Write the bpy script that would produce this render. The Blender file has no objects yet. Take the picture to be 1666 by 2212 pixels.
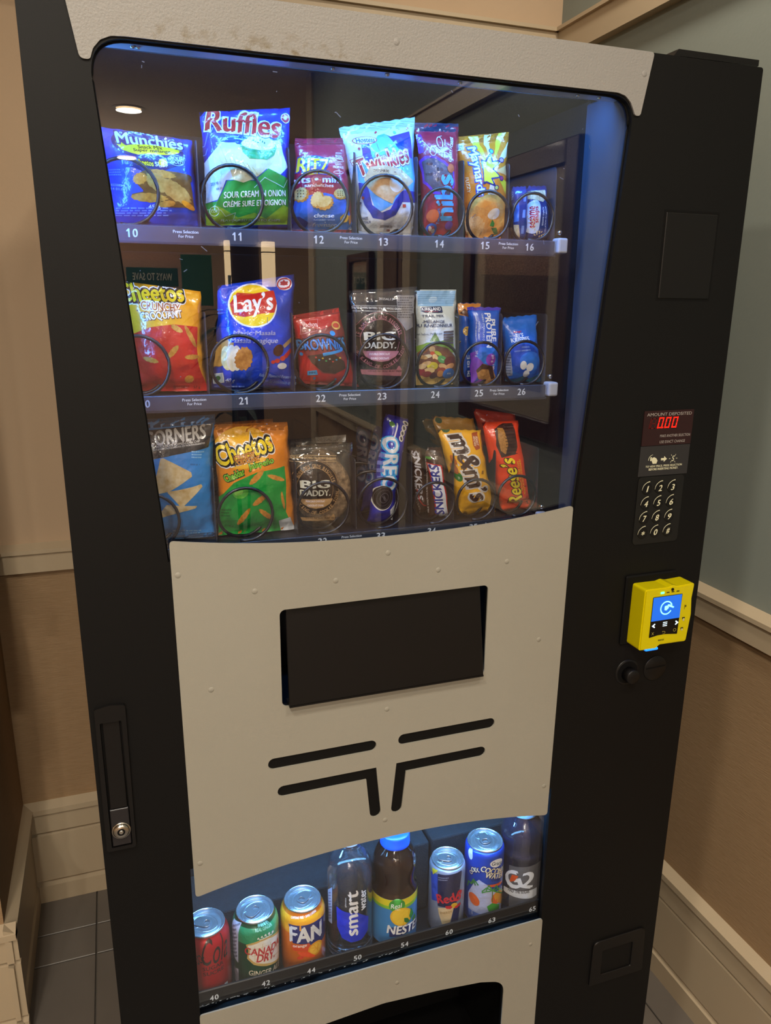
import bpy, bmesh, math, random
from math import sin, cos, pi, radians
from mathutils import Vector, Matrix, noise

C = bpy.context.scene.collection
random.seed(7)

# ------------------------------------------------------------------ camera
sc = bpy.context.scene
cam = bpy.data.cameras.new('camera')
cam.sensor_fit = 'HORIZONTAL'
cam.sensor_width = 36.0
cam.lens = 1660.0 / 1666.0 * 36.0
cam.clip_start = .02
camo = bpy.data.objects.new('camera', cam)
C.objects.link(camo)
RX, RD, RF = (0.943436, -0.331409, 0.009868), (-0.079305, -0.254459, -0.963826), (0.321931, 0.908526, -0.266348)
camo.matrix_world = Matrix(((RX[0], -RD[0], -RF[0], 0.0), (RX[1], -RD[1], -RF[1], -0.86),
                            (RX[2], -RD[2], -RF[2], 1.495), (0, 0, 0, 1)))
sc.camera = camo

# ------------------------------------------------------------------ world, lamps, exposure
wd = bpy.data.worlds.new('world')
sc.world = wd
wd.use_nodes = True
wd.node_tree.nodes['Background'].inputs[0].default_value = (.9, .75, .6, 1)
wd.node_tree.nodes['Background'].inputs[1].default_value = .02
sc.view_settings.view_transform = 'Standard'
sc.view_settings.look = 'None'
sc.view_settings.exposure = 0.0
sc.view_settings.gamma = 1.0
sc.view_settings.use_curve_mapping = False
sc.cycles.use_denoising = True
sc.cycles.max_bounces = 8
sc.cycles.transparent_max_bounces = 24
sc.cycles.caustics_reflective = False
sc.cycles.caustics_refractive = False
sc.cycles.sample_clamp_indirect = 3.0

WARM = (1.0, .92, .78)
LED = (.07, .34, 1.0)


def area(name, loc, direction, sx, sy, power, col, spread=pi):
    l = bpy.data.lights.new(name, 'AREA')
    l.shape = 'RECTANGLE'
    l.size, l.size_y, l.energy, l.color, l.spread = sx, sy, power, col, spread
    o = bpy.data.objects.new(name, l)
    o.location = loc
    o.rotation_euler = Vector(direction).to_track_quat('-Z', 'Y').to_euler()
    C.objects.link(o)
    return o


# lamps of the room: recessed ceiling lights, several added unseen as fill (housings built further down)
ROOM_LAMPS = [(-.30, -1.45, 20), (.35, -2.9, 24), (.224, -4.5, 1.5), (.256, -6.25, 1.5), (-1.3, -3.6, 40), (-.46, -.85, 15), (.50, -.95, 10), (-1.2, -6.4, 60), (1.6, -5.2, 40), (-1.0, -4.4, 36), (.86, .32, 5.5)]
for lx, ly, pw in ROOM_LAMPS:
    area('ceiling_lamp', (lx, ly, 2.585), (0, 0, -1), .15, .15, pw, WARM).data.shape = 'DISK'
# lamps inside the machine: LED bars behind the header, the left door edge and the middle panel
area('header_led_lamp', (.31, .0515, 1.743), (0, .50, -1), .56, .010, 2.7, LED)
area('side_led_lamp', (-.012, .05, 1.575), (1, .35, 0), .012, .33, .75, LED)
area('drink_led_lamp', (.31, .048, .815), (0, .12, -1), .52, .030, 3.3, (.18, .52, 1.0))

# ------------------------------------------------------------------ materials
MATS = {}


def lin(h):
    v = [int(h[i:i + 2], 16) / 255 for i in (0, 2, 4)]
    return tuple(((c + .055) / 1.055) ** 2.4 if c > .04045 else c / 12.92 for c in v) + (1,)


def mat(key, col, rough=.5, metal=0.0, bump=None, var=None, coat=0.0, spec=.5, emit=None, stretch=None, trans=0.0, ior=1.45):
    """bump = (scale, strength); var = (scale, other colour, contrast); stretch = texture axis scale"""
    if key in MATS:
        return MATS[key]
    m = bpy.data.materials.new(key)
    m.use_nodes = True
    nt = m.node_tree
    p = nt.nodes['Principled BSDF']
    p.inputs['Base Color'].default_value = lin(col)
    p.inputs['Roughness'].default_value = rough
    p.inputs['Metallic'].default_value = metal
    p.inputs['Coat Weight'].default_value = coat
    p.inputs['Specular IOR Level'].default_value = spec
    p.inputs['Transmission Weight'].default_value = trans
    p.inputs['IOR'].default_value = ior
    if emit:
        p.inputs['Emission Color'].default_value = lin(emit[0])
        p.inputs['Emission Strength'].default_value = emit[1]
    src = None
    if bump or var:
        tc = nt.nodes.new('ShaderNodeTexCoord')
        mp = nt.nodes.new('ShaderNodeMapping')
        nt.links.new(tc.outputs['Object'], mp.inputs[0])
        if stretch:
            mp.inputs['Scale'].default_value = stretch
        src = mp.outputs[0]
    if bump:
        n = nt.nodes.new('ShaderNodeTexNoise')
        n.inputs['Scale'].default_value = bump[0]
        n.inputs['Detail'].default_value = 4
        nt.links.new(src, n.inputs['Vector'])
        b = nt.nodes.new('ShaderNodeBump')
        b.inputs['Strength'].default_value = bump[1]
        b.inputs['Distance'].default_value = .004
        nt.links.new(n.outputs[0], b.inputs['Height'])
        nt.links.new(b.outputs[0], p.inputs['Normal'])
        if coat:
            nt.links.new(b.outputs[0], p.inputs['Coat Normal'])
            p.inputs['Coat Roughness'].default_value = .08
    if var:
        n = nt.nodes.new('ShaderNodeTexNoise')
        n.inputs['Scale'].default_value = var[0]
        n.inputs['Detail'].default_value = 6
        nt.links.new(src, n.inputs['Vector'])
        r = nt.nodes.new('ShaderNodeValToRGB')
        lo_, hi_ = .5 - .5 * var[2], .5 + .5 * var[2]
        r.color_ramp.elements[0].position, r.color_ramp.elements[1].position = lo_, hi_
        r.color_ramp.elements[0].color, r.color_ramp.elements[1].color = lin(var[1]), lin(col)
        nt.links.new(n.outputs[0], r.inputs[0])
        nt.links.new(r.outputs[0], p.inputs['Base Color'])
    MATS[key] = m
    return m


def clear(key, tint, tint_amount, gloss_min, rough=.03, bump=None):
    """thin clear sheet: what lies behind shows through, with a mirror share that grows towards grazing angles"""
    if key in MATS:
        return MATS[key]
    m = bpy.data.materials.new(key)
    m.use_nodes = True
    nt = m.node_tree
    nt.nodes.remove(nt.nodes['Principled BSDF'])
    out = nt.nodes['Material Output']
    lw = nt.nodes.new('ShaderNodeLayerWeight')
    lw.inputs['Blend'].default_value = .5
    pw = nt.nodes.new('ShaderNodeMath'); pw.operation = 'POWER'; pw.inputs[1].default_value = 4.0
    nt.links.new(lw.outputs['Facing'], pw.inputs[0])
    ma = nt.nodes.new('ShaderNodeMath'); ma.operation = 'MULTIPLY_ADD'
    ma.inputs[1].default_value, ma.inputs[2].default_value = 1 - gloss_min, gloss_min
    nt.links.new(pw.outputs[0], ma.inputs[0])
    tr = nt.nodes.new('ShaderNodeBsdfTransparent')
    tr.inputs[0].default_value = (1, 1, 1, 1)
    df = nt.nodes.new('ShaderNodeBsdfDiffuse'); df.inputs[0].default_value = lin(tint)
    m1 = nt.nodes.new('ShaderNodeMixShader'); m1.inputs[0].default_value = tint_amount
    nt.links.new(tr.outputs[0], m1.inputs[1]); nt.links.new(df.outputs[0], m1.inputs[2])
    gl = nt.nodes.new('ShaderNodeBsdfGlossy'); gl.inputs['Roughness'].default_value = rough
    gl.inputs[0].default_value = (1, 1, 1, 1)
    m2 = nt.nodes.new('ShaderNodeMixShader')
    nt.links.new(ma.outputs[0], m2.inputs[0]); nt.links.new(m1.outputs[0], m2.inputs[1]); nt.links.new(gl.outputs[0], m2.inputs[2])
    nt.links.new(m2.outputs[0], out.inputs[0])
    if bump:
        tc = nt.nodes.new('ShaderNodeTexCoord')
        n = nt.nodes.new('ShaderNodeTexNoise'); n.inputs['Scale'].default_value = bump[0]
        nt.links.new(tc.outputs['Object'], n.inputs['Vector'])
        b = nt.nodes.new('ShaderNodeBump'); b.inputs['Strength'].default_value = bump[1]; b.inputs['Distance'].default_value = .004
        nt.links.new(n.outputs[0], b.inputs['Height']); nt.links.new(b.outputs[0], gl.inputs['Normal'])
    MATS[key] = m
    return m


M_BLACK = mat('black_powder_coat', '0c0b0b', .55, bump=(900, .05), spec=.25)
M_BLACK2 = mat('black_satin_plastic', '0f0d0d', .4, spec=.38)
M_DARK = mat('dark_interior_steel', '1c1d22', .5, spec=.4, bump=(300, .1))
M_VOID = mat('black_recess', '080707', .7, spec=.2)
M_BEIGE = mat('beige_painted_panel', '9c988d', .42, spec=.4, bump=(900, .12), var=(3.0, '969185', .5))
M_HEAD = mat('beige_header_panel', '979491', .5, spec=.4, bump=(420, .22), var=(3.0, '918d88', .5))
M_LINER = mat('grey_painted_liner', '464c5a', .35, spec=.4, var=(5, '2e323e', .8))
M_RAIL = mat('rail_graphite', '30384c', .3, spec=.6, var=(60, '1e2434', .7))
M_RAIL2 = mat('rail_black', '08080a', .35, spec=.5)
M_CLIP = mat('white_nylon', 'a8acb8', .4)
M_PRINT = mat('pale_print', 'dfe8f4', .5)
M_WIRE = mat('black_coated_wire', '17181c', .28, spec=.6)
M_STEEL = mat('bright_steel', 'c4c0b8', .22, metal=1.0)
M_ALU = mat('can_end_aluminium', 'd4dce6', .27, metal=.9, bump=(90, .05))
M_GLASS = clear('window_glass', '40486a', .02, .05, .0)
M_GLASS2 = clear('drink_window_glass', '40486a', .004, .05, .0)
M_CLEARP = clear('clear_plastic', '9aa4b8', .06, .05, .08)
M_COVER = clear('clear_rail_cover', '8c9cc0', .05, .03, .04)
M_LIP = mat('satin_painted_lip', 'b4b8c4', .3, metal=.3, var=(8, '9498a4', .6))
M_FILM = clear('clear_wrap_film', 'a8b0c0', .10, .09, .06, bump=(45, .9))
M_FILM2 = clear('clear_cookie_film', 'b0b0a8', .06, .07, .06, bump=(45, .9))
M_CREAM = mat('cream_trim_paint', 'c2b094', .45, bump=(120, .04), var=(2.5, 'b8a58a', .6))
M_BEIGEW = mat('beige_wall_paint', 'c2a88c', .75, bump=(160, .06), var=(2, 'baa083', .6))
M_TEALW = mat('grey_green_wall_paint', '8c938c', .75, bump=(160, .06), var=(2, '868d86', .6))
M_PAPER = mat('brown_grass_cloth', 'ac8f6e', .75, var=(26, '937654', .9), stretch=(1.2, 1.2, 16), bump=(40, .25))
M_TILE = mat('grey_brown_floor_tile', '787068', .38, var=(5, '645d57', .8), bump=(40, .05))
M_GROUT = mat('floor_grout', '6a635b', .8)
M_CEIL = mat('ceiling_paint', 'cfc2b0', .8)

TEX = {
    '*chip': ('cfa050', 'a87228', 220), '*chipd': ('8a5a20', '5c3814', 160), '*puff': ('dc9a3c', 'b06e1c', 300),
    '*pale': ('e4d8a4', 'cdbb80', 200), '*cracker': ('ecd08c', 'd2a850', 260), '*cake': ('e2bc90', 'c8965c', 240),
    '*peach': ('f0b868', 'dc8c40', 500), '*peach2': ('eccb98', 'd49858', 500), '*sesame': ('eadcb8', 'b89c68', 420),
    '*pot': ('cfa458', 'a87c38', 120), '*ridge': ('d09648', 'a8662a', 260), '*choc': ('4c2c20', '38201a', 200),
    '*cookie': ('c89858', '8a5a30', 260), '*corn': ('ecdcb4', 'c49c54', 130), '*peanut': ('c8924c', '8c5c28', 420)}


def printed(c, rough=.32):
    if c in TEX:
        a, b, s = TEX[c]
        return mat('print_' + c[1:], a, .4, var=(s, b, .55), coat=.5)
    return mat('print_' + c, c, rough, bump=(55, .55), coat=.9)


def stain(m, col, x0, x1, z0, z1, scale, thr):
    """grime of its own shape, thickest inside the given patch"""
    nt = m.node_tree
    p = nt.nodes['Principled BSDF']
    old = p.inputs['Base Color'].links[0].from_socket
    tc = nt.nodes.new('ShaderNodeTexCoord'); sx = nt.nodes.new('ShaderNodeSeparateXYZ')
    nt.links.new(tc.outputs['Object'], sx.inputs[0])
    n = nt.nodes.new('ShaderNodeTexNoise'); n.inputs['Scale'].default_value = scale; n.inputs['Detail'].default_value = 6
    nt.links.new(tc.outputs['Object'], n.inputs['Vector'])
    fac = n.outputs[0]
    r = nt.nodes.new('ShaderNodeMapRange'); r.inputs[1].default_value, r.inputs[2].default_value = thr, thr + .14
    nt.links.new(fac, r.inputs[0]); fac = r.outputs[0]
    for ax, a, b in (('X', x0, x0 + .04), ('X', x1, x1 - .06), ('Z', z1, z0)):
        q = nt.nodes.new('ShaderNodeMapRange'); q.inputs[1].default_value, q.inputs[2].default_value = a, b
        nt.links.new(sx.outputs[ax], q.inputs[0])
        mu = nt.nodes.new('ShaderNodeMath'); mu.operation = 'MULTIPLY'
        nt.links.new(fac, mu.inputs[0]); nt.links.new(q.outputs[0], mu.inputs[1]); fac = mu.outputs[0]
    mx = nt.nodes.new('ShaderNodeMix'); mx.data_type = 'RGBA'
    nt.links.new(fac, mx.inputs[0]); nt.links.new(old, mx.inputs[6]); mx.inputs[7].default_value = lin(col)
    nt.links.new(mx.outputs[2], p.inputs['Base Color'])


stain(M_HEAD, '7c715e', .02, .30, 1.735, 1.757, 75, .50)


# ------------------------------------------------------------------ object helpers
def finish(o, label=None, cat=None, group=None, kind=None):
    if label: o['label'] = label
    if cat: o['category'] = cat
    if group: o['group'] = group
    if kind: o['kind'] = kind
    return o


def obj(name, bm, m, parent=None, smooth=False, loc=None):
    me = bpy.data.meshes.new(name)
    if smooth:
        for f in bm.faces:
            f.smooth = True
    bm.to_mesh(me)
    bm.free()
    for x in (m if isinstance(m, (list, tuple)) else [m]):
        me.materials.append(x)
    o = bpy.data.objects.new(name, me)
    C.objects.link(o)
    if loc:
        o.location = loc
    if parent:
        hang(o, parent)
    return o


def place_of(o):
    p = Vector(o.location)
    return p if o.parent is None else p + place_of(o.parent) + o.matrix_parent_inverse.translation


def hang(o, parent):
    """parents o so that its own coordinates stay those of the room"""
    o.parent = parent
    o.matrix_parent_inverse = Matrix.Translation(-place_of(parent))


def empty(name, loc, parent=None):
    o = bpy.data.objects.new(name, None)
    o.empty_display_size = .05
    o.location = loc
    C.objects.link(o)
    if parent:
        hang(o, parent)
    return o


def box(bm, x0, x1, y0, y1, z0, z1, bev=0.0, seg=2, mi=0):
    r = bmesh.ops.create_cube(bm, size=1)
    vs = r['verts']
    for v in vs:
        v.co = Vector((x0 + (v.co.x + .5) * (x1 - x0), y0 + (v.co.y + .5) * (y1 - y0), z0 + (v.co.z + .5) * (z1 - z0)))
    fs = {f for v in vs for f in v.link_faces}
    for f in fs:
        f.material_index = mi
    if bev:
        es = list({e for v in vs for e in v.link_edges})
        bmesh.ops.bevel(bm, geom=es, offset=bev, segments=seg, affect='EDGES', profile=.5)
    return bm


def nb(*a, **k):
    return box(bmesh.new(), *a, **k)


def rect(x0, x1, z0, z1, r=0.0, n=6):
    if r <= 0:
        return [(x0, z0), (x1, z0), (x1, z1), (x0, z1)]
    pts = []
    for cx, cz, a in ((x1 - r, z0 + r, -90), (x1 - r, z1 - r, 0), (x0 + r, z1 - r, 90), (x0 + r, z0 + r, 180)):
        for i in range(n + 1):
            t = radians(a + 90 * i / n)
            pts.append((cx + r * cos(t), cz + r * sin(t)))
    return pts


def rounded(pts, radii, n=7):
    """polygon with its corners rounded; radii one number or one per corner"""
    out, N = [], len(pts)
    for i, p in enumerate(pts):
        r = radii[i] if isinstance(radii, (list, tuple)) else radii
        p = Vector(p); a = Vector(pts[i - 1]); b = Vector(pts[(i + 1) % N])
        if r <= 0:
            out.append(tuple(p)); continue
        da, db = (a - p).normalized(), (b - p).normalized()
        ang = da.angle(db)
        d = min(r / math.tan(ang / 2), (a - p).length * .49, (b - p).length * .49)
        s, e = p + da * d, p + db * d
        for k in range(n + 1):
            t = k / n
            out.append(tuple((1 - t) ** 2 * s + 2 * t * (1 - t) * p + t * t * e))
    return out


def plate(outer, holes, y0, y1):
    """flat sheet in the XZ plane with holes, from y0 (front) to y1 (back)"""
    bm = bmesh.new()
    es = []
    for loop in [outer] + list(holes):
        vs = [bm.verts.new((x, y0, z)) for x, z in loop]
        es += [bm.edges.new((vs[i - 1], vs[i])) for i in range(len(vs))]
    bmesh.ops.triangle_fill(bm, use_beauty=True, use_dissolve=False, edges=es, normal=(0, -1, 0))
    for f in bm.faces:
        if f.normal.y > 0:
            f.normal_flip()
    if abs(y1 - y0) > 1e-7:
        g = bmesh.ops.extrude_face_region(bm, geom=list(bm.faces))
        for v in [e for e in g['geom'] if isinstance(e, bmesh.types.BMVert)]:
            v.co.y = y1
        bmesh.ops.recalc_face_normals(bm, faces=bm.faces)
    return bm


def tube(bm, pts, r, n=8, caps=True):
    rings = []
    up = Vector((0, 0, 1))
    for i, p in enumerate(pts):
        p = Vector(p)
        t = (Vector(pts[min(i + 1, len(pts) - 1)]) - Vector(pts[max(i - 1, 0)])).normalized()
        a = t.cross(up)
        if a.length < 1e-3:
            a = t.cross(Vector((1, 0, 0)))
        a.normalize()
        b = t.cross(a)
        rr = r[i] if isinstance(r, (list, tuple)) else r
        rings.append([bm.verts.new(p + (a * cos(2 * pi * k / n) + b * sin(2 * pi * k / n)) * rr) for k in range(n)])
    for i in range(len(rings) - 1):
        for k in range(n):
            bm.faces.new((rings[i][k], rings[i][(k + 1) % n], rings[i + 1][(k + 1) % n], rings[i + 1][k]))
    if caps:
        bm.faces.new(rings[0][::-1]); bm.faces.new(rings[-1])
    return bm


def lathe(bm, prof, n=48, c=(0, 0, 0), mis=None):
    """prof = list of (radius, z); axis along z"""
    rings = []
    for r, z in prof:
        if r < 1e-6:
            rings.append([bm.verts.new((c[0], c[1], c[2] + z))])
        else:
            rings.append([bm.verts.new((c[0] + r * sin(2 * pi * k / n), c[1] - r * cos(2 * pi * k / n), c[2] + z)) for k in range(n)])
    for i in range(len(rings) - 1):
        A, B = rings[i], rings[i + 1]
        for k in range(n):
            k2 = (k + 1) % n
            if len(A) == 1 and len(B) == 1:
                continue
            if len(A) == 1:
                f = bm.faces.new((A[0], B[k2], B[k]))
            elif len(B) == 1:
                f = bm.faces.new((A[k], A[k2], B[0]))
            else:
                f = bm.faces.new((A[k], A[k2], B[k2], B[k]))
            if mis:
                f.material_index = mis[i]
    return bm


def disc_y(bm, x, y, z, r, depth, n=28, bev=0.0, mi=0):
    """disc facing -y, front at y, thickness depth backwards"""
    prof = [(0, 0), (r - bev, 0), (r, bev), (r, depth), (0, depth)] if bev else [(0, 0), (r, 0), (r, depth), (0, depth)]
    b2 = bmesh.new()
    lathe(b2, prof, n)
    for v in b2.verts:
        v.co = Vector((x + v.co.x, y + v.co.z, z + v.co.y))
    bmesh.ops.recalc_face_normals(b2, faces=b2.faces)
    me = bpy.data.meshes.new('tmp'); b2.to_mesh(me); b2.free()
    n0 = len(bm.faces)
    bm.from_mesh(me); bpy.data.meshes.remove(me)
    bm.faces.ensure_lookup_table()
    for f in bm.faces[n0:]:
        f.material_index = mi
    return bm


# ------------------------------------------------------------------ flat print: text and shapes
TEXTS = {}


def text_polys(s, bold=0.0, shear=0.0, offset=0.0):
    key = (s, round(bold, 3), round(shear, 2), round(offset, 3))
    if key in TEXTS:
        return TEXTS[key]
    cu = bpy.data.curves.new('t', 'FONT')
    cu.body = s
    cu.size = 1.0
    cu.offset = bold + offset
    cu.shear = shear
    cu.resolution_u = 3
    cu.fill_mode = 'FRONT'
    o = bpy.data.objects.new('t', cu)
    C.objects.link(o)
    dg = bpy.context.evaluated_depsgraph_get()
    dg.update()
    me = o.evaluated_get(dg).to_mesh()
    vs = [(v.co.x, v.co.y) for v in me.vertices]
    fs = [tuple(p.vertices) for p in me.polygons]
    o.evaluated_get(dg).to_mesh_clear()
    bpy.data.objects.remove(o)
    bpy.data.curves.remove(cu)
    if vs:
        xs, ys = [v[0] for v in vs], [v[1] for v in vs]
        bb = (min(xs), max(xs), min(ys), max(ys))
    else:
        bb = (0, 1, 0, 1)
    TEXTS[key] = (vs, fs, bb)
    return TEXTS[key]


def put(bm, vs, fs, mi, lay):
    """adds 2D polygons (mm) to bm; the layer number is kept in z until the print is laid on its surface"""
    bv = [bm.verts.new((x, y, lay)) for x, y in vs]
    for f in fs:
        try:
            g = bm.faces.new([bv[i] for i in f])
            g.material_index = mi
        except ValueError:
            pass


def fill(loop):
    b = bmesh.new()
    v = [b.verts.new((x, y, 0)) for x, y in loop]
    for i, q in enumerate(v):
        q.index = i
    es = [b.edges.new((v[i - 1], v[i])) for i in range(len(v))]
    bmesh.ops.triangle_fill(b, use_beauty=True, edges=es, normal=(0, 0, 1))
    b.verts.index_update()
    b.normal_update()
    for f in b.faces:
        if f.normal.z < 0:
            f.normal_flip()
    vs = [(q.co.x, q.co.y) for q in b.verts]
    fs = [tuple(q.index for q in f.verts) for f in b.faces]
    b.free()
    return vs, fs


def place(vs, cx, cy, rot):
    c, s = cos(radians(rot)), sin(radians(rot))
    return [(cx + x * c - y * s, cy + x * s + y * c) for x, y in vs]


def text_at(bm, s, cx, cy, w, h, rot, mi, lay, bold=0.0, shear=0.0, grow=0.0):
    """one line of print fitted to w x h; weight comes from striking the letters twice"""
    bold = bold if bold <= .02 else .02 + (bold - .02) * .35
    vs, fs, bb = text_polys(s, 0, shear)
    sx, sy = w / max(bb[1] - bb[0] + 2 * bold, 1e-6), h / max(bb[3] - bb[2] + 1.2 * bold, 1e-6)
    mx, my = (bb[0] + bb[1]) / 2, (bb[2] + bb[3]) / 2
    base = [((x - mx) * sx, (y - my) * sy) for x, y in vs]
    bx, by = bold * sx, bold * .6 * sy
    if grow:
        vs, fs, _ = text_polys(s, 0, shear, grow / min(sx, sy) + bold)
        put(bm, place([((x - mx) * sx, (y - my) * sy) for x, y in vs], cx, cy, rot), fs, mi, lay)
        return
    for k, (dx, dy) in enumerate(((-bx, -by), (bx, by)) if bold > .004 else ((0, 0),)):
        put(bm, place([(x + dx, y + dy) for x, y in base], cx, cy, rot), fs, mi, lay + .4 * k)


def number_at(bm, s, cx, cy, ch, m=0, bold=.035):
    """numerals of even width; the one with its flag"""
    w, gap = ch * .62, ch * .13
    tot = len(s) * w + (len(s) - 1) * gap
    for i, c in enumerate(s):
        x = cx - tot / 2 + i * (w + gap) + w / 2
        if c == '1':
            t = ch * .2
            r = x + w * .18
            vs, fs = fill([(r - t, cy - ch / 2), (r, cy - ch / 2), (r, cy + ch / 2), (r - t * .75, cy + ch / 2), (r - t * 1.9, cy + ch * .27), (r - t * 1.9, cy + ch * .14), (r - t, cy + ch * .2)])
            put(bm, vs, fs, m, 0)
        else:
            text_at(bm, c, x, cy, w, ch, 0, m, 0, bold)


class Print:
    """collects the print of one thing by part; colours become material slots"""
    def __init__(self):
        self.parts, self.slots, self.lay = {}, {}, 0

    def part(self, p):
        if p not in self.parts:
            self.parts[p] = bmesh.new(); self.slots[p] = []
        return self.parts[p]

    def mi(self, p, col):
        if col not in self.slots[p]:
            self.slots[p].append(col)
        return self.slots[p].index(col)

    def add(self, a):
        self.lay += 1
        t, p = a[0], a[1]
        bm = self.part(p)
        L = self.lay
        if t == 'T':
            s, cx, cy, w, h, rot, col = a[2:9]
            o = a[9] if len(a) > 9 else {}
            b, sh = o.get('b', 0), o.get('sh', 0)
            if 'ol2' in o:
                text_at(bm, s, cx, cy, w, h, rot, self.mi(p, o['ol2'][0]), L - .6, b, sh, o['ol2'][1])
            if 'ol' in o:
                text_at(bm, s, cx, cy, w, h, rot, self.mi(p, o['ol'][0]), L - .3, b, sh, o['ol'][1])
            text_at(bm, s, cx, cy, w, h, rot, self.mi(p, col), L, b, sh)
        elif t == 'A':
            s, cx, cy, rx, ry, a0, a1, h, col = a[2:11]
            n = len(s)
            for i, ch in enumerate(s):
                if ch == ' ':
                    continue
                th = radians(a0 + (a1 - a0) * (i + .5) / n)
                top = a1 < a0
                tx, ty = -rx * sin(th), ry * cos(th)
                if top:
                    tx, ty = -tx, -ty
                rot = math.degrees(math.atan2(ty, tx))
                step = abs(radians(a1 - a0)) / n * (rx + ry) / 2
                wch = step * (.35 if ch in "I1'" else .82)
                text_at(bm, ch, cx + rx * cos(th), cy + ry * sin(th), wch, h, rot, self.mi(p, col), L, .03)
        elif t == 'E':
            cx, cy, rx, ry, rot, col = a[2:8]
            n = 32 if max(rx, ry) > 6 else 16
            wob = .1 if col.startswith('*') else 0
            sd = cx * 7.3 + cy
            vs = [(rx * cos(2 * pi * i / n) * (1 + wob * sin(3 * i + sd)), ry * sin(2 * pi * i / n) * (1 + wob * sin(2.3 * i + sd))) for i in range(n)]
            put(bm, place(vs, cx, cy, rot), [tuple(range(n))], self.mi(p, col), L)
        elif t == 'O':
            cx, cy, rx, ry, th, col = a[2:8]
            n = 40
            vs = [((rx - th * k) * cos(2 * pi * i / n), (ry - th * k) * sin(2 * pi * i / n)) for k in (0, 1) for i in range(n)]
            put(bm, place(vs, cx, cy, 0), [(i, (i + 1) % n, n + (i + 1) % n, n + i) for i in range(n)], self.mi(p, col), L)
        elif t == 'C':
            cx, cy, rx, ry, rot, col = a[2:8]
            put(bm, place(rect(-rx, rx, -ry, ry, min(rx, ry) * .95, 8), cx, cy, rot), [tuple(range(36))], self.mi(p, col), L)
        elif t == 'P':
            pts = a[2]
            vs, fs = fill(rounded(pts, 1.2, 3) if len(pts) > 4 else pts)
            put(bm, vs, fs, self.mi(p, a[3]), L)
        elif t == 'L':
            pts, w, col = a[2:5]
            for i in range(len(pts) - 1):
                q, r = Vector(pts[i]), Vector(pts[i + 1])
                d = (r - q)
                if d.length < 1e-6:
                    continue
                d.normalize()
                nrm = Vector((-d.y, d.x)) * w / 2
                e = d * w * .25
                put(bm, [tuple(q - nrm - e), tuple(r - nrm + e), tuple(r + nrm + e), tuple(q + nrm - e)], [(0, 1, 2, 3)], self.mi(p, col), L + .02 * i)
        elif t == 'G':
            (bl, br, tr, tl), n, col = a[2], a[3], a[4]
            bl, br, tr, tl = (Vector(q) for q in (bl, br, tr, tl))
            rnd = random.Random(int(abs(bl.x * 31 + bl.y * 17)))
            for i in range(n):
                v0, v1 = (i + .2) / n, (i + .7) / n
                u, end = 0.0, .72 + .28 * rnd.random()
                while u < end:
                    u1 = min(u + .05 + .1 * rnd.random(), end)
                    f = lambda uu, vv: tuple((bl.lerp(br, uu)).lerp(tl.lerp(tr, uu), vv))
                    put(bm, [f(u, v0), f(u1, v0), f(u1, v1), f(u, v1)], [(0, 1, 2, 3)], self.mi(p, col), L)
                    u = u1 + .025

    def lay_on(self, fn, xs, ys, parent, rough=.32, diag=False):
        """cuts the print along the surface's own grid lines (xs, ys in mm) and lays it on the surface fn(x, y, layer)"""
        for p, bm in self.parts.items():
            if not bm.verts:
                bm.free(); continue
            x0, x1 = min(v.co.x for v in bm.verts), max(v.co.x for v in bm.verts)
            y0, y1 = min(v.co.y for v in bm.verts), max(v.co.y for v in bm.verts)
            for ax, ls, lo, hi in ((0, xs, x0, x1), (1, ys, y0, y1)):
                no = (1, 0, 0) if ax == 0 else (0, 1, 0)
                for k, l in enumerate(ls):
                    last = k == 0 or k == len(ls) - 1
                    if lo < l < hi or (last and lo <= l <= hi):
                        co = (l, 0, 0) if ax == 0 else (0, l, 0)
                        bmesh.ops.bisect_plane(bm, geom=bm.verts[:] + bm.edges[:] + bm.faces[:], dist=1e-5, plane_co=co, plane_no=no,
                                               clear_inner=(k == 0), clear_outer=(k == len(ls) - 1))
            dx, dy = xs[1] - xs[0], (ys[1] - ys[0]) if diag else 1.0
            if diag and bm.faces:
                no = Vector((dy, -dx, 0)).normalized()
                ks = [v.co.x / dx - v.co.y / dy for v in bm.verts]
                for k in range(math.ceil(min(ks) + 1e-4), math.floor(max(ks) - 1e-4) + 1):
                    bmesh.ops.bisect_plane(bm, geom=bm.verts[:] + bm.edges[:] + bm.faces[:], dist=1e-5, plane_co=(k * dx, 0, 0), plane_no=no)
            if not bm.faces:
                bm.free(); continue
            bm.normal_update()
            for f in bm.faces:
                if f.normal.z < 0:
                    f.normal_flip()
            for v in bm.verts:
                v.co = fn(v.co.x, v.co.y, v.co.z)
            obj(p, bm, [printed(c, rough) for c in self.slots[p]], parent, smooth=True)

# ================================================================== the room
def struct(name, bm, m, parent=None, smooth=False):
    o = obj(name, bm, m, parent, smooth)
    if not parent:
        o['kind'] = 'structure'
    return o


XR, YB, XL, YL, HC = 1.085, .972, -.290, .575, 2.6
struct('floor', nb(-3.2, 2.2, -7.4, 1.1, -.06, -.008), M_GROUT)
fl = bpy.data.objects['floor']
tile_me = {}
TY = [-.47, -.165, .14, .445, .75, .845, .975]
for ix in range(-2, 4):
    for iy in range(len(TY) - 1):
        tx, ty, h_ = -.143 + ix * .383, TY[iy], round(TY[iy + 1] - TY[iy], 3)
        if ix < -1 and ty > .42 or tx > XR:
            continue
        if h_ not in tile_me:
            o = obj('tile', nb(.0, .380, .0, h_ - .003, -.012, 0, .0012, 1), M_TILE)
            tile_me[h_] = o.data
        else:
            o = bpy.data.objects.new('tile', tile_me[h_]); C.objects.link(o)
        o.location = (tx + .0015, ty + .0015, 0)
        hang(o, fl)
b = bmesh.new()
box(b, -3.2, 2.2, -7.4, -.475, -.008, -.0005)
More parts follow.
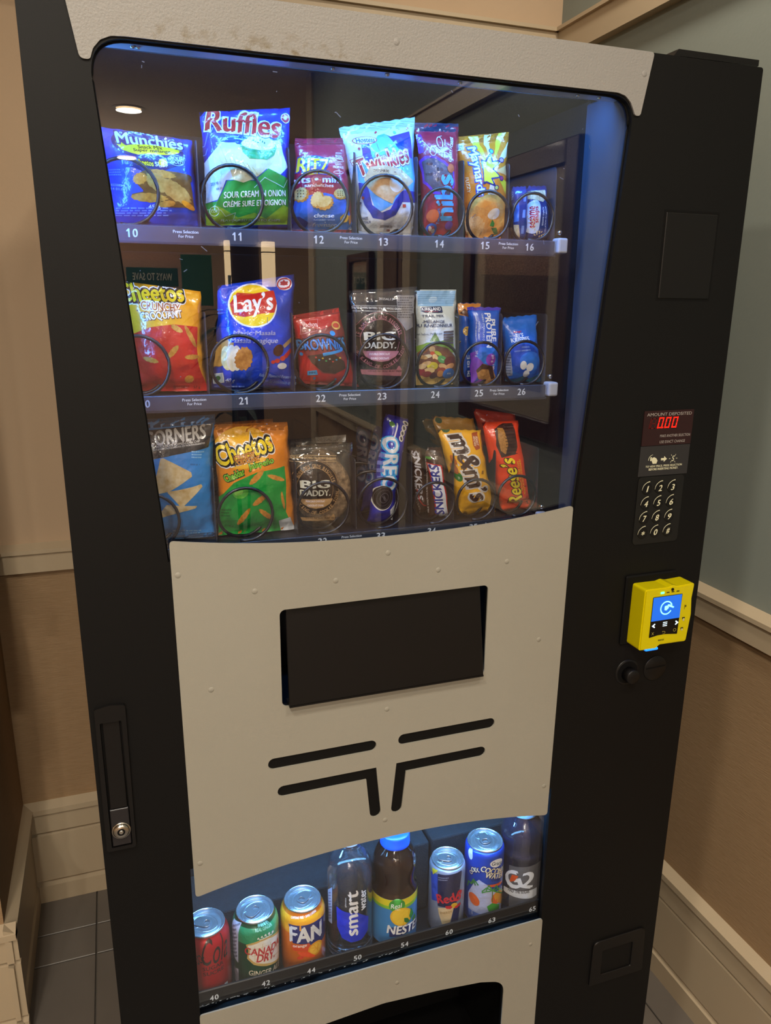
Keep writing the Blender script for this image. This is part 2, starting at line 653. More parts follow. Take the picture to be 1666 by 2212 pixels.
obj('far_tiling', b, M_TILE, fl)['kind'] = 'stuff'
struct('ceiling', nb(-3.2, 2.2, -7.4, 1.1, HC, HC + .1), M_CEIL)
# back wall: paint above the chair rail, grass cloth below
b = bmesh.new(); box(b, XL, XR + .1, YB, YB + .1, .94, HC, mi=0); box(b, XL, XR + .1, YB, YB + .1, 0, .94, mi=1)
struct('wall_back', b, [M_BEIGEW, M_PAPER])
b = bmesh.new(); box(b, XR, XR + .1, -3.35, YB, .94, HC, mi=0); box(b, XR, XR + .1, -3.35, YB, 0, .94, mi=1)
struct('wall_right', b, [M_TEALW, M_PAPER])
b = bmesh.new(); box(b, XL - .1, XL, YL + .1, YB + .1, .94, HC, mi=0); box(b, XL - .1, XL, YL + .1, YB + .1, 0, .94, mi=1)
box(b, -3.2, XL, YL, YL + .1, .94, HC, mi=0); box(b, -3.2, XL, YL, YL + .1, 0, .94, mi=1)
struct('wall_left', b, [M_BEIGEW, M_PAPER])
struct('wall_far', nb(-3.2, 2.2, -7.5, -7.4, 0, HC), M_BEIGEW)
struct('wall_side', nb(-3.3, -3.2, -7.4, 1.1, 0, HC), M_BEIGEW)
struct('wall_corridor', nb(2.1, 2.2, -7.4, -3.3, 0, HC), M_BEIGEW)
b = bmesh.new(); box(b, XR - .012, 2.2, -3.47, -3.35, 0, HC)
struct('trim_1', b, M_CREAM)


def moulding(name, parts, run, out, parent=None):
    """boards of a skirting or rail: parts = (part name, z0, z1, thickness, top bevel); run maps (t0.., thickness) to a box"""
    root = struct(name, run(*parts[0][1:4]), M_CREAM)
    bevel_top(root, parts[0][4], out)
    for nm, z0, z1, th, bv in parts[1:]:
        o = obj(nm, run(z0, z1, th), M_CREAM, root)
        bevel_top(o, bv, out)
    return root


def bevel_top(o, bv, out):
    """slopes the top front edge of a board: out = axis and sign of its front"""
    if not bv:
        return
    me = o.data
    zt = max(v.co.z for v in me.vertices)
    ax, sg = out
    fr = max(v.co[ax] * sg for v in me.vertices)
    for v in me.vertices:
        if abs(v.co.z - zt) < 1e-6 and abs(v.co[ax] * sg - fr) < 1e-6:
            v.co.z -= bv
            

BOARDS = [('baseboard', .0, .054, .013, .006), ('base_board', .062, .198, .010, .004), ('base_board', .206, .262, .013, .004), ('base_cap', .262, .288, .022, .012)]
RAIL = [('rail', .890, .936, .018, 0), ('rail_cap', .936, .955, .026, .010)]
PICT = [('rail', 2.052, 2.110, .022, 0), ('rail_cap', 2.110, 2.122, .030, .004)]
back = lambda x0, x1: (lambda z0, z1, th: nb(x0, x1, YB - th, YB, z0, z1))
right = lambda y0, y1: (lambda z0, z1, th: nb(XR - th, XR, y0, y1, z0, z1))
left = lambda y0, y1: (lambda z0, z1, th: nb(XL, XL + th, y0, y1, z0, z1))
front = lambda x0, x1: (lambda z0, z1, th: nb(x0, x1, YL - th, YL, z0, z1))
moulding('baseboard_back', BOARDS, back(XL, XR), (1, -1))
moulding('baseboard_right', BOARDS, right(-3.35, YB), (0, -1))
moulding('baseboard_left', BOARDS, left(YL - .02, YB), (0, 1))
moulding('baseboard_front', BOARDS, front(-3.2, XL + .022), (1, -1))
moulding('trim_2', RAIL, back(XL, XR), (1, -1))
moulding('trim_3', RAIL, right(-3.35, YB), (0, -1))
moulding('trim_4', RAIL, left(YL - .02, YB), (0, 1))
moulding('trim_5', RAIL, front(-3.2, XL + .022), (1, -1))
moulding('trim_6', PICT, back(XL, XR), (1, -1))
moulding('trim_7', PICT, right(-3.35, YB), (0, -1))

# a closed brown door with cream casing in the right wall, framed pictures beside it
M_DOOR = mat('brown_wood_door', '6a4c38', .45, var=(8, '5a3e2c', .8), stretch=(1, 1, .1))
M_FRAME = mat('dark_red_wood', '3c1418', .35, coat=.3, var=(6, '2c0e12', .8))
M_MAT = mat('picture_mount', 'b8ac98', .8)
M_ART = mat('dark_red_painting', '4a1c24', .4, var=(7, '260c14', .7), stretch=(1, 1, .4))
M_ART2 = mat('small_blue_print', '5a6a70', .5, var=(12, '2c3a44', .7))
d = struct('door_1', nb(XR - .03, XR - .001, -2.16, -1.95, 0, 2.03), M_DOOR)
for z0, z1 in ((.12, .9), (1.02, 1.9)):
    obj('door_panel', nb(XR - .036, XR - .03, -2.12, -1.99, z0, z1, .003, 1), M_DOOR, d)
for y0, y1, z0, z1 in ((-2.24, -2.16, 0, 2.045), (-1.95, -1.87, 0, 2.045)):
    obj('casing', nb(XR - .028, XR - .0, y0, y1, z0, z1), M_CREAM, d)


def framed(name, label, y0, y1, z0, z1, fw, mw, art):
    """picture on the right wall: frame of four mitred bars, mount and painting"""
    x = XR
    root = empty(name, (x - .01, (y0 + y1) / 2, z0))
    finish(root, label, 'picture', 'pictures on the right wall')
    for part, a0, a1, c0, c1 in (('frame_bar', y0, y0 + fw, z0, z1), ('frame_bar', y1 - fw, y1, z0, z1), ('frame_bar', y0 + fw, y1 - fw, z0, z0 + fw), ('frame_bar', y0 + fw, y1 - fw, z1 - fw, z1)):
        obj(part, nb(x - .028, x - .001, a0, a1, c0, c1, .003, 1), M_FRAME, root)
    obj('mount', nb(x - .012, x - .002, y0 + fw, y1 - fw, z0 + fw, z1 - fw), M_MAT, root)
    obj('painting', nb(x - .0135, x - .012, y0 + fw + mw, y1 - fw - mw, z0 + fw + mw, z1 - fw - mw), art, root)
    obj('picture_glass', nb(x - .016, x - .0145, y0 + fw, y1 - fw, z0 + fw, z1 - fw), M_GLASS, root)


framed('framed_picture', 'large dark red painting in a dark red wooden frame on the grey green wall', -1.41, -.80, 1.135, 1.868, .055, .07, M_ART)
framed('framed_picture', 'small blue print in a narrow dark wooden frame beside the brown door', -2.68, -2.35, 1.22, 1.690, .035, .07, M_ART2)

# far end: brown soffit, two green boards, pale wall lamps, a dark column, a leafy plant
b = nb(-3.2, .68, -5.6, -5.05, 1.74, 2.02); box(b, -3.2, .68, -5.05, -5.02, 1.70, 1.75)
box(b, -3.2, .68, -5.06, -5.05, 2.02, 2.07)  # front lip added to screen the uplight behind it
struct('trim_8', b, mat('brown_soffit', 'd0a482', .7))
area('added_uplight', (-.75, -5.35, 2.035), (0, 0, 1), 2.6, .16, 55, WARM)  # unseen uplight added to brighten the far ceiling
M_GREEN = mat('green_board', '225c3e', .5)
M_GREEN2 = mat('green_poster', '2a6e48', .5)


def far_sign(name, label, x0, x1, z0, z1, y, m, lines):
    o = obj(name, nb(x0, x1, y - .02, y, z0, z1, .003, 1), m, None)
    finish(o, label, 'sign')
    for s, cz, h, w in lines:
        bm = bmesh.new()
        text_at(bm, s, 0, 0, w, h, 0, 0, 0, .03)
        for v in bm.verts:
            v.co = ((x0 + x1) / 2 - v.co.x, y + .001 + v.co.z * 3e-5, cz + v.co.y)
        obj('lettering', bm, mat('sign_letters', 'dcdcc4', .5), o)


far_sign('green_sign', 'long dark green board reading WAYS TO SAVE under the brown soffit', .15, .50, 1.57, 1.695, -5.0, M_GREEN, [('WAYS TO SAVE', 1.635, .05, .27)])
far_sign('green_poster', 'square green poster hanging beside the long green board', .525, .74, 1.44, 1.79, -5.0, M_GREEN2, [])
struct('trim_9', nb(.90, 1.10, -5.4, -5.1, 0, HC), mat('dark_brown_column', '2c2024', .6))
M_LAMP = mat('lit_lamp_glass', 'fff0d0', .5, emit=('ffdca8', 5.0))
for x0, x1, lab in ((.845, .885, 'narrow tall lit wall lamp left of the dark column'), (1.12, 1.215, 'wide tall lit wall lamp right of the dark column')):
    r = empty('wall_lamp', ((x0 + x1) / 2, -5.1, 1.56)); finish(r, lab, 'lamp', 'tall wall lamps')
    obj('lamp_glass', nb(x0, x1, -5.12, -5.06, 1.58, 1.90, .008, 2), M_LAMP, r)
    obj('lamp_bracket', nb(x0 + .01, x1 - .01, -5.14, -5.12, 1.55, 1.93), M_STEEL, r)
    obj('lamp_band', nb(x0 - .002, x1 + .002, -5.125, -5.055, 1.82, 1.828), M_STEEL, r)
M_LEAF = mat('dark_green_leaf', '1c2c1c', .5)
pl = empty('potted_plant', (.58, -2.95, 0)); finish(pl, 'tall dark leafy plant in a pot beyond the painting', 'plant')
b = bmesh.new(); lathe(b, [(0, 0), (.10, 0), (.14, .28), (.15, .30), (.13, .30), (.12, .26), (0, .26)], 24, (.58, -2.95, 0))
obj('pot', b, mat('brown_clay_pot', '4a3020', .6), pl, True)
rl = random.Random(3)
for k in range(3):
    b = bmesh.new(); a = k * 2.1
    tube(b, [(.58 + .02 * cos(a), -2.95 + .02 * sin(a), .25), (.58 + .05 * cos(a), -2.95 + .05 * sin(a), .8), (.58 + .03 * cos(a), -2.95 + .03 * sin(a), 1.2 + .2 * k)], .008, 6)
    obj('stem', b, M_LEAF, pl, True)
for k in range(30):
    a = rl.random() * 6.28; z = .75 + .75 * rl.random(); ln = .22 + .12 * rl.random(); w = .018; dr = .05 + .2 * rl.random()
    b = bmesh.new(); prev = None
    for i in range(7):
        t = i / 6
        c0 = Vector((.58 + cos(a) * (.03 + ln * t), -2.95 + sin(a) * (.03 + ln * t), z + .12 * t - dr * t * t))
        ww = w * sin(pi * (.08 + .9 * t)); s = Vector((-sin(a), cos(a), 0)) * ww
        row = [b.verts.new(c0 - s), b.verts.new(c0 + Vector((0, 0, -.004 * (1 - t)))), b.verts.new(c0 + s)]
        if prev:
            b.faces.new((prev[0], prev[1], row[1], row[0])); b.faces.new((prev[1], prev[2], row[2], row[1]))
        prev = row
    obj('leaf', b, M_LEAF, pl, True)

# recessed ceiling lights, the added fill lights among them
M_DISC = mat('lit_lamp_disc', 'fff4e0', .5, emit=('ffd9a0', 9.0))
M_RIM = mat('white_lamp_rim', 'd8d4cc', .4)
WHERE = ['above the machine front', 'ahead of the brown door', 'nearer of the two mirrored in the window', 'farther of the two mirrored in the window', 'over the open left side', 'added fill near the left wall', 'beside the right wall', 'added fill left of the far soffit', 'added fill in the far corridor', 'added fill before the brown soffit', 'added fill over the back corner right of the machine']
for (lx, ly, pw), wh in zip(ROOM_LAMPS, WHERE):
    r = empty('ceiling_light', (lx, ly, HC)); finish(r, 'round recessed ceiling light, ' + wh, 'ceiling light', 'recessed ceiling lights')
    b = bmesh.new(); lathe(b, [(.075, -.004), (.078, -.006), (.098, -.004), (.1, 0), (.075, 0)], 32, (lx, ly, HC))
    obj('rim', b, M_RIM, r, True)
    b = bmesh.new(); lathe(b, [(0, -.002), (.075, -.002)], 32, (lx, ly, HC))
    obj('lamp_disc', b, M_DISC, r)

# ================================================================== the vending machine
VM = empty('vending_machine', (.373, .42, 0))
finish(VM, 'black snack and drink vending machine with beige front panels', 'vending machine')
part = lambda name, bm, m, parent=VM, smooth=False: obj(name, bm, m, parent, smooth)
ZT, X0, X1 = 1.780, -.0561, .8016
b = bmesh.new()
box(b, X0, X0 + .014, .02, .86, .07, ZT - .004); box(b, X1 - .012, X1, .02, .86, .07, ZT - .004)
box(b, X0, X1, .845, .86, .07, ZT - .004); box(b, X0, X1, .02, .86, ZT - .02, ZT - .004); box(b, X0, X1, .02, .86, .07, .10)
box(b, .636, .644, .02, .845, .10, ZT - .02)
part('cabinet', b, M_BLACK)
for fx in (-.02, .765):
    for fy in (.08, .80):
        b = bmesh.new(); lathe(b, [(0, 0), (.022, 0), (.022, .008), (.009, .012), (.009, .07), (0, .07)], 16, (fx, fy, 0))
        part('foot', b, M_STEEL)
# interior lining
b = bmesh.new()
box(b, -.042, .636, .56, .57, .84, 1.76); box(b, -.042, -.036, .115, .56, .84, 1.76); box(b, .629, .635, .115, .56, .84, 1.76); box(b, -.042, .636, .02, .56, .84, .85); box(b, -.042, .636, .115, .56, 1.752, 1.758)
part('interior_lining', b, M_DARK)

WIN = rounded([(.0435, 1.205), (.5745, 1.205), (.6165, 1.7315), (.0015, 1.7315)], [0, 0, .034, .036], 10)
BAY = rect(.0445, .5735, .5445, .79)
FLAPH = rect(.169, .4500, 1.0005, 1.1310, .007)
LOW = rounded([(.107, .24), (.511, .24), (.5125, .452), (.470, .4645), (.40, .4735), (.309, .481), (.214, .475), (.15, .4655), (.1055, .452)], [0, 0, .035, .02, .05, .08, .05, .02, .035])
door = part('door_frame', plate(rect(X0, X1, .085, ZT, .003, 2), [WIN, BAY, FLAPH, LOW], 0, .006), M_BLACK)
part('kick_plate', nb(X0 + .01, X1 - .01, .01, .03, .02, .083), M_BLACK2)
# window gasket and pane
b = bmesh.new(); tube(b, [(x, .0072, z) for x, z in WIN + WIN[:1]], .0020, 6, False)
part('window_gasket', b, M_VOID, VM, True)
G = rounded([(.035, 1.198), (.583, 1.198), (.625, 1.74), (-.006, 1.74)], .03)
part('window_pane', plate(G, [], .0065, .0095), M_GLASS)
part('drink_window_pane', plate(rect(.036, .582, .536, .795), [], .0065, .0095), M_GLASS2)
rs = random.Random(11); b = bmesh.new()
for i in range(45):
    x = .03 + rs.random() * .55; z = 1.28 + rs.random() ** .5 * .44; a = rs.random() * 6.28; w = .0006 + .0035 * rs.random() ** 4; t_ = .00025 + .0003 * rs.random()
    c_, s_ = cos(a), sin(a)
    b.faces.new([b.verts.new((x + c_ * p - s_ * q, .0099, z + s_ * p + c_ * q)) for p, q in ((-w, -t_), (w, -t_), (w, t_), (-w, t_))])
part('window_scuffs', b, mat('pale_scuff', '5c6c98', .6))['kind'] = 'stuff'
# liner of the door behind the pane: right and left cheeks, top lip
b = bmesh.new(); box(b, .6175, .6285, .0105, .107, .86, 1.745, .002, 1); part('door_liner', b, M_LINER)
part('door_liner', nb(-.030, -.020, .0105, .107, .86, 1.745, .002, 1), M_LINER)
tl = part('top_lip', nb(-.02, .6175, .0105, .047, 1.7345, 1.752, .002, 1), M_LIP)
for sx in (.045, .050, .25, .312, .40, .555, .585):
    b = bmesh.new(); lathe(b, [(0, -.003), (.0022, -.0024), (.0028, 0), (0, .0)], 10, (sx, .030, 1.7345))
    obj('screw', b, M_STEEL, tl, True)
for nm, x0, x1, y0, y1, z0, z1 in (('header_led_bar', .02, .60, .0475, .056, 1.746, 1.752), ('side_led_bar', -.019, -.014, .046, .054, 1.40, 1.735)):
    part(nm, nb(x0, x1, y0, y1, z0, z1, .001, 1), mat('led_bar', 'd8e8ff', .4, emit=('7aa8ff', 1.2)))

# beige panels
HDR = rounded([(-.017, ZT), (-.0050, 1.7105), (.0042, 1.7105), (.0075, 1.7200), (.0145, 1.7280), (.0245, 1.7322), (.037, 1.7330),
               (.590, 1.7330), (.6005, 1.7305), (.6085, 1.7240), (.6130, 1.7165), (.6160, 1.7105), (.6235, 1.7105), (.636, ZT)],
              [0, .0065, .004, .01, .01, .01, .01, .01, .01, .01, .01, .004, .0065, .004], 5)
hp = part('header_panel', plate(HDR, [], -.0022, 0), M_HEAD)
tp = [(.309 + .2632 * t, 1.2305 - .0185 * (1 - abs(t) ** 2.3)) for t in [1 - i / 12 for i in range(25)]]
bt = [(.3085 + .2597 * t, .7465 + .0258 * (1 - abs(t) ** 2.1)) for t in [-1 + i / 12 for i in range(25)]]
MID = rounded(bt + tp, [.005] + [0] * 23 + [.005] + [.005] + [0] * 23 + [.005], 4)
sl = lambda x0, x1, z, r: rect(x0 - r, x1 + r, z - r, z + r, r * .99, 7)


def elbow(x0, xe, z, xb, zb, r):
    """slot along z from x0 to the corner xe, then down to (xb, zb)"""
    s = 1 if xe > x0 else -1
    P0, P1, P2 = Vector((x0, z)), Vector((xe, z)), Vector((xb, zb))
    up, dn = [], []
    d1, d2 = (P1 - P0).normalized(), (P2 - P1).normalized()
    n1, n2 = Vector((-d1.y, d1.x)) * s, Vector((-d2.y, d2.x)) * s
    ang = d1.angle(d2) / 2
    mdir = (n1 + n2).normalized() * (r / cos(ang))
    cap = lambda c, n, sg: [tuple(c + Matrix.Rotation(sg * pi * i / 8, 2) @ (n * r)) for i in range(1, 8)]
    outer = [tuple(P0 + n1 * r), tuple(P1 + mdir), tuple(P2 + n2 * r)]
    inner = [tuple(P2 - n2 * r), tuple(P1 - mdir), tuple(P0 - n1 * r)]
    pts = outer + cap(P2, n2, -s) + inner + cap(P0, -n1, -s)
    return pts if s > 0 else pts[::-1]


R8 = .0078
SLOTS = [sl(.1565, .2865, .9215, R8), sl(.3335, .4625, .9222, R8), elbow(.1675, .2875, .8790, .2935, .8175, R8), elbow(.4500, .3305, .8795, .3245, .8175, R8)]
mp_ = part('middle_panel', plate(MID, [FLAPH] + SLOTS, -.0022, 0), M_BEIGE)
lp = part('lower_panel', plate(rounded(rect(.0435, .5745, .16, .5545), .005, 4), [LOW], -.0022, 0), M_BEIGE)
for pn, spots in ((mp_, [(53, 1189), (308, 1190), (377, 1160), (140, 1159), (240, 1161), (476, 1161), (533, 1040), (83, 1039), (309, 972), (559, 799), (57, 797), (308, 801)]), (hp, [(311, 1757), (624, 1756), (-7, 1768)]), (lp, [(556, 510), (330, 512)])):
    rv = None
    for x, z in spots:
        b = bmesh.new()
        disc_y(b, x / 1000, -.00240, z / 1000, .0036, .0006, 18, .00018)
        obj('stud_mark', b, M_HEAD if pn is hp else M_BEIGE, pn, True)
# delivery flap for snacks: hinged at the top, its foot leaning out
b = bmesh.new()
F = [(.1775, .0045, 1.1295), (.4415, .0045, 1.1295), (.4445, -.0115, 1.0045), (.1765, -.0115, 1.0045)]
fr = [b.verts.new(p) for p in F]; bk = [b.verts.new((p[0], p[1] + .004, p[2] - .001)) for p in F]
b.faces.new(fr[::-1]); b.faces.new(bk)
for i in range(4):
    b.faces.new((fr[i], fr[(i + 1) % 4], bk[(i + 1) % 4], bk[i]))
bmesh.ops.recalc_face_normals(b, faces=b.faces)
bmesh.ops.bevel(b, geom=list(b.edges), offset=.0008, segments=1, affect='EDGES')
fp = part('delivery_flap', b, M_BLACK2)
obj('flap_lip', nb(.1765, .4445, -.0118, .010, 1.0025, 1.0048), M_BLACK2, fp)
b = bmesh.new(); box(b, .150, .470, .14, .15, .98, 1.15); box(b, .150, .155, .0185, .14, .98, 1.15); box(b, .465, .470, .0185, .14, .98, 1.15); box(b, .150, .470, .0185, .14, .98, .985)
part('flap_recess', b, M_VOID)
b = bmesh.new(); box(b, .08, .54, .20, .21, .20, .50); box(b, .08, .085, .0185, .20, .20, .50); box(b, .535, .54, .0185, .20, .20, .50); box(b, .08, .54, .0185, .20, .20, .205); box(b, .08, .54, .0185, .20, .495, .50)
bn = part('delivery_bin', b, M_VOID)
# ---- snack trays
NX = [.034, .152, .250, .333, .409, .474, .540]
NOTES = {1: [(.093, 1), (.291, 1), (.508, 1)], 2: [(.092, 1), (.289, 1), (.505, 1)], 3: [(.092, 1), (.291, 1), (.507, 1)]}
DIVX = [(.1125, 0), (.2205, 0), (.3035, 0), (.386, 0), (.4505, 0), (.5165, 0), (.5875, 1)]
COILS = [(.031, .035), (.150, .035), (.2545, .035), (.339, .035), (.4165, .0295), (.482, .0295), (.5475, .030)]
M_DIV = mat('divider_steel', '2c2e36', .4, spec=.5)
coil_me = {}


def coil_mesh(r):
    """wire spiral along +y whose tip lies at the bottom in front"""
    pts = []
    turns, per = 5, 28
    for i in range(turns * per + 1):
        t = i / per
        a = -pi / 2 - .25 + 2 * pi * t
        y = .007 * min(t, 1) + .062 * max(t - .8, 0)
        pts.append((r * cos(a), y, r + r * sin(a)))
    b = bmesh.new()
    tube(b, pts, .0021, 7)
    return b


for k, tz in ((1, 1.572), (2, 1.380), (3, 1.188)):
    t = part('tray', nb(-.034, .5835, .1035, .55, tz - .0035, tz - .001), M_DARK)
    rail = obj('price_rail', nb(-.034, .5785, .0985, .1025, tz - .0165, tz + .0012, .0008, 1), M_RAIL if k < 3 else M_RAIL2, t)
    obj('rail_cover', nb(-.034, .5785, .0955, .0965, tz - .0185, tz + .0020), M_COVER, t)
    for i, x in enumerate(NX):
        b = bmesh.new(); number_at(b, f'{k}{i}', 0, 0, .0092)
        for v in b.verts: v.co = (x + v.co.x, (.0982 - v.co.z * 3e-5), tz - .0075 + v.co.y)
        obj('number_label', b, M_PRINT, t)
    for x, _ in NOTES[k]:
        b = bmesh.new(); text_at(b, 'Press Selection', 0, .0025, .0285, .0034, 0, 0, 0, .03); text_at(b, 'For Price', 0, -.0025, .0168, .0032, 0, 0, 0, .03)
        for v in b.verts: v.co = (x + v.co.x, (.0982 - v.co.z * 3e-5), tz - .0068 + v.co.y)
        obj('price_note', b, M_PRINT, t)
    obj('end_clip', nb(.5788, .5942, .090, .108, tz - .0148, tz + .0052, .003, 3), M_CLIP, t)
    b = bmesh.new(); disc_y(b, .587, .100, tz + .0125, .0032, .006, 12, .001); obj('clip_bolt', b, M_STEEL, t, True)
    for x, cl in DIVX:
        pts = rounded([(.1165, tz), (.50, tz), (.50, tz + .098), (.122, tz + .098)], [0, 0, .006, .006], 4)
        b = plate(pts, [], -.0006, .0006)
        for v in b.verts: v.co = (x - v.co.y, v.co.x, v.co.z)
        bmesh.ops.recalc_face_normals(b, faces=b.faces)
        obj('divider', b, M_CLEARP if cl else M_DIV, t)
    for i, (x, r) in enumerate(COILS):
        if k == 2 and i == 5: r = .0295
        if r not in coil_me:
            o = obj('coil', coil_mesh(r), M_WIRE, None, True); coil_me[r] = o.data
        else:
            o = bpy.data.objects.new('coil', coil_me[r]); C.objects.link(o)
        o.location = (x, .1045, tz + .0012)
        hang(o, t)
# ---- drink compartment
b = bmesh.new()
box(b, .030, .590, .20, .205, .50, .83); box(b, .022, .0295, .0225, .205, .50, .83); box(b, .5905, .598, .0225, .205, .50, .83); box(b, .022, .598, .0225, .205, .83, .838); box(b, .022, .598, .0225, .205, .505, .5225)
dc = part('drink_compartment', b, mat('drink_bay_steel', '13161c', .5, var=(22, '0c0e13', .7)))
M_FOAM = mat('grey_foam_block', '23272e', .85, bump=(500, .5), var=(120, '191c21', .6))
for x0, x1, z1 in ((.034, .287, .615), (.292, .382, .640), (.386, .424, .652), (.428, .586, .655)):
    obj('foam_block', nb(x0, x1, .108, .198, .5235, z1, .003, 2), M_FOAM, dc)
dr = obj('price_rail', nb(.036, .5835, .0235, .0275, .5365, .5665, .0012, 1), M_RAIL2, dc)
for s, x in (('40', .066), ('42', .138), ('44', .204), ('50', .274), ('54', .348), ('60', .421), ('63', .494), ('65', .566)):
    b = bmesh.new(); number_at(b, s, 0, 0, .0088)
    for v in b.verts: v.co = (x * 1.01 - .0005 + v.co.x, (.0233 - v.co.z * 3e-5), .5515 + v.co.y)
    obj('number_label', b, M_PRINT, dc)
rs = random.Random(5); b = bmesh.new()
for i in range(60):
    x = .045 + (rs.random() ** 1.5) * .30; z = .5405 + rs.random() * .0022; w = .0008 + rs.random() * .0035
    v = [b.verts.new(p) for p in ((x, .0234, z), (x + w, .0234, z + .0002), (x + w * .8, .0234, z + .0012), (x + w * .1, .0234, z + .0009))]
    b.faces.new(v)
obj('paint_chips', b, M_PRINT, dc)['kind'] = 'stuff'
part('drink_led_bar', nb(.06, .56, .026, .034, .802, .812, .001, 1), mat('led_bar', 'd8e8ff', .4))

# ---- right column: bill slot cover, display, instruction plate, keypad, reader, coin parts
bp = part('bill_slot_cover', nb(.6765, .7575, -.0012, .002, 1.4995, 1.6055, .0016, 2), M_BLACK2)
b = plate(rect(.6740, .7600, 1.4970, 1.6080), [rect(.6766, .7574, 1.4996, 1.6054)], -.0002, 0); obj('bill_slot_gap', b, M_VOID, bp)
dp = part('display', nb(.6735, .7555, -.001, .002, 1.3056, 1.3535), mat('red_smoked_plastic', '2a0c0e', .2, coat=.4))
M_LET = mat('grey_lettering', 'a09a94', .6)


def words(name, s, cx, cz, w, h, y, m, parent, bold=.01, shear=0.0):
    bm = bmesh.new(); text_at(bm, s, 0, 0, w, h, 0, 0, 0, bold, shear)
    for v in bm.verts: v.co = (cx + v.co.x, y - v.co.z * 3e-5, cz + v.co.y)
    return obj(name, bm, m, parent)


words('lettering', 'AMOUNT DEPOSITED', .7150, 1.3484, .0740, .0042, -.00115, M_LET, dp, .0)
words('lettering', 'MAKE ANOTHER SELECTION', .7278, 1.3185, .0505, .0037, -.00115, M_LET, dp, .0)
words('lettering', 'USE EXACT CHANGE', .7243, 1.3102, .0425, .0038, -.00115, M_LET, dp, .0)
M_SEG = mat('lit_red_segment', 'ff2010', .4, emit=('ff1408', 3.0)); M_SEGO = mat('dark_red_segment', '55100e', .4)


def digit(cx, cz, segs, m, y=-.00118):
    """seven-segment digit, leaning right"""
    b = bmesh.new(); w, h, t = .0078, .0145, .0014
    bars = {'a': (-w/2, w/2, h/2 - t, h/2), 'd': (-w/2, w/2, -h/2, -h/2 + t), 'g': (-w/2, w/2, -t/2, t/2), 'f': (-w/2, -w/2 + t, 0.0004, h/2), 'b': (w/2 - t, w/2, 0.0004, h/2), 'e': (-w/2, -w/2 + t, -h/2, -.0004), 'c': (w/2 - t, w/2, -h/2, -.0004), 'p': (w/2 + .0004, w/2 + .0019, -h/2, -h/2 + .0015)}
    for s in segs:
        x0, x1, z0, z1 = bars[s]
        b.faces.new([b.verts.new((cx + x + .18 * z, y, cz + z)) for x, z in ((x0, z0), (x1, z0), (x1, z1), (x0, z1))])
    return obj('digit', b, m, dp)


digit(.7015, 1.3368, 'abcdefp', M_SEG); digit(.7132, 1.3368, 'abcdef', M_SEG); digit(.7250, 1.3368, 'abcdef', M_SEG)
digit(.6895, 1.3362, 'adefgbc', M_SEGO); digit(.6810, 1.3362, 'bc', M_SEGO)
ip = part('instruction_plate', nb(.6735, .7558, -.0007, .001, 1.2625, 1.3048, .0004, 1), mat('dark_grey_plate', '2b292a', .5))
M_CRM = mat('cream_lettering', 'd8d4b4', .6)
words('lettering', 'TO VIEW PRICE, PRESS SELECTION', .7146, 1.2762, .0610, .0032, -.00085, M_CRM, ip, .02)
words('lettering', 'BEFORE INSERTING MONEY.', .7146, 1.2722, .0495, .0032, -.00085, M_CRM, ip, .02)


def icon(loops, parent, m, y, name='icon', holes=()):
    b = bmesh.new()
    for lp_ in loops:
        vs, fs = fill(lp_)
        q = [b.verts.new((x, y, z)) for x, z in vs]
        for f in fs: b.faces.new([q[i] for i in f])
    return obj(name, b, m, parent)


def arc_band(cx, cz, r, w0, w1, a0, a1, n=14):
    o_, i_ = [], []
    for k in range(n + 1):
        t = k / n; a = radians(a0 + (a1 - a0) * t); w = w0 + (w1 - w0) * t
        o_.append((cx + r * cos(a), cz + r * sin(a))); i_.append((cx + (r - w) * cos(a), cz + (r - w) * sin(a)))
    return o_ + i_[::-1]


icon([[(.7085, 1.2840), (.7135, 1.2840), (.7135, 1.2816), (.7185, 1.2858), (.7135, 1.2900), (.7135, 1.2872), (.7085, 1.2872)],
      [(.6930, 1.2868), (.6945, 1.2888), (.6975, 1.2892), (.7010, 1.2870), (.7030, 1.2840), (.7015, 1.2800), (.6955, 1.2800), (.6935, 1.2835)],
      arc_band(.6950, 1.2855, .0075, .0009, .0005, 185, 95)], ip, M_CRM, -.00085)
words('icon', '1', .6918, 1.2868, .0022, .0055, -.00086, M_CRM, ip, .03); words('icon', 'S', .7290, 1.2858, .0048, .0078, -.00085, M_CRM, ip, .01, .2)
icon([[(.7290 + 1.0 * c * a + d_, 1.2858 + s * a - e_), (.7290 + c * bb + d_, 1.2858 + s * bb - e_), (.7290 + c * bb - d_, 1.2858 + s * bb + e_), (.7290 + c * a - d_, 1.2858 + s * a + e_)] for ang in (0, 55, 125, 180, 235, 305) for c, s, a, bb, d_, e_ in [(cos(radians(ang)), sin(radians(ang)), .0045, .0070, .0003 * sin(radians(ang)), .0003 * cos(radians(ang)))]], ip, M_CRM, -.00085)
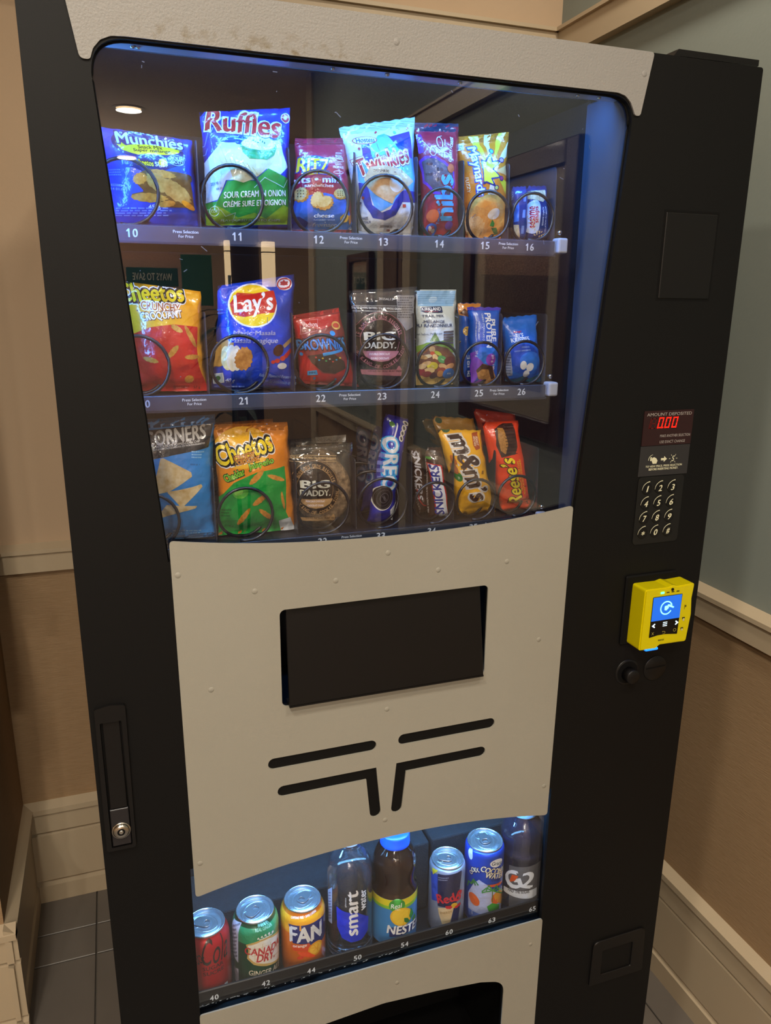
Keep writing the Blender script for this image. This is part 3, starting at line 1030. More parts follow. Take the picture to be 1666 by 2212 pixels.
# keypad
kp = part('keypad', plate(rect(.6745, .7515, 1.1640, 1.2618, .006), [], -.0012, .001), mat('black_keypad_rubber', '100f0e', .5))
for i, s in enumerate('123456789*0#'):
    cx, cz = .6903 + .0213 * (i % 3), 1.2440 - .02145 * (i // 3)
    b = bmesh.new()
    disc_y(b, cx - .0005, -.0022, cz + .001, .0085, .001, 24, .0006, 0)
    vs, fs = fill(arc_band(cx + .0035, cz - .001, .0128, .0004, .0012, 178, 92))
    q = [b.verts.new((x, -.00235, z)) for x, z in vs]
    for f in fs: b.faces.new([q[j] for j in f]).material_index = 1
    n0 = len(b.verts); b2 = bmesh.new(); text_at(b2, s, 0, 0, .0040 if s == '1' else .0062, .0088 if s != '*' else .006, 0, 1, 0, .035, .18)
    for v in b2.verts: v.co = (cx + v.co.x, -.00237 - v.co.z * 3e-5, cz + .0008 + v.co.y)
    me = bpy.data.meshes.new('tmp'); b2.to_mesh(me); b2.free(); b.from_mesh(me); bpy.data.meshes.remove(me)
    obj('key', b, [M_BLACK2, M_CRM], kp)
# card reader
M_YEL = mat('yellow_reader_plastic', 'd2c200', .35, coat=.2, bump=(300, .05))
bz = part('reader_bracket', nb(.6690, .7570, -.0045, 0, 1.0110, 1.1185, .002, 1), M_VOID)
OUT = rounded([(.6795, 1.0145), (.7075, 1.0135), (.7150, 1.0190), (.7480, 1.0185), (.7610, 1.0180), (.7650, 1.0600), (.7625, 1.0850), (.7648, 1.1085), (.7345, 1.1070), (.7260, 1.1092), (.7175, 1.1070), (.6800, 1.1075)], [.004, .004, .004, .003, .004, .012, .012, .004, .004, .004, .004, .004], 4)
b = plate(OUT, [], -.0335, -.0045)
bmesh.ops.bevel(b, geom=[e for e in b.edges if all(abs(v.co.y + .0335) < 1e-6 for v in e.verts) and len([f for f in e.link_faces if abs(f.normal.y) < .5]) == 1], offset=.0018, segments=2, affect='EDGES')
rd = part('card_reader', b, M_YEL)
y = -.0339
M_SCR = mat('lit_blue_screen', '1c60d0', .25, emit=('1a5cc8', .85)); M_BLK = mat('black_gloss_glass', '0c0b0c', .15)
icon([rounded([(.6935, 1.0330), (.7075, 1.0352), (.7210, 1.0355), (.7425, 1.0330), (.7440, 1.0950), (.6935, 1.0950)], [.001, .01, .01, .001, .001, .001], 3)], rd, M_BLK, y, 'reader_glass')
icon([rect(.6943, .7432, 1.0582, 1.0943)], rd, M_SCR, y - .0002, 'screen')
M_CY = mat('lit_cyan_icon', 'a0f0ff', .4, emit=('70e8ff', 1.6))
icon([arc_band(.7180, 1.0765, .0105, .0018, .0018, 20, 330, 26), rounded([(.7150, 1.0735), (.7185, 1.0725), (.7225, 1.0765), (.7200, 1.0800), (.7150, 1.0795)], .001, 3), [(.7200, 1.0790), (.7300, 1.0750), (.7315, 1.0765), (.7240, 1.0810), (.7200, 1.0815)]], rd, M_CY, y - .0004, 'contactless_icon')
M_WH = mat('lit_white_icon', 'e0f4ff', .4, emit=('c8ecff', 1.4))
for cx, shp in ((.6990, [(-.003, 0), (.002, .0035), (.003, .002), (.0005, 0), (.003, -.002), (.002, -.0035)]), (.7395, [(.003, 0), (-.002, -.0035), (-.003, -.002), (-.0005, 0), (-.003, .002), (-.002, .0035)])):
    icon([[(cx + x, 1.0510 + z) for x, z in shp]], rd, M_WH, y - .0003, 'arrow_button')
icon([rect(.7152, .7225, 1.0515 + dz, 1.0526 + dz) for dz in (-.0032, -.0005, .0022)], rd, M_WH, y - .0003, 'menu_button')
M_YI = mat('yellow_icon_print', 'b8a850', .5)
icon([[(.6972 + a, 1.0370), (.6979 + a, 1.0370), (.7012 - a, 1.0412), (.7005 - a, 1.0412)] for a in (0, .0033)], rd, M_YI, y - .0003, 'cross_button')
icon([arc_band(.7188, 1.0385, .0020, .0005, .0005, -90, 90, 10), rect(.7160, .7190, 1.0400, 1.0405), rect(.7165, .7190, 1.0365, 1.0370), [(.7155, 1.0402), (.7168, 1.0390), (.7168, 1.0414)]], rd, M_YI, y - .0003, 'return_button')
icon([arc_band(.7370, 1.0400, .0025, .0005, .0005, 0, 360, 20)], rd, M_YI, y - .0003, 'circle_button')
b = bmesh.new(); disc_y(b, .7255, -.0345, 1.1035, .0022, .001, 14); obj('camera_lens', b, M_BLK, rd)
icon([rounded(rect(.7055, .7120, 1.0985, 1.1018), .0012, 3)], rd, mat('lit_green_light', '80ffb0', .4, emit=('40ff90', 2.5)), y - .0001, 'status_light')
M_DKP = mat('dark_print', '2a2608', .6)
icon([rect(x, x + .0048, 1.0992, 1.1006) for x in (.7158, .7243, .7328)], rd, M_DKP, y - .0001, 'unlit_light')
words('lettering', 'NAYAX', .7155, 1.0272, .0105, .0026, y - .0001, M_DKP, rd, .03)
icon([rect(.7482, .7530, 1.0552, 1.0580), rect(.7475, .7522, 1.0395, 1.0420), rect(.7500, .7506, 1.0700, 1.0770), rect(.7512, .7530, 1.0735, 1.0765)], rd, M_DKP, y - .0001, 'card_icon')
icon([rounded(rect(.7495, .7525, 1.0520, 1.0562), .0006, 2), rounded(rect(.7488, .7515, 1.0372, 1.0405), .0006, 2)], rd, mat('pale_icon_print', 'c8c090', .6), y - .0002, 'card_icon')
b = nb(.6905, .7125, -.034, -.020, 1.0120, 1.0160, .0018, 3); obj('blue_light', b, mat('lit_blue_light', '2080ff', .3, emit=('1a6cff', 2.2)), rd)
# coin button and slot
b = bmesh.new(); disc_y(b, .6890, -.0010, .9640, .0208, .002, 36, .001); cb_ = part('coin_button_ring', b, M_BLACK2, VM, True)
b = bmesh.new(); disc_y(b, .6890, -.0013, .9640, .0175, .001, 30); obj('button_well', b, M_VOID, cb_)
b = bmesh.new(); disc_y(b, .6900, -.0150, .9620, .0112, .014, 28, .0012); obj('coin_return_button', b, M_BLACK2, cb_, True)
b = bmesh.new(); disc_y(b, .7390, -.0016, .9628, .0205, .003, 36, .0012); cs = part('coin_slot_plate', b, M_BLACK2, VM, True)
b = bmesh.new(); b.faces.new([b.verts.new(p) for p in ((.7215, -.0018, .9632), (.7560, -.0018, .9640), (.7560, -.0018, .9665), (.7215, -.0018, .9657))]); obj('coin_slot', b, M_VOID, cs)
# coin return cup
b = plate(rounded([(.6750, .385), (.7820, .385), (.7790, .4760), (.6765, .4745)], [.004, .004, .012, .012]), [rounded([(.6960, .4035), (.7555, .4035), (.7555, .4530), (.6960, .4530)], .003)], -.0035, 0)
bmesh.ops.bevel(b, geom=[e for e in b.edges if all(abs(v.co.y + .0035) < 1e-6 for v in e.verts) and len([f for f in e.link_faces if abs(f.normal.y) < .5]) == 1], offset=.001, segments=1, affect='EDGES')
cc = part('coin_return_cup', b, M_BLACK2)
obj('cup_well', nb(.6955, .7560, -.001, -.0003, .4030, .4535), M_BLACK, cc)
# plate lying on top of the machine at the right
b = plate([(.672, 1.7765), (.687, 1.7945), (.812, 1.7945), (.812, 1.7875), (.690, 1.7870), (.681, 1.7765)], [], .02, .10); part('top_hinge_cover', b, M_BLACK2)
# handle and lock at the left
HB = rounded([(-.0515, .8445), (-.0175, .8445), (-.0160, 1.0380), (-.0330, 1.0405), (-.0500, 1.0370)], [.004, .004, .003, .02, .003], 5)
hd = part('door_handle', plate(HB, [rounded(rect(-.0455, -.0215, .8490, 1.0190), .002, 3)], -.0055, 0), M_BLACK2)
b = nb(-.0430, -.0235, -.0042, -.0005, .902, 1.0185, .001, 2)
for v in b.verts:
    if v.co.z > 1.01: v.co.y += .003
obj('pull_lever', b, M_BLACK2, hd)
obj('lever_foot', nb(-.0440, -.0225, -.0052, -.0005, .8505, .9015, .0008, 1), mat('worn_black_lever', '232022', .35), hd)
obj('handle_well', nb(-.0455, -.0215, -.0006, -.0001, .849, 1.019), M_VOID, hd)
b = bmesh.new(); disc_y(b, -.0330, -.0100, .8720, .0095, .006, 28, .002); disc_y(b, -.0330, -.0062, .8712, .0112, .002, 28, .0006)
lk = obj('lock_cylinder', b, M_STEEL, hd, True)
b = bmesh.new(); disc_y(b, -.0330, -.0104, .8722, .0046, .001, 20); disc_y(b, -.0330, -.0108, .8722, .0026, .001, 16, .0004, 1)
obj('keyhole', b, [M_VOID, M_STEEL], hd)

# ================================================================== print and sizes of the goods (mm)
BAGS, DRINKS = [], []
BAGS.append(dict(name='snack_bag', label='blue bag of mixed crunchy snacks above number 10', cat='snack bag', quad=[(4.7, 1678.6), (110.1, 1671.2), (5.7, 1574.0), (117.4, 1573.5)], y=138.0, bulge=22.0, base='1a46c4', art=[
 ('E', 'logo', 55.0, 87.3, 40.66, 17.35, -0.3, '0c1a58'),
 ('E', 'logo', 57.2, 87.6, 38.41, 13.3, 0.9, 'f0c41c'),
 ('E', 'logo', 58.2, 92.5, 34.91, 12.85, 0.9, '0c1a58'),
 ('P', 'logo', [(31.0, 61.9), (42.6, 75.0), (96.4, 87.0), (98.8, 80.2), (94.6, 70.9), (63.3, 58.2), (44.6, 57.7)], '0c1a58'),
 ('T', 'logo', 'Munchies', 58.8, 93.6, 77.2, 13.24, 1.9, 'e6ecff', {'b': 0.03, 'ol': ('0c1a58', 1.0)}),
 ('E', 'logo', 57.9, 82.8, 34.54, 5.5, 3.7, 'f0c41c'),
 ('T', 'lettering', 'Snack Mix', 57.9, 85.4, 28.9, 4.23, 5.0, '140f10', {'b': 0.03}),
 ('T', 'lettering', 'Super mélange', 59.5, 81.3, 43.6, 4.66, 4.7, '140f10', {'b': 0.03}),
 ('T', 'lettering', 'cheetos', 49.4, 67.3, 19.8, 5.95, 0.3, 'f2d81e', {'b': 0.03, 'ol': ('3a2a08', 0.5)}),
 ('E', 'logo', 70.6, 70.0, 5.24, 4.27, 7.4, 'e8b820'),
 ('T', 'lettering', 'SUN', 68.2, 68.0, 14.9, 4.8, 7.1, 'e6ecff', {'b': 0.03}),
 ('T', 'lettering', 'CHIPS', 70.0, 65.5, 9.3, 1.69, 7.0, 'e6ecff', {'b': 0.01}),
 ('O', 'logo', 86.7, 74.4, 9.64, 6.13, 0.62, '9cc4f0'),
 ('T', 'lettering', 'ROLD', 87.0, 76.7, 13.6, 4.02, -0.1, 'b8d4f4', {'b': 0.02}),
 ('T', 'lettering', 'GOLD', 87.2, 72.4, 13.7, 3.98, -0.1, 'b8d4f4', {'b': 0.02}),
 ('P', 'picture', [(33.6, 47.8), (40.0, 54.7), (52.1, 61.1), (69.5, 61.6), (87.3, 61.2), (99.7, 60.6), (101.1, 46.9), (102.2, 22.7), (88.5, 23.3), (65.0, 22.1), (57.1, 28.8), (31.8, 28.5), (30.8, 33.6), (45.2, 37.0)], '*chipd'),
 ('E', 'picture', 69.0, 57.5, 14.17, 4.07, -5.0, '*puff'),
 ('E', 'picture', 81.6, 40.1, 19.04, 9.76, -29.4, '*chip'),
 ('E', 'picture', 50.3, 31.1, 20.54, 4.73, 1.1, '*puff'),
 ('E', 'picture', 94.1, 54.0, 10.35, 5.43, 25.0, '*chipd'),
 ('E', 'picture', 62.0, 47.4, 14.65, 8.85, -19.5, '*chip'),
 ('E', 'picture', 41.5, 49.6, 8.22, 5.6, 21.6, '*puff'),
 ('E', 'picture', 94.9, 26.0, 8.29, 3.26, -29.4, 'e89018'),
 ('E', 'picture', 69.7, 25.7, 10.41, 3.37, 11.2, '*puff'),
 ('T', 'lettering', '45 g', 55.3, 21.5, 13.5, 5.46, 3.4, 'e6ecff', {'b': 0.01}),
 ('G', 'lettering', [(7.4, 50.8), (22.8, 51.1), (23.6, 58.8), (8.3, 58.4)], 3, '6a90e0'),
 ('T', 'lettering', 'RS3300348', 17.0, 41.7, 15.2, 2.32, -2.4, '9cc0f8', {'b': 0.01}),
 ('T', 'lettering', '14 01:16', 16.6, 37.9, 14.9, 2.32, -2.4, '9cc0f8', {'b': 0.01}),
 ('G', 'lettering', [(11.7, 10.1), (81.4, 13.4), (82.6, 23.4), (11.9, 19.6)], 4, '7898e0')]))
BAGS.append(dict(name='snack_bag', label='tall blue, white and green ridged potato chip bag above number 11', cat='snack bag', quad=[(119.6, 1701.7), (225.9, 1714.9), (118.8, 1573.5), (227.5, 1579.1)], y=138.0, bulge=26.0, base='1a38b0', art=[
 ('P', 'logo', [(-4.3, 71.7), (21.2, 96.5), (47.4, 91.1), (58.6, 107.9), (93.1, 97.7), (102.0, 66.9), (90.9, 58.0), (69.1, 65.8), (57.5, 52.5), (22.9, 54.1), (12.7, 33.0), (-1.7, 30.4)], 'dfe8f0'),
 ('P', 'logo', [(-1.0, 30.4), (12.7, 31.6), (24.3, 53.3), (57.5, 51.9), (75.6, 65.1), (89.1, 59.3), (102.4, 54.7), (105.7, 4.8), (1.5, 5.0)], '2c9a3c'),
 ('P', 'logo', [(0.7, 14.4), (10.0, 27.7), (20.2, 22.9), (38.8, 12.9), (58.2, 17.8), (72.9, 11.1), (95.4, 25.8), (104.6, 22.0), (105.7, 4.8), (2.2, 5.0)], '86b82c'),
 ('L', 'logo', [(-5.0, 93.4), (2.2, 94.2), (6.2, 107.7), (3.7, 115.1), (9.7, 121.4)], 0.76, '7fa8f0'),
 ('L', 'logo', [(25.7, 104.0), (40.9, 100.7), (47.5, 110.0)], 0.72, '7fa8f0'),
 ('L', 'logo', [(-5.0, 83.6), (2.8, 84.6), (5.3, 91.0)], 0.76, '7fa8f0'),
 ('L', 'logo', [(57.4, 44.5), (70.3, 55.0), (96.0, 44.7), (101.3, 53.2)], 0.78, 'b8e0c0'),
 ('L', 'logo', [(0.4, 23.1), (17.3, 21.7), (23.7, 14.6), (35.2, 18.3), (32.6, 8.0)], 0.66, 'b8e0c0'),
 ('T', 'logo', 'Ruffles', 50.2, 116.8, 90.5, 26.29, -9.0, 'c4201c', {'b': 0.05, 'sh': 0.1, 'ol': ('e8eef8', 1.1), 'ol2': ('0e1c70', 1.9)}),
 ('P', 'picture', [(16.0, 86.6), (22.6, 95.7), (37.2, 94.5), (48.2, 82.7), (58.5, 75.5), (86.2, 74.0), (65.6, 59.1), (57.6, 53.9), (43.6, 50.3), (31.6, 53.5), (27.7, 67.4), (18.0, 73.8)], '*pale'),
 ('L', 'picture', [(19.3, 91.8), (25.1, 73.1)], 0.57, 'c0b070'),
 ('L', 'picture', [(25.0, 87.3), (31.1, 70.2)], 0.58, 'c0b070'),
 ('L', 'picture', [(30.8, 82.9), (37.2, 67.3)], 0.59, 'c0b070'),
 ('L', 'picture', [(36.7, 78.6), (43.4, 64.6)], 0.6, 'c0b070'),
 ('L', 'picture', [(42.7, 74.4), (49.7, 61.9)], 0.61, 'c0b070'),
 ('L', 'picture', [(48.9, 70.4), (56.2, 59.3)], 0.61, 'c0b070'),
 ('L', 'picture', [(55.2, 66.3), (62.7, 56.7)], 0.62, 'c0b070'),
 ('P', 'picture', [(43.2, 91.3), (89.0, 89.2), (84.8, 79.4), (74.4, 73.9), (52.3, 75.7), (45.1, 82.9)], '3f9e58'),
 ('E', 'picture', 65.2, 89.8, 22.93, 8.15, -4.0, '2f8a48'),
 ('E', 'picture', 65.4, 91.6, 21.34, 6.77, -4.1, 'dde8ea'),
 ('E', 'picture', 58.6, 95.6, 1.39, 0.71, -2.0, '2a6a3a'),
 ('E', 'picture', 61.3, 94.3, 1.41, 0.7, 16.1, '2a6a3a'),
 ('E', 'picture', 64.0, 92.9, 1.4, 0.71, 34.0, '2a6a3a'),
 ('E', 'picture', 67.0, 95.4, 1.36, 0.74, 52.9, '2a6a3a'),
 ('E', 'picture', 69.8, 94.1, 1.29, 0.78, 73.5, '2a6a3a'),
 ('E', 'picture', 72.5, 92.8, 1.25, 0.81, 96.3, '2a6a3a'),
 ('T', 'lettering', '2024 MR 11', 11.5, 51.4, 11.6, 3.38, 5.1, '202838', {'b': 0.01}),
 ('T', 'lettering', '08:31', 14.9, 45.5, 7.0, 2.52, 6.3, '202838', {'b': 0.01}),
 ('T', 'lettering', 'SOUR CREAM ’N ONION', 59.0, 38.1, 77.9, 6.95, 0.8, 'f0f6f0', {'b': 0.02}),
 ('T', 'lettering', 'CRÈME SURE ET OIGNON', 58.7, 29.0, 78.1, 7.76, 0.8, 'f0f6f0', {'b': 0.02}),
 ('O', 'lettering', 10.5, 20.7, 5.44, 5.58, 0.72, 'cfe8c8'),
 ('T', 'lettering', 'COR', 10.5, 20.7, 7.4, 3.1, 1.2, 'cfe8c8', {'b': 0.02}),
 ('T', 'lettering', 'FLAVOURED POTATO CHIPS', 54.7, 10.4, 72.4, 2.34, -0.9, 'e0f0e0', {'b': 0.01}),
 ('E', 'logo', 102.1, 120.4, 5.57, 5.72, -2.2, 'c02838'),
 ('O', 'logo', 102.1, 120.4, 5.57, 5.72, 0.77, 'e8d8e0'),
 ('E', 'logo', 102.1, 120.8, 2.17, 2.1, -2.2, 'e8d8e0')]))
BAGS.append(dict(name='snack_bag', label='raspberry red bag of mini cheese cracker sandwiches above number 12', cat='snack bag', quad=[(231.5, 1681.9), (295.6, 1686.8), (225.6, 1573.5), (308.9, 1575.8)], y=138.0, bulge=22.0, base='b01c3c', seal='a01a38', art=[
 ('P', 'logo', [(-2.5, 36.6), (11.1, 42.8), (35.1, 45.9), (62.9, 39.2), (67.2, 26.9), (73.0, 4.8), (0.2, 4.2)], '1a64cc'),
 ('P', 'logo', [(-1.4, 19.5), (6.7, 18.9), (17.4, 12.3), (14.4, 4.3), (0.2, 4.2)], '102f80'),
 ('E', 'logo', 22.6, 78.0, 18.47, 11.22, 2.5, '14348c'),
 ('E', 'logo', 21.8, 69.6, 15.42, 2.83, 3.3, 'e8b81c'),
 ('E', 'logo', 21.9, 71.1, 15.78, 2.83, 3.3, '14348c'),
 ('T', 'logo', 'RITZ', 21.8, 77.3, 40.1, 17.06, -5.5, 'f5d41e', {'b': 0.05, 'ol': ('14348c', 0.7)}),
 ('T', 'lettering', 'bits • mini', 26.4, 61.2, 62.1, 7.89, -0.5, 'e8dcec', {'b': 0.04, 'ol': ('a03060', 0.4)}),
 ('T', 'lettering', 'sandwiches', 27.8, 54.3, 36.3, 4.05, -1.2, 'f4ecf4', {'b': 0.04}),
 ('E', 'picture', 6.8, 44.2, 7.91, 8.47, -6.1, '*puff'),
 ('E', 'picture', 5.7, 45.6, 6.65, 7.46, -6.9, '*cracker'),
 ('E', 'picture', 2.9, 49.5, 0.65, 0.78, -10.0, '7a5220'),
 ('E', 'picture', 5.6, 49.1, 0.69, 0.77, -7.3, '7a5220'),
 ('E', 'picture', 8.5, 48.7, 0.72, 0.77, -5.7, '7a5220'),
 ('E', 'picture', 3.0, 46.1, 0.65, 0.78, -9.4, '7a5220'),
 ('E', 'picture', 5.7, 45.7, 0.69, 0.77, -6.9, '7a5220'),
 ('E', 'picture', 8.6, 45.4, 0.71, 0.77, -5.4, '7a5220'),
 ('E', 'picture', 3.1, 42.8, 0.65, 0.78, -8.8, '7a5220'),
 ('E', 'picture', 5.8, 42.4, 0.69, 0.77, -6.5, '7a5220'),
 ('E', 'picture', 8.7, 42.1, 0.71, 0.77, -5.0, '7a5220'),
 ('E', 'picture', 55.6, 44.4, 10.02, 5.81, 2.7, '*puff'),
 ('E', 'picture', 54.7, 45.6, 8.61, 5.05, 2.6, '*cracker'),
 ('E', 'picture', 51.6, 47.6, 0.8, 0.63, 2.0, '7a5220'),
 ('E', 'picture', 54.9, 47.8, 0.84, 0.63, 2.7, '7a5220'),
 ('E', 'picture', 58.3, 47.9, 0.88, 0.64, 3.5, '7a5220'),
 ('E', 'picture', 51.5, 45.4, 0.8, 0.63, 2.0, '7a5220'),
 ('E', 'picture', 54.7, 45.5, 0.83, 0.63, 2.6, '7a5220'),
 ('E', 'picture', 58.1, 45.7, 0.87, 0.63, 3.4, '7a5220'),
 ('E', 'picture', 51.4, 43.1, 0.79, 0.63, 1.9, '7a5220'),
 ('E', 'picture', 54.6, 43.2, 0.82, 0.63, 2.5, '7a5220'),
 ('E', 'picture', 57.9, 43.4, 0.86, 0.63, 3.2, '7a5220'),
 ('E', 'picture', 25.7, 37.8, 7.32, 9.46, -21.1, '*puff'),
 ('E', 'picture', 23.7, 38.8, 6.46, 8.7, -21.6, '*cracker'),
 ('E', 'picture', 34.8, 34.4, 10.74, 7.63, 16.4, '*puff'),
 ('E', 'picture', 33.7, 36.1, 9.64, 6.11, 16.3, '*cracker'),
 ('T', 'lettering', 'cheese', 33.9, 20.5, 24.5, 4.73, 0.2, 'dcecff', {'b': 0.04}),
 ('T', 'lettering', 'FLAVOURED • SAVEUR', 34.8, 15.9, 25.6, 1.87, 0.3, 'b8d8ff', {'b': 0.02}),
 ('T', 'lettering', 'fromage', 36.3, 10.1, 28.7, 5.69, 0.4, 'dcecff', {'b': 0.04}),
 ('P', 'picture', [(53.4, 18.7), (60.2, 23.9), (65.8, 20.4), (63.2, 14.0), (55.2, 12.5)], 'e8b41c'),
 ('P', 'picture', [(64.1, 19.1), (67.7, 21.8), (68.7, 14.2), (66.2, 10.3)], 'c87830'),
 ('T', 'lettering', '42 g', 68.9, 6.5, 7.1, 4.21, 9.7, 'dcecff', {'b': 0.03}),
 ('T', 'lettering', 'REAL', 57.7, 87.7, 10.8, 2.77, 2.8, 'f0d8e4', {'b': 0.03}),
 ('T', 'lettering', 'CHEESE', 57.1, 84.8, 13.5, 2.46, 2.9, 'f0d8e4', {'b': 0.03}),
 ('O', 'lettering', 56.5, 82.8, 8.57, 1.63, 0.54, 'f0d8e4'),
 ('T', 'lettering', 'FROMAGE', 55.2, 74.8, 16.5, 2.98, 0.0, 'f0d8e4', {'b': 0.03}),
 ('O', 'lettering', 54.0, 68.8, 7.26, 1.83, 0.52, 'f0d8e4'),
 ('G', 'lettering', [(52.8, 89.7), (63.5, 90.2), (64.1, 92.5), (53.4, 92.0)], 2, 'e8c8d8'),
 ('G', 'lettering', [(50.1, 76.6), (61.7, 77.2), (62.4, 80.9), (50.7, 80.3)], 2, 'e8c8d8')]))
BAGS.append(dict(name='snack_bag', label='white and blue snack cake pack with a folded top corner above number 13', cat='snack bag', quad=[(287.5, 1697.7), (386.2, 1717.2), (313.4, 1574.8), (395.5, 1573.5)], y=138.0, bulge=26.0, base='dde4ee', seal='cfd8e6', zig=1, art=[
 ('P', 'logo', [(21.0, 100.3), (42.5, 119.5), (51.5, 120.7), (70.0, 95.8), (92.0, 89.3), (93.9, 54.6), (67.8, 46.7), (38.5, 32.7), (24.4, 26.3), (14.4, 57.7), (6.6, 67.1), (8.7, 88.7)], '58a8f0'),
 ('L', 'logo', [(22.6, 112.7), (21.6, 97.4), (23.0, 86.3)], 9.51, '0f2fa0'),
 ('P', 'logo', [(51.5, 120.7), (56.3, 115.5), (83.5, 120.1), (86.1, 88.5), (69.5, 93.2), (58.5, 108.3)], '0f2fa0'),
 ('P', 'logo', [(6.1, 65.8), (14.9, 61.7), (19.0, 37.2), (30.6, 27.6), (43.4, 31.4), (51.7, 42.8), (62.5, 52.9), (94.6, 51.5), (94.3, 39.6), (62.1, 39.7), (52.0, 25.1), (35.9, 18.5), (18.5, 21.1), (9.6, 37.8), (5.1, 53.6)], '0f2fa0'),
 ('E', 'logo', 24.4, 115.0, 14.5, 5.28, -4.5, 'c02828'),
 ('E', 'logo', 24.4, 115.0, 13.47, 4.4, -4.5, 'e8eefa'),
 ('T', 'logo', 'Hostess', 24.8, 115.0, 22.0, 6.18, -5.6, '12246a', {'b': 0.04, 'sh': 0.15}),
 ('T', 'logo', 'Twinkies', 41.7, 88.6, 72.7, 21.31, 10.1, 'c42a2c', {'b': 0.05, 'ol': ('f0f0f8', 0.8), 'ol2': ('9a1c24', 1.3)}),
 ('P', 'picture', [(12.8, 68.8), (22.2, 82.3), (40.6, 82.5), (63.3, 76.8), (81.8, 63.3), (68.2, 55.4), (51.9, 46.6), (46.7, 37.8), (35.6, 41.8), (24.1, 48.8), (14.5, 59.0)], '*cake'),
 ('E', 'picture', 53.7, 60.6, 9.68, 9.79, -9.4, 'ece4d8'),
 ('T', 'lettering', '2025MR30', 35.4, 76.4, 19.9, 3.18, -6.3, '1a1a20', {'b': 0.01}),
 ('T', 'lettering', '2025MR30', 39.2, 11.6, 20.0, 2.58, -0.1, '1a1a20', {'b': 0.01}),
 ('T', 'lettering', 'CAKES', 7.4, 21.0, 9.2, 3.61, 0.8, '14246a', {'b': 0.02}),
 ('T', 'lettering', 'GÂTEAUX', 9.3, 16.8, 13.4, 3.86, 1.9, '14246a', {'b': 0.02}),
 ('E', 'logo', 5.2, 40.3, 1.4, 1.66, -7.5, '14246a'),
 ('P', 'logo', [(8.5, 48.9), (10.2, 46.2), (8.0, 44.0), (6.4, 46.7)], 'c02828'),
 ('E', 'logo', 70.9, 124.5, 1.53, 1.35, -6.4, '14246a'),
 ('E', 'logo', 64.1, 120.2, 1.79, 2.18, -7.1, '58b8d8'),
 ('P', 'logo', [(81.3, 125.2), (83.0, 123.2), (80.2, 121.1), (79.4, 123.6)], 'c02828'),
 ('P', 'logo', [(42.2, 125.1), (43.8, 123.3), (39.9, 121.1), (40.2, 123.7)], 'c02828'),
 ('P', 'logo', [(62.0, 37.2), (67.2, 37.3), (67.3, 33.9), (62.1, 33.8)], 'c02828'),
 ('E', 'logo', 14.5, 105.8, 1.46, 1.66, -10.6, 'c02828'),
 ('P', 'logo', [(41.0, 8.8), (46.0, 8.9), (47.2, 6.6), (42.1, 6.4)], 'a02830')]))
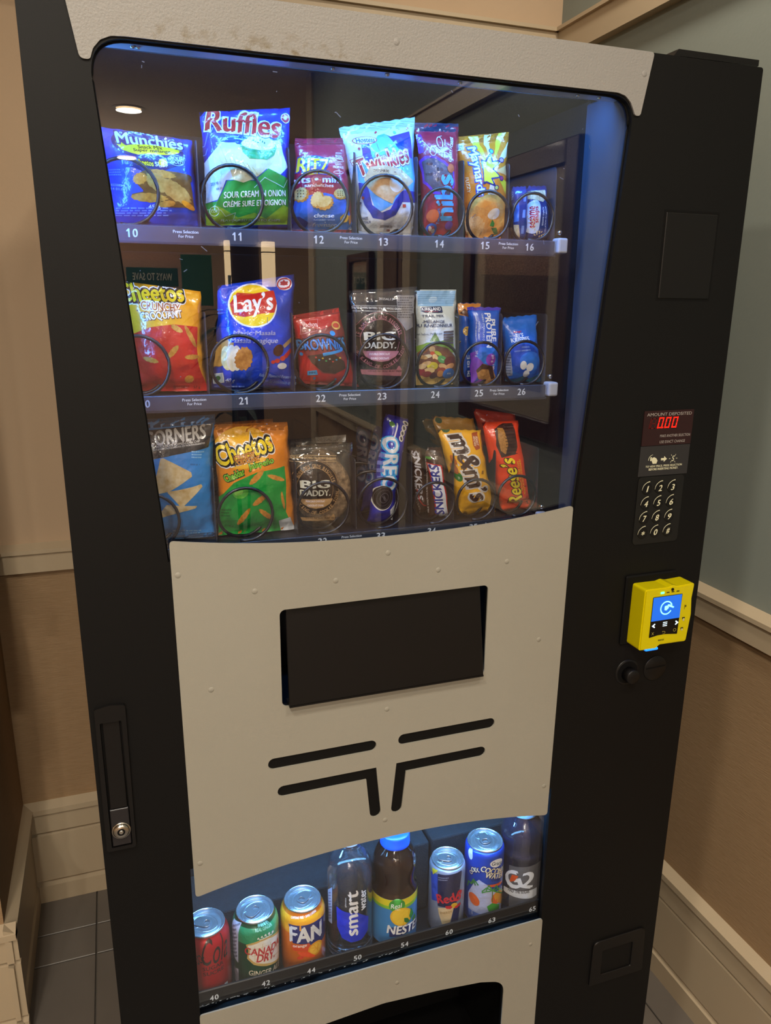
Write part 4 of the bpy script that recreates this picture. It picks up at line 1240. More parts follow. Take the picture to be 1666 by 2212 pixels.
BAGS.append(dict(name='candy_bag', label='red cherry liquorice bag with a clear window above number 14', cat='candy bag', quad=[(386.8, 1711.1), (447.7, 1714.5), (401.6, 1573.5), (455.1, 1575.3)], y=138.0, bulge=22.0, base='a81a30', seal='283048', art=[
 ('P', 'logo', [(0.0, 125.5), (6.4, 124.5), (4.7, 103.3), (0.3, 101.8), (-1.0, 111.9)], '7a34b8'),
 ('P', 'logo', [(0.6, 94.2), (5.5, 98.7), (17.1, 98.4), (28.8, 91.9), (43.5, 79.8), (43.6, 64.7), (37.7, 49.3), (12.2, 53.3), (2.3, 67.2)], '7a34b8'),
 ('P', 'picture', [(2.9, 92.3), (8.3, 95.8), (16.6, 95.2), (27.0, 89.4), (41.3, 78.4), (41.6, 65.8), (34.2, 51.7), (13.6, 56.4), (3.7, 69.4)], '5a5058'),
 ('E', 'picture', 7.6, 89.0, 2.14, 1.76, -7.2, '3a2a30'),
 ('E', 'picture', 11.3, 88.6, 2.39, 1.72, 26.8, '4a3038'),
 ('E', 'picture', 15.3, 88.3, 2.59, 1.71, 54.6, '6a5a62'),
 ('E', 'picture', 18.9, 82.1, 2.53, 1.88, 84.3, '3a2a30'),
 ('E', 'picture', 23.5, 82.0, 2.51, 2.04, 119.0, '4a3038'),
 ('E', 'picture', 28.4, 82.0, 2.8, 1.97, 153.7, '6a5a62'),
 ('E', 'picture', 6.7, 77.0, 2.07, 1.75, 172.0, '3a2a30'),
 ('E', 'picture', 10.2, 76.6, 2.31, 1.73, -152.7, '4a3038'),
 ('E', 'picture', 14.1, 76.3, 2.52, 1.72, -123.8, '6a5a62'),
 ('E', 'picture', 17.9, 70.1, 2.51, 1.87, -93.6, '3a2a30'),
 ('E', 'picture', 22.5, 69.9, 2.55, 2.0, -59.1, '4a3038'),
 ('E', 'picture', 27.4, 69.9, 2.87, 1.92, -25.6, '6a5a62'),
 ('T', 'logo', 'nibs', 27.1, 48.6, 55.0, 27.34, 88.8, '48a8ee', {'b': 0.06, 'ol': ('8a1628', 0.6)}),
 ('T', 'logo', 'Twizzlers', 18.5, 26.2, 18.6, 5.0, 96.2, '3a80e0', {'b': 0.04}),
 ('E', 'logo', 11.4, 10.0, 8.5, 8.3, -0.6, '2a5cd0'),
 ('E', 'logo', 11.4, 10.0, 5.16, 5.36, -0.6, '9a2438'),
 ('E', 'picture', 9.0, 11.9, 2.11, 3.4, 17.8, 'e0d8d8'),
 ('E', 'picture', 14.0, 9.2, 2.89, 2.75, -13.1, 'd8c8c0'),
 ('E', 'logo', 36.2, 15.8, 5.63, 5.13, 0.5, '7a34b8'),
 ('E', 'logo', 11.4, 27.0, 7.66, 7.85, -2.3, 'd8683c'),
 ('E', 'logo', 37.3, 83.2, 5.17, 5.11, 2.5, 'd8683c'),
 ('T', 'lettering', 'CHERRY • CERISE', 40.4, 105.9, 31.7, 4.02, 74.2, 'f0dce0', {'b': 0.02}),
 ('G', 'lettering', [(27.0, 91.9), (28.8, 91.9), (35.5, 122.4), (33.8, 122.4)], 2, 'd8a8b0'),
 ('O', 'logo', 25.9, 113.7, 4.28, 7.18, 1.0, 'd8b8c8'),
 ('O', 'logo', 15.0, 103.4, 4.02, 5.7, 0.88, 'd8b8c8'),
 ('L', 'logo', [(5.2, 117.3), (10.2, 109.1), (12.6, 105.7)], 0.67, 'd8b8c8'),
 ('L', 'logo', [(24.6, 120.1), (31.1, 122.3)], 0.84, 'd8b8c8')]))
BAGS.append(dict(name='candy_bag', label='orange peach candy bag with a yellow crown above number 15', cat='candy bag', quad=[(442.8, 1698.6), (520.6, 1709.9), (462.9, 1574.2), (524.2, 1573.5)], y=138.0, bulge=22.0, base='ee801a', seal='e07818', art=[
 ('P', 'logo', [(16.7, 129.8), (28.9, 129.4), (32.8, 91.9)], 'f0cc30'),
 ('P', 'logo', [(36.9, 130.3), (46.8, 130.3), (35.1, 91.8)], 'f4d0a8'),
 ('P', 'logo', [(56.5, 130.8), (66.2, 130.8), (38.5, 89.0)], 'f0cc30'),
 ('P', 'logo', [(69.3, 120.2), (65.6, 102.1), (41.2, 86.3)], 'f4d0a8'),
 ('P', 'logo', [(63.6, 71.4), (61.7, 56.1), (40.6, 81.1)], 'f0cc30'),
 ('P', 'logo', [(29.4, 55.6), (44.6, 54.8), (35.7, 80.0)], 'f4d0a8'),
 ('P', 'logo', [(65.0, 91.8), (64.0, 79.1), (40.9, 83.7)], 'f4b870'),
 ('P', 'logo', [(24.3, 99.9), (30.2, 97.4), (40.9, 108.2), (41.7, 96.8), (56.1, 97.8), (40.0, 86.4), (52.4, 75.7), (36.7, 74.1), (42.4, 63.7), (27.7, 69.9), (23.2, 67.6)], '1a2a6a'),
 ('P', 'logo', [(25.9, 97.7), (31.2, 95.4), (39.0, 103.6), (40.2, 94.9), (52.1, 95.9), (38.1, 86.4), (48.5, 76.9), (33.7, 75.9), (38.7, 67.0), (27.9, 72.3), (24.5, 71.4)], 'ecd836'),
 ('E', 'logo', 41.8, 108.9, 3.25, 3.38, -3.3, '1a2a6a'),
 ('E', 'logo', 41.8, 108.9, 2.22, 2.39, -3.3, '58b8b0'),
 ('E', 'logo', 55.7, 97.4, 4.68, 3.42, 0.6, '1a2a6a'),
 ('E', 'logo', 55.7, 97.4, 3.32, 2.37, 0.6, 'd8a0b0'),
 ('E', 'logo', 52.1, 75.1, 4.52, 3.07, 1.0, '1a2a6a'),
 ('E', 'logo', 52.1, 75.1, 3.08, 2.18, 1.0, 'c03868'),
 ('E', 'logo', 42.1, 63.8, 3.83, 3.07, -0.6, '1a2a6a'),
 ('E', 'logo', 42.1, 63.8, 2.61, 2.17, -0.6, 'd8d860'),
 ('T', 'logo', 'Maynards', 17.3, 85.4, 61.8, 14.21, -87.1, 'f4f4fa', {'b': 0.05, 'ol': ('2050b8', 1.0)}),
 ('T', 'lettering', 'FUZZY', 6.4, 69.3, 19.9, 3.11, -89.9, 'f8d8a0', {'b': 0.02}),
 ('P', 'picture', [(5.0, 41.3), (9.8, 50.2), (29.4, 56.3), (60.9, 52.8), (67.1, 4.2), (7.6, 3.5)], 'f2a84e'),
 ('E', 'picture', 15.9, 20.8, 18.62, 21.21, 17.9, '*peach'),
 ('E', 'picture', 13.6, 15.6, 14.04, 14.04, 23.5, '*peach2'),
 ('E', 'picture', 42.1, 36.4, 17.4, 9.59, 0.6, '*peach'),
 ('E', 'picture', 40.8, 32.5, 10.22, 6.41, 15.5, 'ece4dc'),
 ('P', 'picture', [(36.4, 18.4), (38.2, 26.1), (43.3, 21.1), (42.3, 16.7)], '2f8a38'),
 ('P', 'picture', [(38.9, 15.9), (48.2, 16.2), (53.6, 8.9), (48.0, 7.6)], '2a7a34'),
 ('P', 'lettering', [(-0.0, 122.0), (10.3, 121.9), (7.3, 113.5), (-0.5, 113.6)], 'e0e4f0'),
 ('T', 'lettering', '230', 4.5, 118.9, 6.0, 3.11, -6.8, '304a90', {'b': 0.02}),
 ('T', 'lettering', 'CAL', 3.4, 115.8, 5.0, 1.92, -9.1, '304a90', {'b': 0.02})]))
BAGS.append(dict(name='sesame_packet', label='small dark blue sesame snack packet with a white oval, above number 16', cat='snack packet', quad=[(551.4, 1645.3), (581.6, 1646.9), (553.5, 1573.5), (588.4, 1576.0)], y=138.0, bulge=12.0, base='10306e', e=6, ge=0.2, st=0.06, sb=0.03, pinch=0, zig=1, art=[
 ('P', 'picture', [(1.5, 64.3), (26.6, 66.0), (26.2, 54.9), (21.0, 50.1), (1.4, 54.6)], '*sesame'),
 ('C', 'logo', 7.3, 31.5, 7.7, 21.3, -2.1, 'c8d4ee'),
 ('T', 'logo', 'sesame', 5.0, 31.3, 27.6, 5.2, 91.8, 'c02838', {'b': 0.03}),
 ('T', 'logo', 'snaps', 11.1, 34.3, 21.3, 6.14, 91.1, 'c02838', {'b': 0.03}),
 ('T', 'lettering', 'SESAME SNACK', 19.3, 31.9, 24.1, 2.44, 88.4, 'd0dcf8', {'b': 0.02}),
 ('T', 'lettering', 'COLLATION AU SÉSAME', 23.5, 27.0, 35.2, 2.5, 89.2, 'd0dcf8', {'b': 0.02}),
 ('E', 'picture', 1.0, 32.2, 0.3, 1.35, -17.2, 'e0cc98'),
 ('E', 'picture', 2.5, 29.6, 0.53, 1.21, 57.5, 'e0cc98'),
 ('E', 'picture', 4.8, 27.0, 0.68, 1.21, 95.9, 'e0cc98'),
 ('E', 'picture', 2.6, 25.0, 0.6, 1.1, 127.3, 'e0cc98'),
 ('E', 'picture', 5.0, 22.5, 0.62, 1.37, 4.8, 'e0cc98'),
 ('E', 'picture', 8.1, 20.0, 0.66, 1.53, 53.8, 'e0cc98'),
 ('E', 'picture', 5.3, 17.9, 0.69, 1.25, 105.0, 'e0cc98'),
 ('E', 'picture', 8.4, 15.4, 0.78, 1.31, 151.4, 'e0cc98'),
 ('E', 'picture', 11.9, 13.0, 0.75, 1.44, 12.3, 'e0cc98'),
 ('E', 'picture', 9.3, 8.8, 0.64, 1.61, 67.1, 'e0cc98'),
 ('E', 'picture', 12.1, 11.8, 0.73, 1.48, 118.3, 'e0cc98'),
 ('E', 'picture', 16.2, 6.7, 0.83, 1.27, 159.6, 'e0cc98'),
 ('E', 'picture', 12.3, 9.9, 0.72, 1.5, 20.2, 'e0cc98'),
 ('E', 'picture', 15.2, 12.9, 0.66, 1.62, 73.5, 'e0cc98'),
 ('E', 'picture', 19.3, 7.8, 0.78, 1.4, 128.0, 'e0cc98'),
 ('E', 'picture', 15.5, 11.0, 0.81, 1.32, 165.5, 'e0cc98'),
 ('E', 'picture', 19.7, 5.9, 0.67, 1.63, 29.9, 'e0cc98'),
 ('E', 'picture', 22.4, 8.9, 0.66, 1.64, 85.7, 'e0cc98'),
 ('E', 'picture', 18.6, 12.1, 0.77, 1.41, 132.9, 'e0cc98'),
 ('E', 'picture', 22.7, 7.0, 0.82, 1.34, 172.2, 'e0cc98')]))
BAGS.append(dict(name='sesame_packet', label='dark blue sesame packet turned sideways, left behind the one with a white oval', cat='snack packet', quad=[(529.0, 1642.8), (551.0, 1644.6), (535.4, 1574.3), (552.9, 1573.5)], y=138.0, bulge=12.0, base='14387e', e=6, ge=0.2, st=0.06, sb=0.03, pinch=0, zig=1, art=[
 ('P', 'picture', [(0.5, 21.2), (4.6, 20.8), (7.3, 4.8), (1.0, 5.3)], '*sesame'),
 ('T', 'lettering', 'COLL', 0.9, 58.5, 10.9, 0.93, -91.7, 'a8c0f0', {'b': 0.02}),
 ('G', 'lettering', [(8.0, 5.5), (12.4, 5.7), (15.9, 66.8), (12.3, 66.9)], 3, '7898d8'),
 ('P', 'logo', [(0.6, 49.1), (4.8, 49.1), (4.5, 25.5), (0.6, 24.5)], '3a78d0')]))
BAGS.append(dict(name='snack_bag', label='yellow and red cheese puff bag by the left window edge', cat='snack bag', quad=[(15.4, 1513.8), (109.8, 1502.4), (23.3, 1383.2), (115.0, 1381.5)], y=138.0, bulge=24.0, base='eea41c', art=[
 ('P', 'logo', [(-1.1, 64.2), (27.8, 76.9), (56.5, 82.7), (86.9, 81.9), (82.6, 41.5), (93.0, -1.0), (0.2, 1.3)], 'cc2218'),
 ('P', 'logo', [(9.9, 110.1), (18.8, 107.4), (16.5, 102.2), (9.8, 100.2)], 'b8d020'),
 ('T', 'logo', 'Cheetos', 35.0, 116.9, 76.2, 21.54, 6.2, 'f2cc1c', {'b': 0.06, 'ol': ('140f10', 1.3), 'ol2': ('ece4dc', 2.2)}),
 ('T', 'lettering', 'CRUNCHY', 44.5, 101.7, 45.6, 9.64, 1.3, 'b85a14', {'b': 0.04, 'sh': 0.1, 'ol': ('f6ecd8', 0.8)}),
 ('T', 'lettering', 'CROQUANT', 43.8, 91.2, 50.4, 10.25, 9.2, 'f6ecd8', {'b': 0.04, 'sh': 0.1, 'ol': ('7a3a10', 0.6)}),
 ('E', 'picture', 76.6, 69.6, 14.44, 3.07, -64.5, '*puff'),
 ('E', 'picture', 75.3, 44.6, 9.19, 3.04, 4.3, '*puff'),
 ('E', 'picture', 69.2, 16.5, 6.18, 4.58, 24.7, '*puff'),
 ('E', 'picture', 60.0, 77.8, 7.5, 3.49, -27.1, '*puff'),
 ('E', 'picture', 52.6, 50.4, 10.23, 3.27, 46.8, '*puff'),
 ('E', 'picture', 24.3, 39.1, 8.98, 3.04, -12.1, '*puff'),
 ('T', 'lettering', '57 g', 78.2, 4.9, 8.6, 4.31, -0.3, '6a1410', {'b': 0.02}),
 ('G', 'lettering', [(48.9, 3.7), (69.5, 3.5), (69.8, 8.0), (49.1, 8.1)], 2, '7a1814')]))
BAGS.append(dict(name='snack_bag', label='bright blue spiced potato chip bag above number 21', cat='snack bag', quad=[(132.1, 1509.3), (228.3, 1524.9), (117.0, 1381.5), (227.9, 1381.5)], y=142.0, bulge=28.0, base='1a44c8', art=[
 ('E', 'logo', 45.0, 106.2, 33.19, 26.49, -15.2, 'e8ecf8'),
 ('E', 'logo', 45.0, 106.2, 31.09, 24.64, -15.2, 'f0cc1c'),
 ('P', 'logo', [(14.9, 111.7), (25.9, 124.1), (46.6, 120.1), (74.3, 120.8), (77.6, 104.7), (73.4, 94.6), (54.9, 95.2), (32.7, 93.4), (17.3, 97.7)], 'c4281c'),
 ('T', 'logo', 'Lay’s', 46.0, 106.5, 52.7, 28.71, -1.9, 'eef2fc', {'b': 0.03}),
 ('T', 'lettering', 'Magic Masala', 46.9, 72.1, 54.9, 7.03, -4.7, 'a4a4c4', {'b': 0.02}),
 ('T', 'lettering', 'Masala magique', 46.5, 62.6, 62.5, 8.48, -4.2, 'b4b8dc', {'b': 0.02}),
 ('E', 'picture', 5.1, 48.9, 14.79, 18.79, -37.5, '*pot'),
 ('E', 'picture', 13.1, 43.1, 6.33, 16.19, 12.9, 'e6dca0'),
 ('E', 'picture', 19.4, 43.0, 6.48, 17.32, 9.4, 'eee8d0'),
 ('E', 'picture', 25.0, 42.8, 6.33, 16.41, 8.6, 'e8e6da'),
 ('E', 'picture', 33.9, 41.7, 11.12, 14.86, 5.6, '*ridge'),
 ('L', 'picture', [(87.8, 53.6), (101.5, 62.7)], 4.86, 'b89868'),
 ('E', 'picture', 79.2, 49.3, 7.57, 7.01, 27.2, '4a2014'),
 ('P', 'picture', [(85.4, 41.7), (96.9, 50.0), (99.2, 45.6), (89.7, 38.6)], 'c02820'),
 ('E', 'picture', 84.7, 39.0, 3.93, 3.02, -5.1, 'd04030'),
 ('E', 'picture', 77.6, 36.6, 3.43, 2.78, -4.4, 'c83028'),
 ('E', 'picture', 72.1, 35.3, 2.73, 2.24, -4.0, 'c83028'),
 ('E', 'picture', 84.2, 29.7, 6.35, 3.92, -4.6, 'e8e8ec'),
 ('P', 'lettering', [(-0.9, 22.2), (10.6, 24.4), (14.7, 11.1), (2.9, 9.2)], 'dce4ea'),
 ('P', 'lettering', [(0.2, 21.2), (9.9, 23.2), (13.1, 12.2), (3.2, 10.4)], 'aac0d4'),
 ('E', 'lettering', 6.2, 16.5, 2.91, 3.51, 0.6, '1a5a30'),
 ('T', 'lettering', '40 g', 20.8, 13.3, 11.4, 7.38, -3.7, 'dce8fc', {'b': 0.01}),
 ('T', 'lettering', 'Ridged Flavoured Potato Chips', 80.1, 16.5, 49.9, 5.28, -7.5, '9cc0fc', {'b': 0.01}),
 ('T', 'lettering', 'Croustilles assaisonnées ondulées', 82.1, 9.5, 46.4, 5.27, -7.0, '9cc0fc', {'b': 0.01}),
 ('E', 'logo', 89.7, 126.6, 10.65, 7.93, -15.1, 'e8e4ec'),
 ('O', 'logo', 89.7, 126.6, 9.6, 7.28, 1.86, 'b83038'),
 ('P', 'logo', [(89.8, 132.1), (91.6, 129.2), (95.5, 129.0), (94.2, 126.3), (95.4, 124.2), (90.2, 124.2), (84.6, 125.5), (85.9, 127.3), (84.7, 130.1), (88.1, 129.7)], 'b82830'),
 ('T', 'logo', 'CANADA', 90.2, 121.3, 15.4, 2.62, 1.5, 'b83038', {'b': 0.03}),
 ('G', 'lettering', [(4.3, 4.3), (53.9, 2.6), (53.8, 6.2), (4.1, 8.0)], 1, '5878d0'),
 ('G', 'lettering', [(-2.5, 99.5), (9.2, 98.4), (9.3, 106.8), (-2.8, 108.1)], 2, '5080e0')]))
BAGS.append(dict(name='snack_bag', label='glossy red brownie pack above number 22', cat='snack bag', quad=[(222.5, 1474.1), (285.2, 1484.4), (231.2, 1388.1), (312.6, 1381.5)], y=138.0, bulge=20.0, base='b82826', seal='a02224', wr=1.6, art=[
 ('P', 'picture', [(7.2, 82.1), (35.3, 73.6), (53.2, 77.4), (71.6, 74.4), (70.1, 62.8), (60.0, 26.3), (43.4, 15.6), (27.3, 16.4), (10.2, 38.2), (3.5, 50.4)], '8a3430'),
 ('L', 'logo', [(10.4, 87.6), (36.7, 86.8), (29.8, 73.0), (5.6, 70.1), (10.4, 87.6)], 0.56, 'd89098'),
 ('E', 'logo', 13.9, 83.7, 2.67, 2.9, -6.3, 'e0b0b8'),
 ('T', 'logo', 'Vachon', 22.1, 81.7, 20.7, 6.1, -4.2, 'f0d0d4', {'b': 0.02, 'sh': 0.25}),
 ('O', 'logo', 60.3, 76.7, 6.83, 4.91, 2.08, 'd8b060'),
 ('E', 'logo', 60.3, 76.7, 3.86, 2.9, -5.9, 'c84838'),
 ('E', 'logo', 50.9, 68.1, 3.87, 3.15, -4.8, '2f96e0'),
 ('T', 'logo', 'BROWNIES', 34.7, 55.3, 68.5, 14.43, -1.1, '3f86c4', {'b': 0.05, 'ol': ('4a1c18', 0.9)}),
 ('P', 'picture', [(10.5, 40.7), (42.8, 45.0), (58.9, 33.1), (59.5, 24.0), (43.4, 16.9), (29.6, 17.7), (14.9, 30.9)], '*choc'),
 ('E', 'picture', 21.1, 38.4, 1.25, 1.1, 0.2, 'd05040'),
 ('E', 'picture', 25.0, 34.9, 1.27, 1.09, 0.3, '40a0d0'),
 ('E', 'picture', 29.8, 37.4, 1.31, 1.08, -0.5, 'e0c040'),
 ('E', 'picture', 33.9, 33.9, 1.32, 1.08, -0.3, '50b060'),
 ('E', 'picture', 38.9, 36.4, 1.35, 1.06, -0.8, 'd8d8e0'),
 ('E', 'picture', 43.0, 32.9, 1.36, 1.06, -0.6, 'd05040'),
 ('E', 'picture', 48.2, 35.3, 1.42, 1.05, -1.3, '40a0d0'),
 ('E', 'picture', 53.8, 37.5, 1.5, 1.04, -2.2, 'e0c040'),
 ('P', 'picture', [(30.2, 44.2), (62.0, 48.5), (59.4, 45.3), (30.7, 40.1)], '3a90cc'),
 ('P', 'lettering', [(9.1, 19.2), (20.8, 21.2), (21.8, 14.8), (9.1, 13.2)], '3a96d8'),
 ('T', 'lettering', 'MINI', 15.1, 17.3, 7.5, 2.82, 8.4, '12345a', {'b': 0.03}),
 ('E', 'logo', 3.7, 42.9, 1.9, 2.54, 3.6, '2f96e0'),
 ('E', 'logo', 17.7, 9.3, 1.6, 2.04, 3.8, '2f96e0'),
 ('E', 'logo', 44.0, 9.4, 1.37, 1.56, 2.5, '2f96e0')]))
BAGS.append(dict(name='wrapped_cookie', label='clear wrapped dark chocolate cookie with a round black and pink label above number 23', cat='cookie', quad=[(299.2, 1505.7), (394.2, 1512.6), (311.9, 1381.5), (393.2, 1381.5)], y=138.0, bulge=18.0, base='c0c4cc', e=4, ge=0.3, st=0.14, sb=0.05, kind='film', wr=1.3, art=[
 ('P', 'lettering', [(61.7, 118.4), (85.6, 117.0), (85.5, 78.6), (69.7, 72.9), (57.1, 89.4)], '8a8c98'),
 ('G', 'lettering', [(57.8, 89.4), (83.9, 87.8), (84.4, 115.4), (62.9, 116.6)], 9, '50525e'),
 ('P', 'lettering', [(2.1, 109.0), (66.4, 104.4), (66.4, 104.0), (1.9, 108.6)], 'e0e4ec'),
 ('T', 'lettering', '21g DE GRAINS ENTIERS • 21g OF WHOLE GRAINS', 32.5, 103.2, 65.0, 3.46, -5.2, 'e0e4ec', {'b': 0.02}),
 ('P', 'lettering', [(0.8, 102.2), (65.6, 97.7), (65.5, 97.3), (0.8, 101.7)], 'e0e4ec'),
 ('E', 'logo', 31.8, 62.1, 36.92, 37.22, -2.5, '1c1413'),
 ('O', 'logo', 31.8, 62.1, 36.36, 36.66, 0.52, 'a8707e'),
 ('O', 'logo', 31.8, 62.1, 27.32, 27.54, 0.52, 'a8707e'),
 ('A', 'lettering', 'LE BOSS DES GROS BISCUITS', 31.8, 62.1, 29.5, 29.8, 168, 12, 4.94, 'a8707e'),
 ('A', 'lettering', 'THE KING OF COOKIE TOWN', 31.8, 62.1, 34.3, 34.6, 190, 350, 4.94, 'a8707e'),
 ('P', 'logo', [(6.4, 49.2), (58.8, 47.5), (53.3, 40.2), (42.4, 35.3), (30.8, 34.2), (19.6, 36.1), (10.2, 41.6)], 'a8707e'),
 ('T', 'logo', 'BIG', 31.5, 68.0, 44.7, 11.12, -2.5, 'dcdccc', {'b': 0.07}),
 ('T', 'logo', 'DADDY.', 31.1, 56.1, 46.5, 8.61, -2.2, 'dcdccc', {'b': 0.07}),
 ('T', 'lettering', 'DOUBLE CHOCOLAT', 30.0, 44.5, 29.9, 2.84, -2.0, 'e8dce0', {'b': 0.03}),
 ('T', 'lettering', 'DOUBLE CHOCOLATE', 29.9, 38.8, 26.4, 2.86, -1.9, 'e8dce0', {'b': 0.03}),
 ('P', 'logo', [(2.0, 24.5), (54.9, 23.1), (58.8, 28.9), (63.4, 23.3), (63.6, 14.3), (1.8, 17.8)], 'a8707e'),
 ('T', 'lettering', 'COSTAUD, MAIS TENDRE! / BIG, BUT TENDER!', 38.1, 21.4, 51.0, 2.94, -1.7, '2a1a18', {'b': 0.02}),
 ('T', 'lettering', '2025AL13', 46.9, 114.2, 18.9, 2.95, -6.3, 'd0d4e0', {'b': 0.01})]))
BAGS.append(dict(name='nut_pouch', label='pale blue trail mix pouch showing nuts and candies above number 24', cat='snack pouch', quad=[(393.4, 1508.3), (451.3, 1509.1), (394.1, 1381.5), (459.3, 1381.5)], y=138.0, bulge=22.0, base='cdd8de', st=0.16, art=[
 ('P', 'logo', [(1.1, 126.0), (60.7, 126.0), (56.3, 105.7), (2.6, 105.9)], '8cbcec'),
 ('E', 'logo', 25.4, 114.3, 6.36, 4.28, 17.1, 'b4d4f2'),
 ('L', 'logo', [(2.4, 124.1), (59.6, 124.1)], 0.61, '6a9cd4'),
 ('L', 'logo', [(2.4, 121.2), (59.5, 121.2)], 0.61, '6a9cd4'),
 ('L', 'logo', [(2.4, 118.4), (59.4, 118.3)], 0.61, '6a9cd4'),
 ('L', 'logo', [(2.5, 115.5), (59.4, 115.4)], 0.61, '6a9cd4'),
 ('L', 'logo', [(2.5, 112.7), (59.3, 112.5)], 0.61, '6a9cd4'),
 ('L', 'logo', [(2.6, 109.8), (59.2, 109.6)], 0.61, '6a9cd4'),
 ('P', 'picture', [(0.2, 52.9), (10.5, 58.3), (23.3, 59.0), (48.4, 65.2), (50.9, 45.0), (0.2, 44.8)], '7c9e3c'),
 ('P', 'picture', [(14.0, 60.3), (21.0, 72.2), (27.8, 59.7)], '6a8a50'),
 ('P', 'picture', [(0.8, 19.1), (56.8, 18.2), (60.1, -4.0), (1.1, -4.4)], 'c8a860'),
 ('P', 'picture', [(0.7, 43.6), (8.3, 52.2), (19.2, 55.3), (38.8, 50.8), (53.7, 37.9), (57.2, 13.9), (45.7, 8.6), (3.4, 13.8)], '7a4a38'),
 ('E', 'picture', 6.9, 46.8, 4.94, 2.61, 27.5, '8a5028'),
 ('E', 'picture', 16.7, 49.7, 3.86, 4.01, 0.6, 'd8a868'),
 ('E', 'picture', 24.5, 44.4, 5.83, 2.39, -28.0, 'a8b838'),
 ('E', 'picture', 11.1, 40.2, 5.83, 2.44, 13.3, 'e0c890'),
 ('E', 'picture', 17.0, 44.4, 2.84, 2.42, 0.5, 'd04820'),
 ('E', 'picture', 20.7, 39.0, 3.41, 4.8, 31.0, 'e8c890'),
 ('E', 'picture', 6.7, 38.7, 4.82, 2.69, -9.6, 'c89858'),
 ('E', 'picture', 31.1, 36.2, 7.15, 4.79, -22.9, '58b070'),
 ('E', 'picture', 22.7, 32.9, 5.9, 2.61, -45.9, '8a4a30'),
 ('E', 'picture', 43.4, 33.7, 8.86, 6.12, -2.4, '6a2430'),
 ('E', 'picture', 18.6, 27.4, 7.93, 5.49, -8.1, 'd8cc38'),
 ('E', 'picture', 10.7, 30.7, 5.86, 2.76, 19.3, 'd8b078'),
 ('E', 'picture', 33.9, 26.4, 7.38, 3.46, -23.0, 'e0b888'),
 ('E', 'picture', 44.3, 26.8, 6.5, 3.76, 14.5, 'd8a070'),
 ('E', 'picture', 15.7, 21.1, 7.18, 4.0, 0.2, 'e8cc98'),
 ('E', 'picture', 32.5, 21.5, 6.0, 3.78, -1.4, 'a84838'),
 ('E', 'picture', 5.6, 18.8, 4.76, 4.76, 2.3, '982838'),
 ('E', 'picture', 13.4, 16.1, 6.48, 4.1, 0.2, '8a2c30'),
 ('E', 'picture', 22.8, 13.8, 4.82, 4.64, -1.0, '5a2030'),
 ('E', 'picture', 31.4, 16.6, 4.3, 4.57, 20.2, 'c88848'),
 ('E', 'picture', 43.7, 16.5, 8.85, 7.51, -2.4, '2a72d8'),
 ('E', 'picture', 6.5, 26.4, 4.61, 3.47, 39.3, 'd8b888'),
 ('T', 'picture', 'm', 43.7, 16.5, 5.6, 2.4, -2.4, 'c8d8f4', {'b': 0.04}),
 ('T', 'picture', 'm', 31.1, 36.2, 4.4, 1.86, -22.9, 'd0ecd8', {'b': 0.04}),
 ('T', 'picture', 'm', 18.9, 27.3, 4.1, 1.92, -8.1, 'f0ecb0', {'b': 0.04}),
 ('P', 'logo', [(5.9, 104.3), (35.5, 104.8), (34.6, 97.0), (10.5, 97.3), (5.8, 99.4)], '1c2a58'),
 ('T', 'logo', 'KIRKLAND', 19.7, 101.7, 26.6, 4.4, -1.1, 'e4e8f4', {'b': 0.05}),
 ('T', 'logo', 'Signature', 18.6, 98.4, 18.5, 1.61, -1.0, 'c04048', {'b': 0.02, 'sh': 0.2}),
 ('T', 'lettering', 'TRAIL MIX', 20.4, 92.9, 29.1, 3.16, -0.1, '28345a', {'b': 0.02}),
 ('T', 'lettering', 'MÉLANGE', 21.4, 86.2, 28.3, 4.45, -0.1, '28345a', {'b': 0.04}),
 ('T', 'lettering', 'DU RANDONNEUR', 22.3, 80.8, 49.1, 4.05, -0.0, '28345a', {'b': 0.04}),
 ('T', 'lettering', 'Best before / Meilleur avant', 15.2, 69.9, 32.1, 2.62, 2.8, '3a465c', {'b': 0.01}),
 ('T', 'lettering', '57 g', 31.4, 4.5, 7.9, 3.88, -1.5, '4a3820', {'b': 0.01}),
 ('O', 'lettering', 8.0, 6.5, 2.55, 2.76, 0.57, '4a3820'),
 ('T', 'lettering', 'U', 8.0, 6.5, 1.7, 2.48, -1.5, '4a3820', {'b': 0.02}),
 ('T', 'lettering', 'D', 12.8, 5.8, 2.0, 2.76, -1.5, '4a3820'),
 ('P', 'lettering', [(33.3, 73.1), (48.8, 74.1), (48.5, 71.5), (33.1, 70.5)], '4a4048'),
 ('P', 'lettering', [(33.1, 69.7), (48.4, 70.4), (48.2, 67.8), (32.9, 67.1)], '4a4048'),
 ('P', 'lettering', [(32.9, 66.3), (48.1, 66.8), (48.0, 64.1), (32.8, 63.7)], '4a4048'),
 ('P', 'lettering', [(32.7, 62.9), (47.9, 63.1), (47.8, 60.4), (32.7, 60.3)], '4a4048'),
 ('P', 'lettering', [(32.7, 59.5), (47.7, 59.3), (47.7, 56.7), (32.6, 56.8)], '4a4048'),
 ('G', 'lettering', [(11.2, -1.9), (32.5, -2.5), (32.5, 1.0), (11.1, 1.5)], 2, '6a5430'),
 ('G', 'lettering', [(41.2, 4.2), (57.1, 3.8), (57.2, 5.9), (41.2, 6.3)], 1, '6a5430')]))
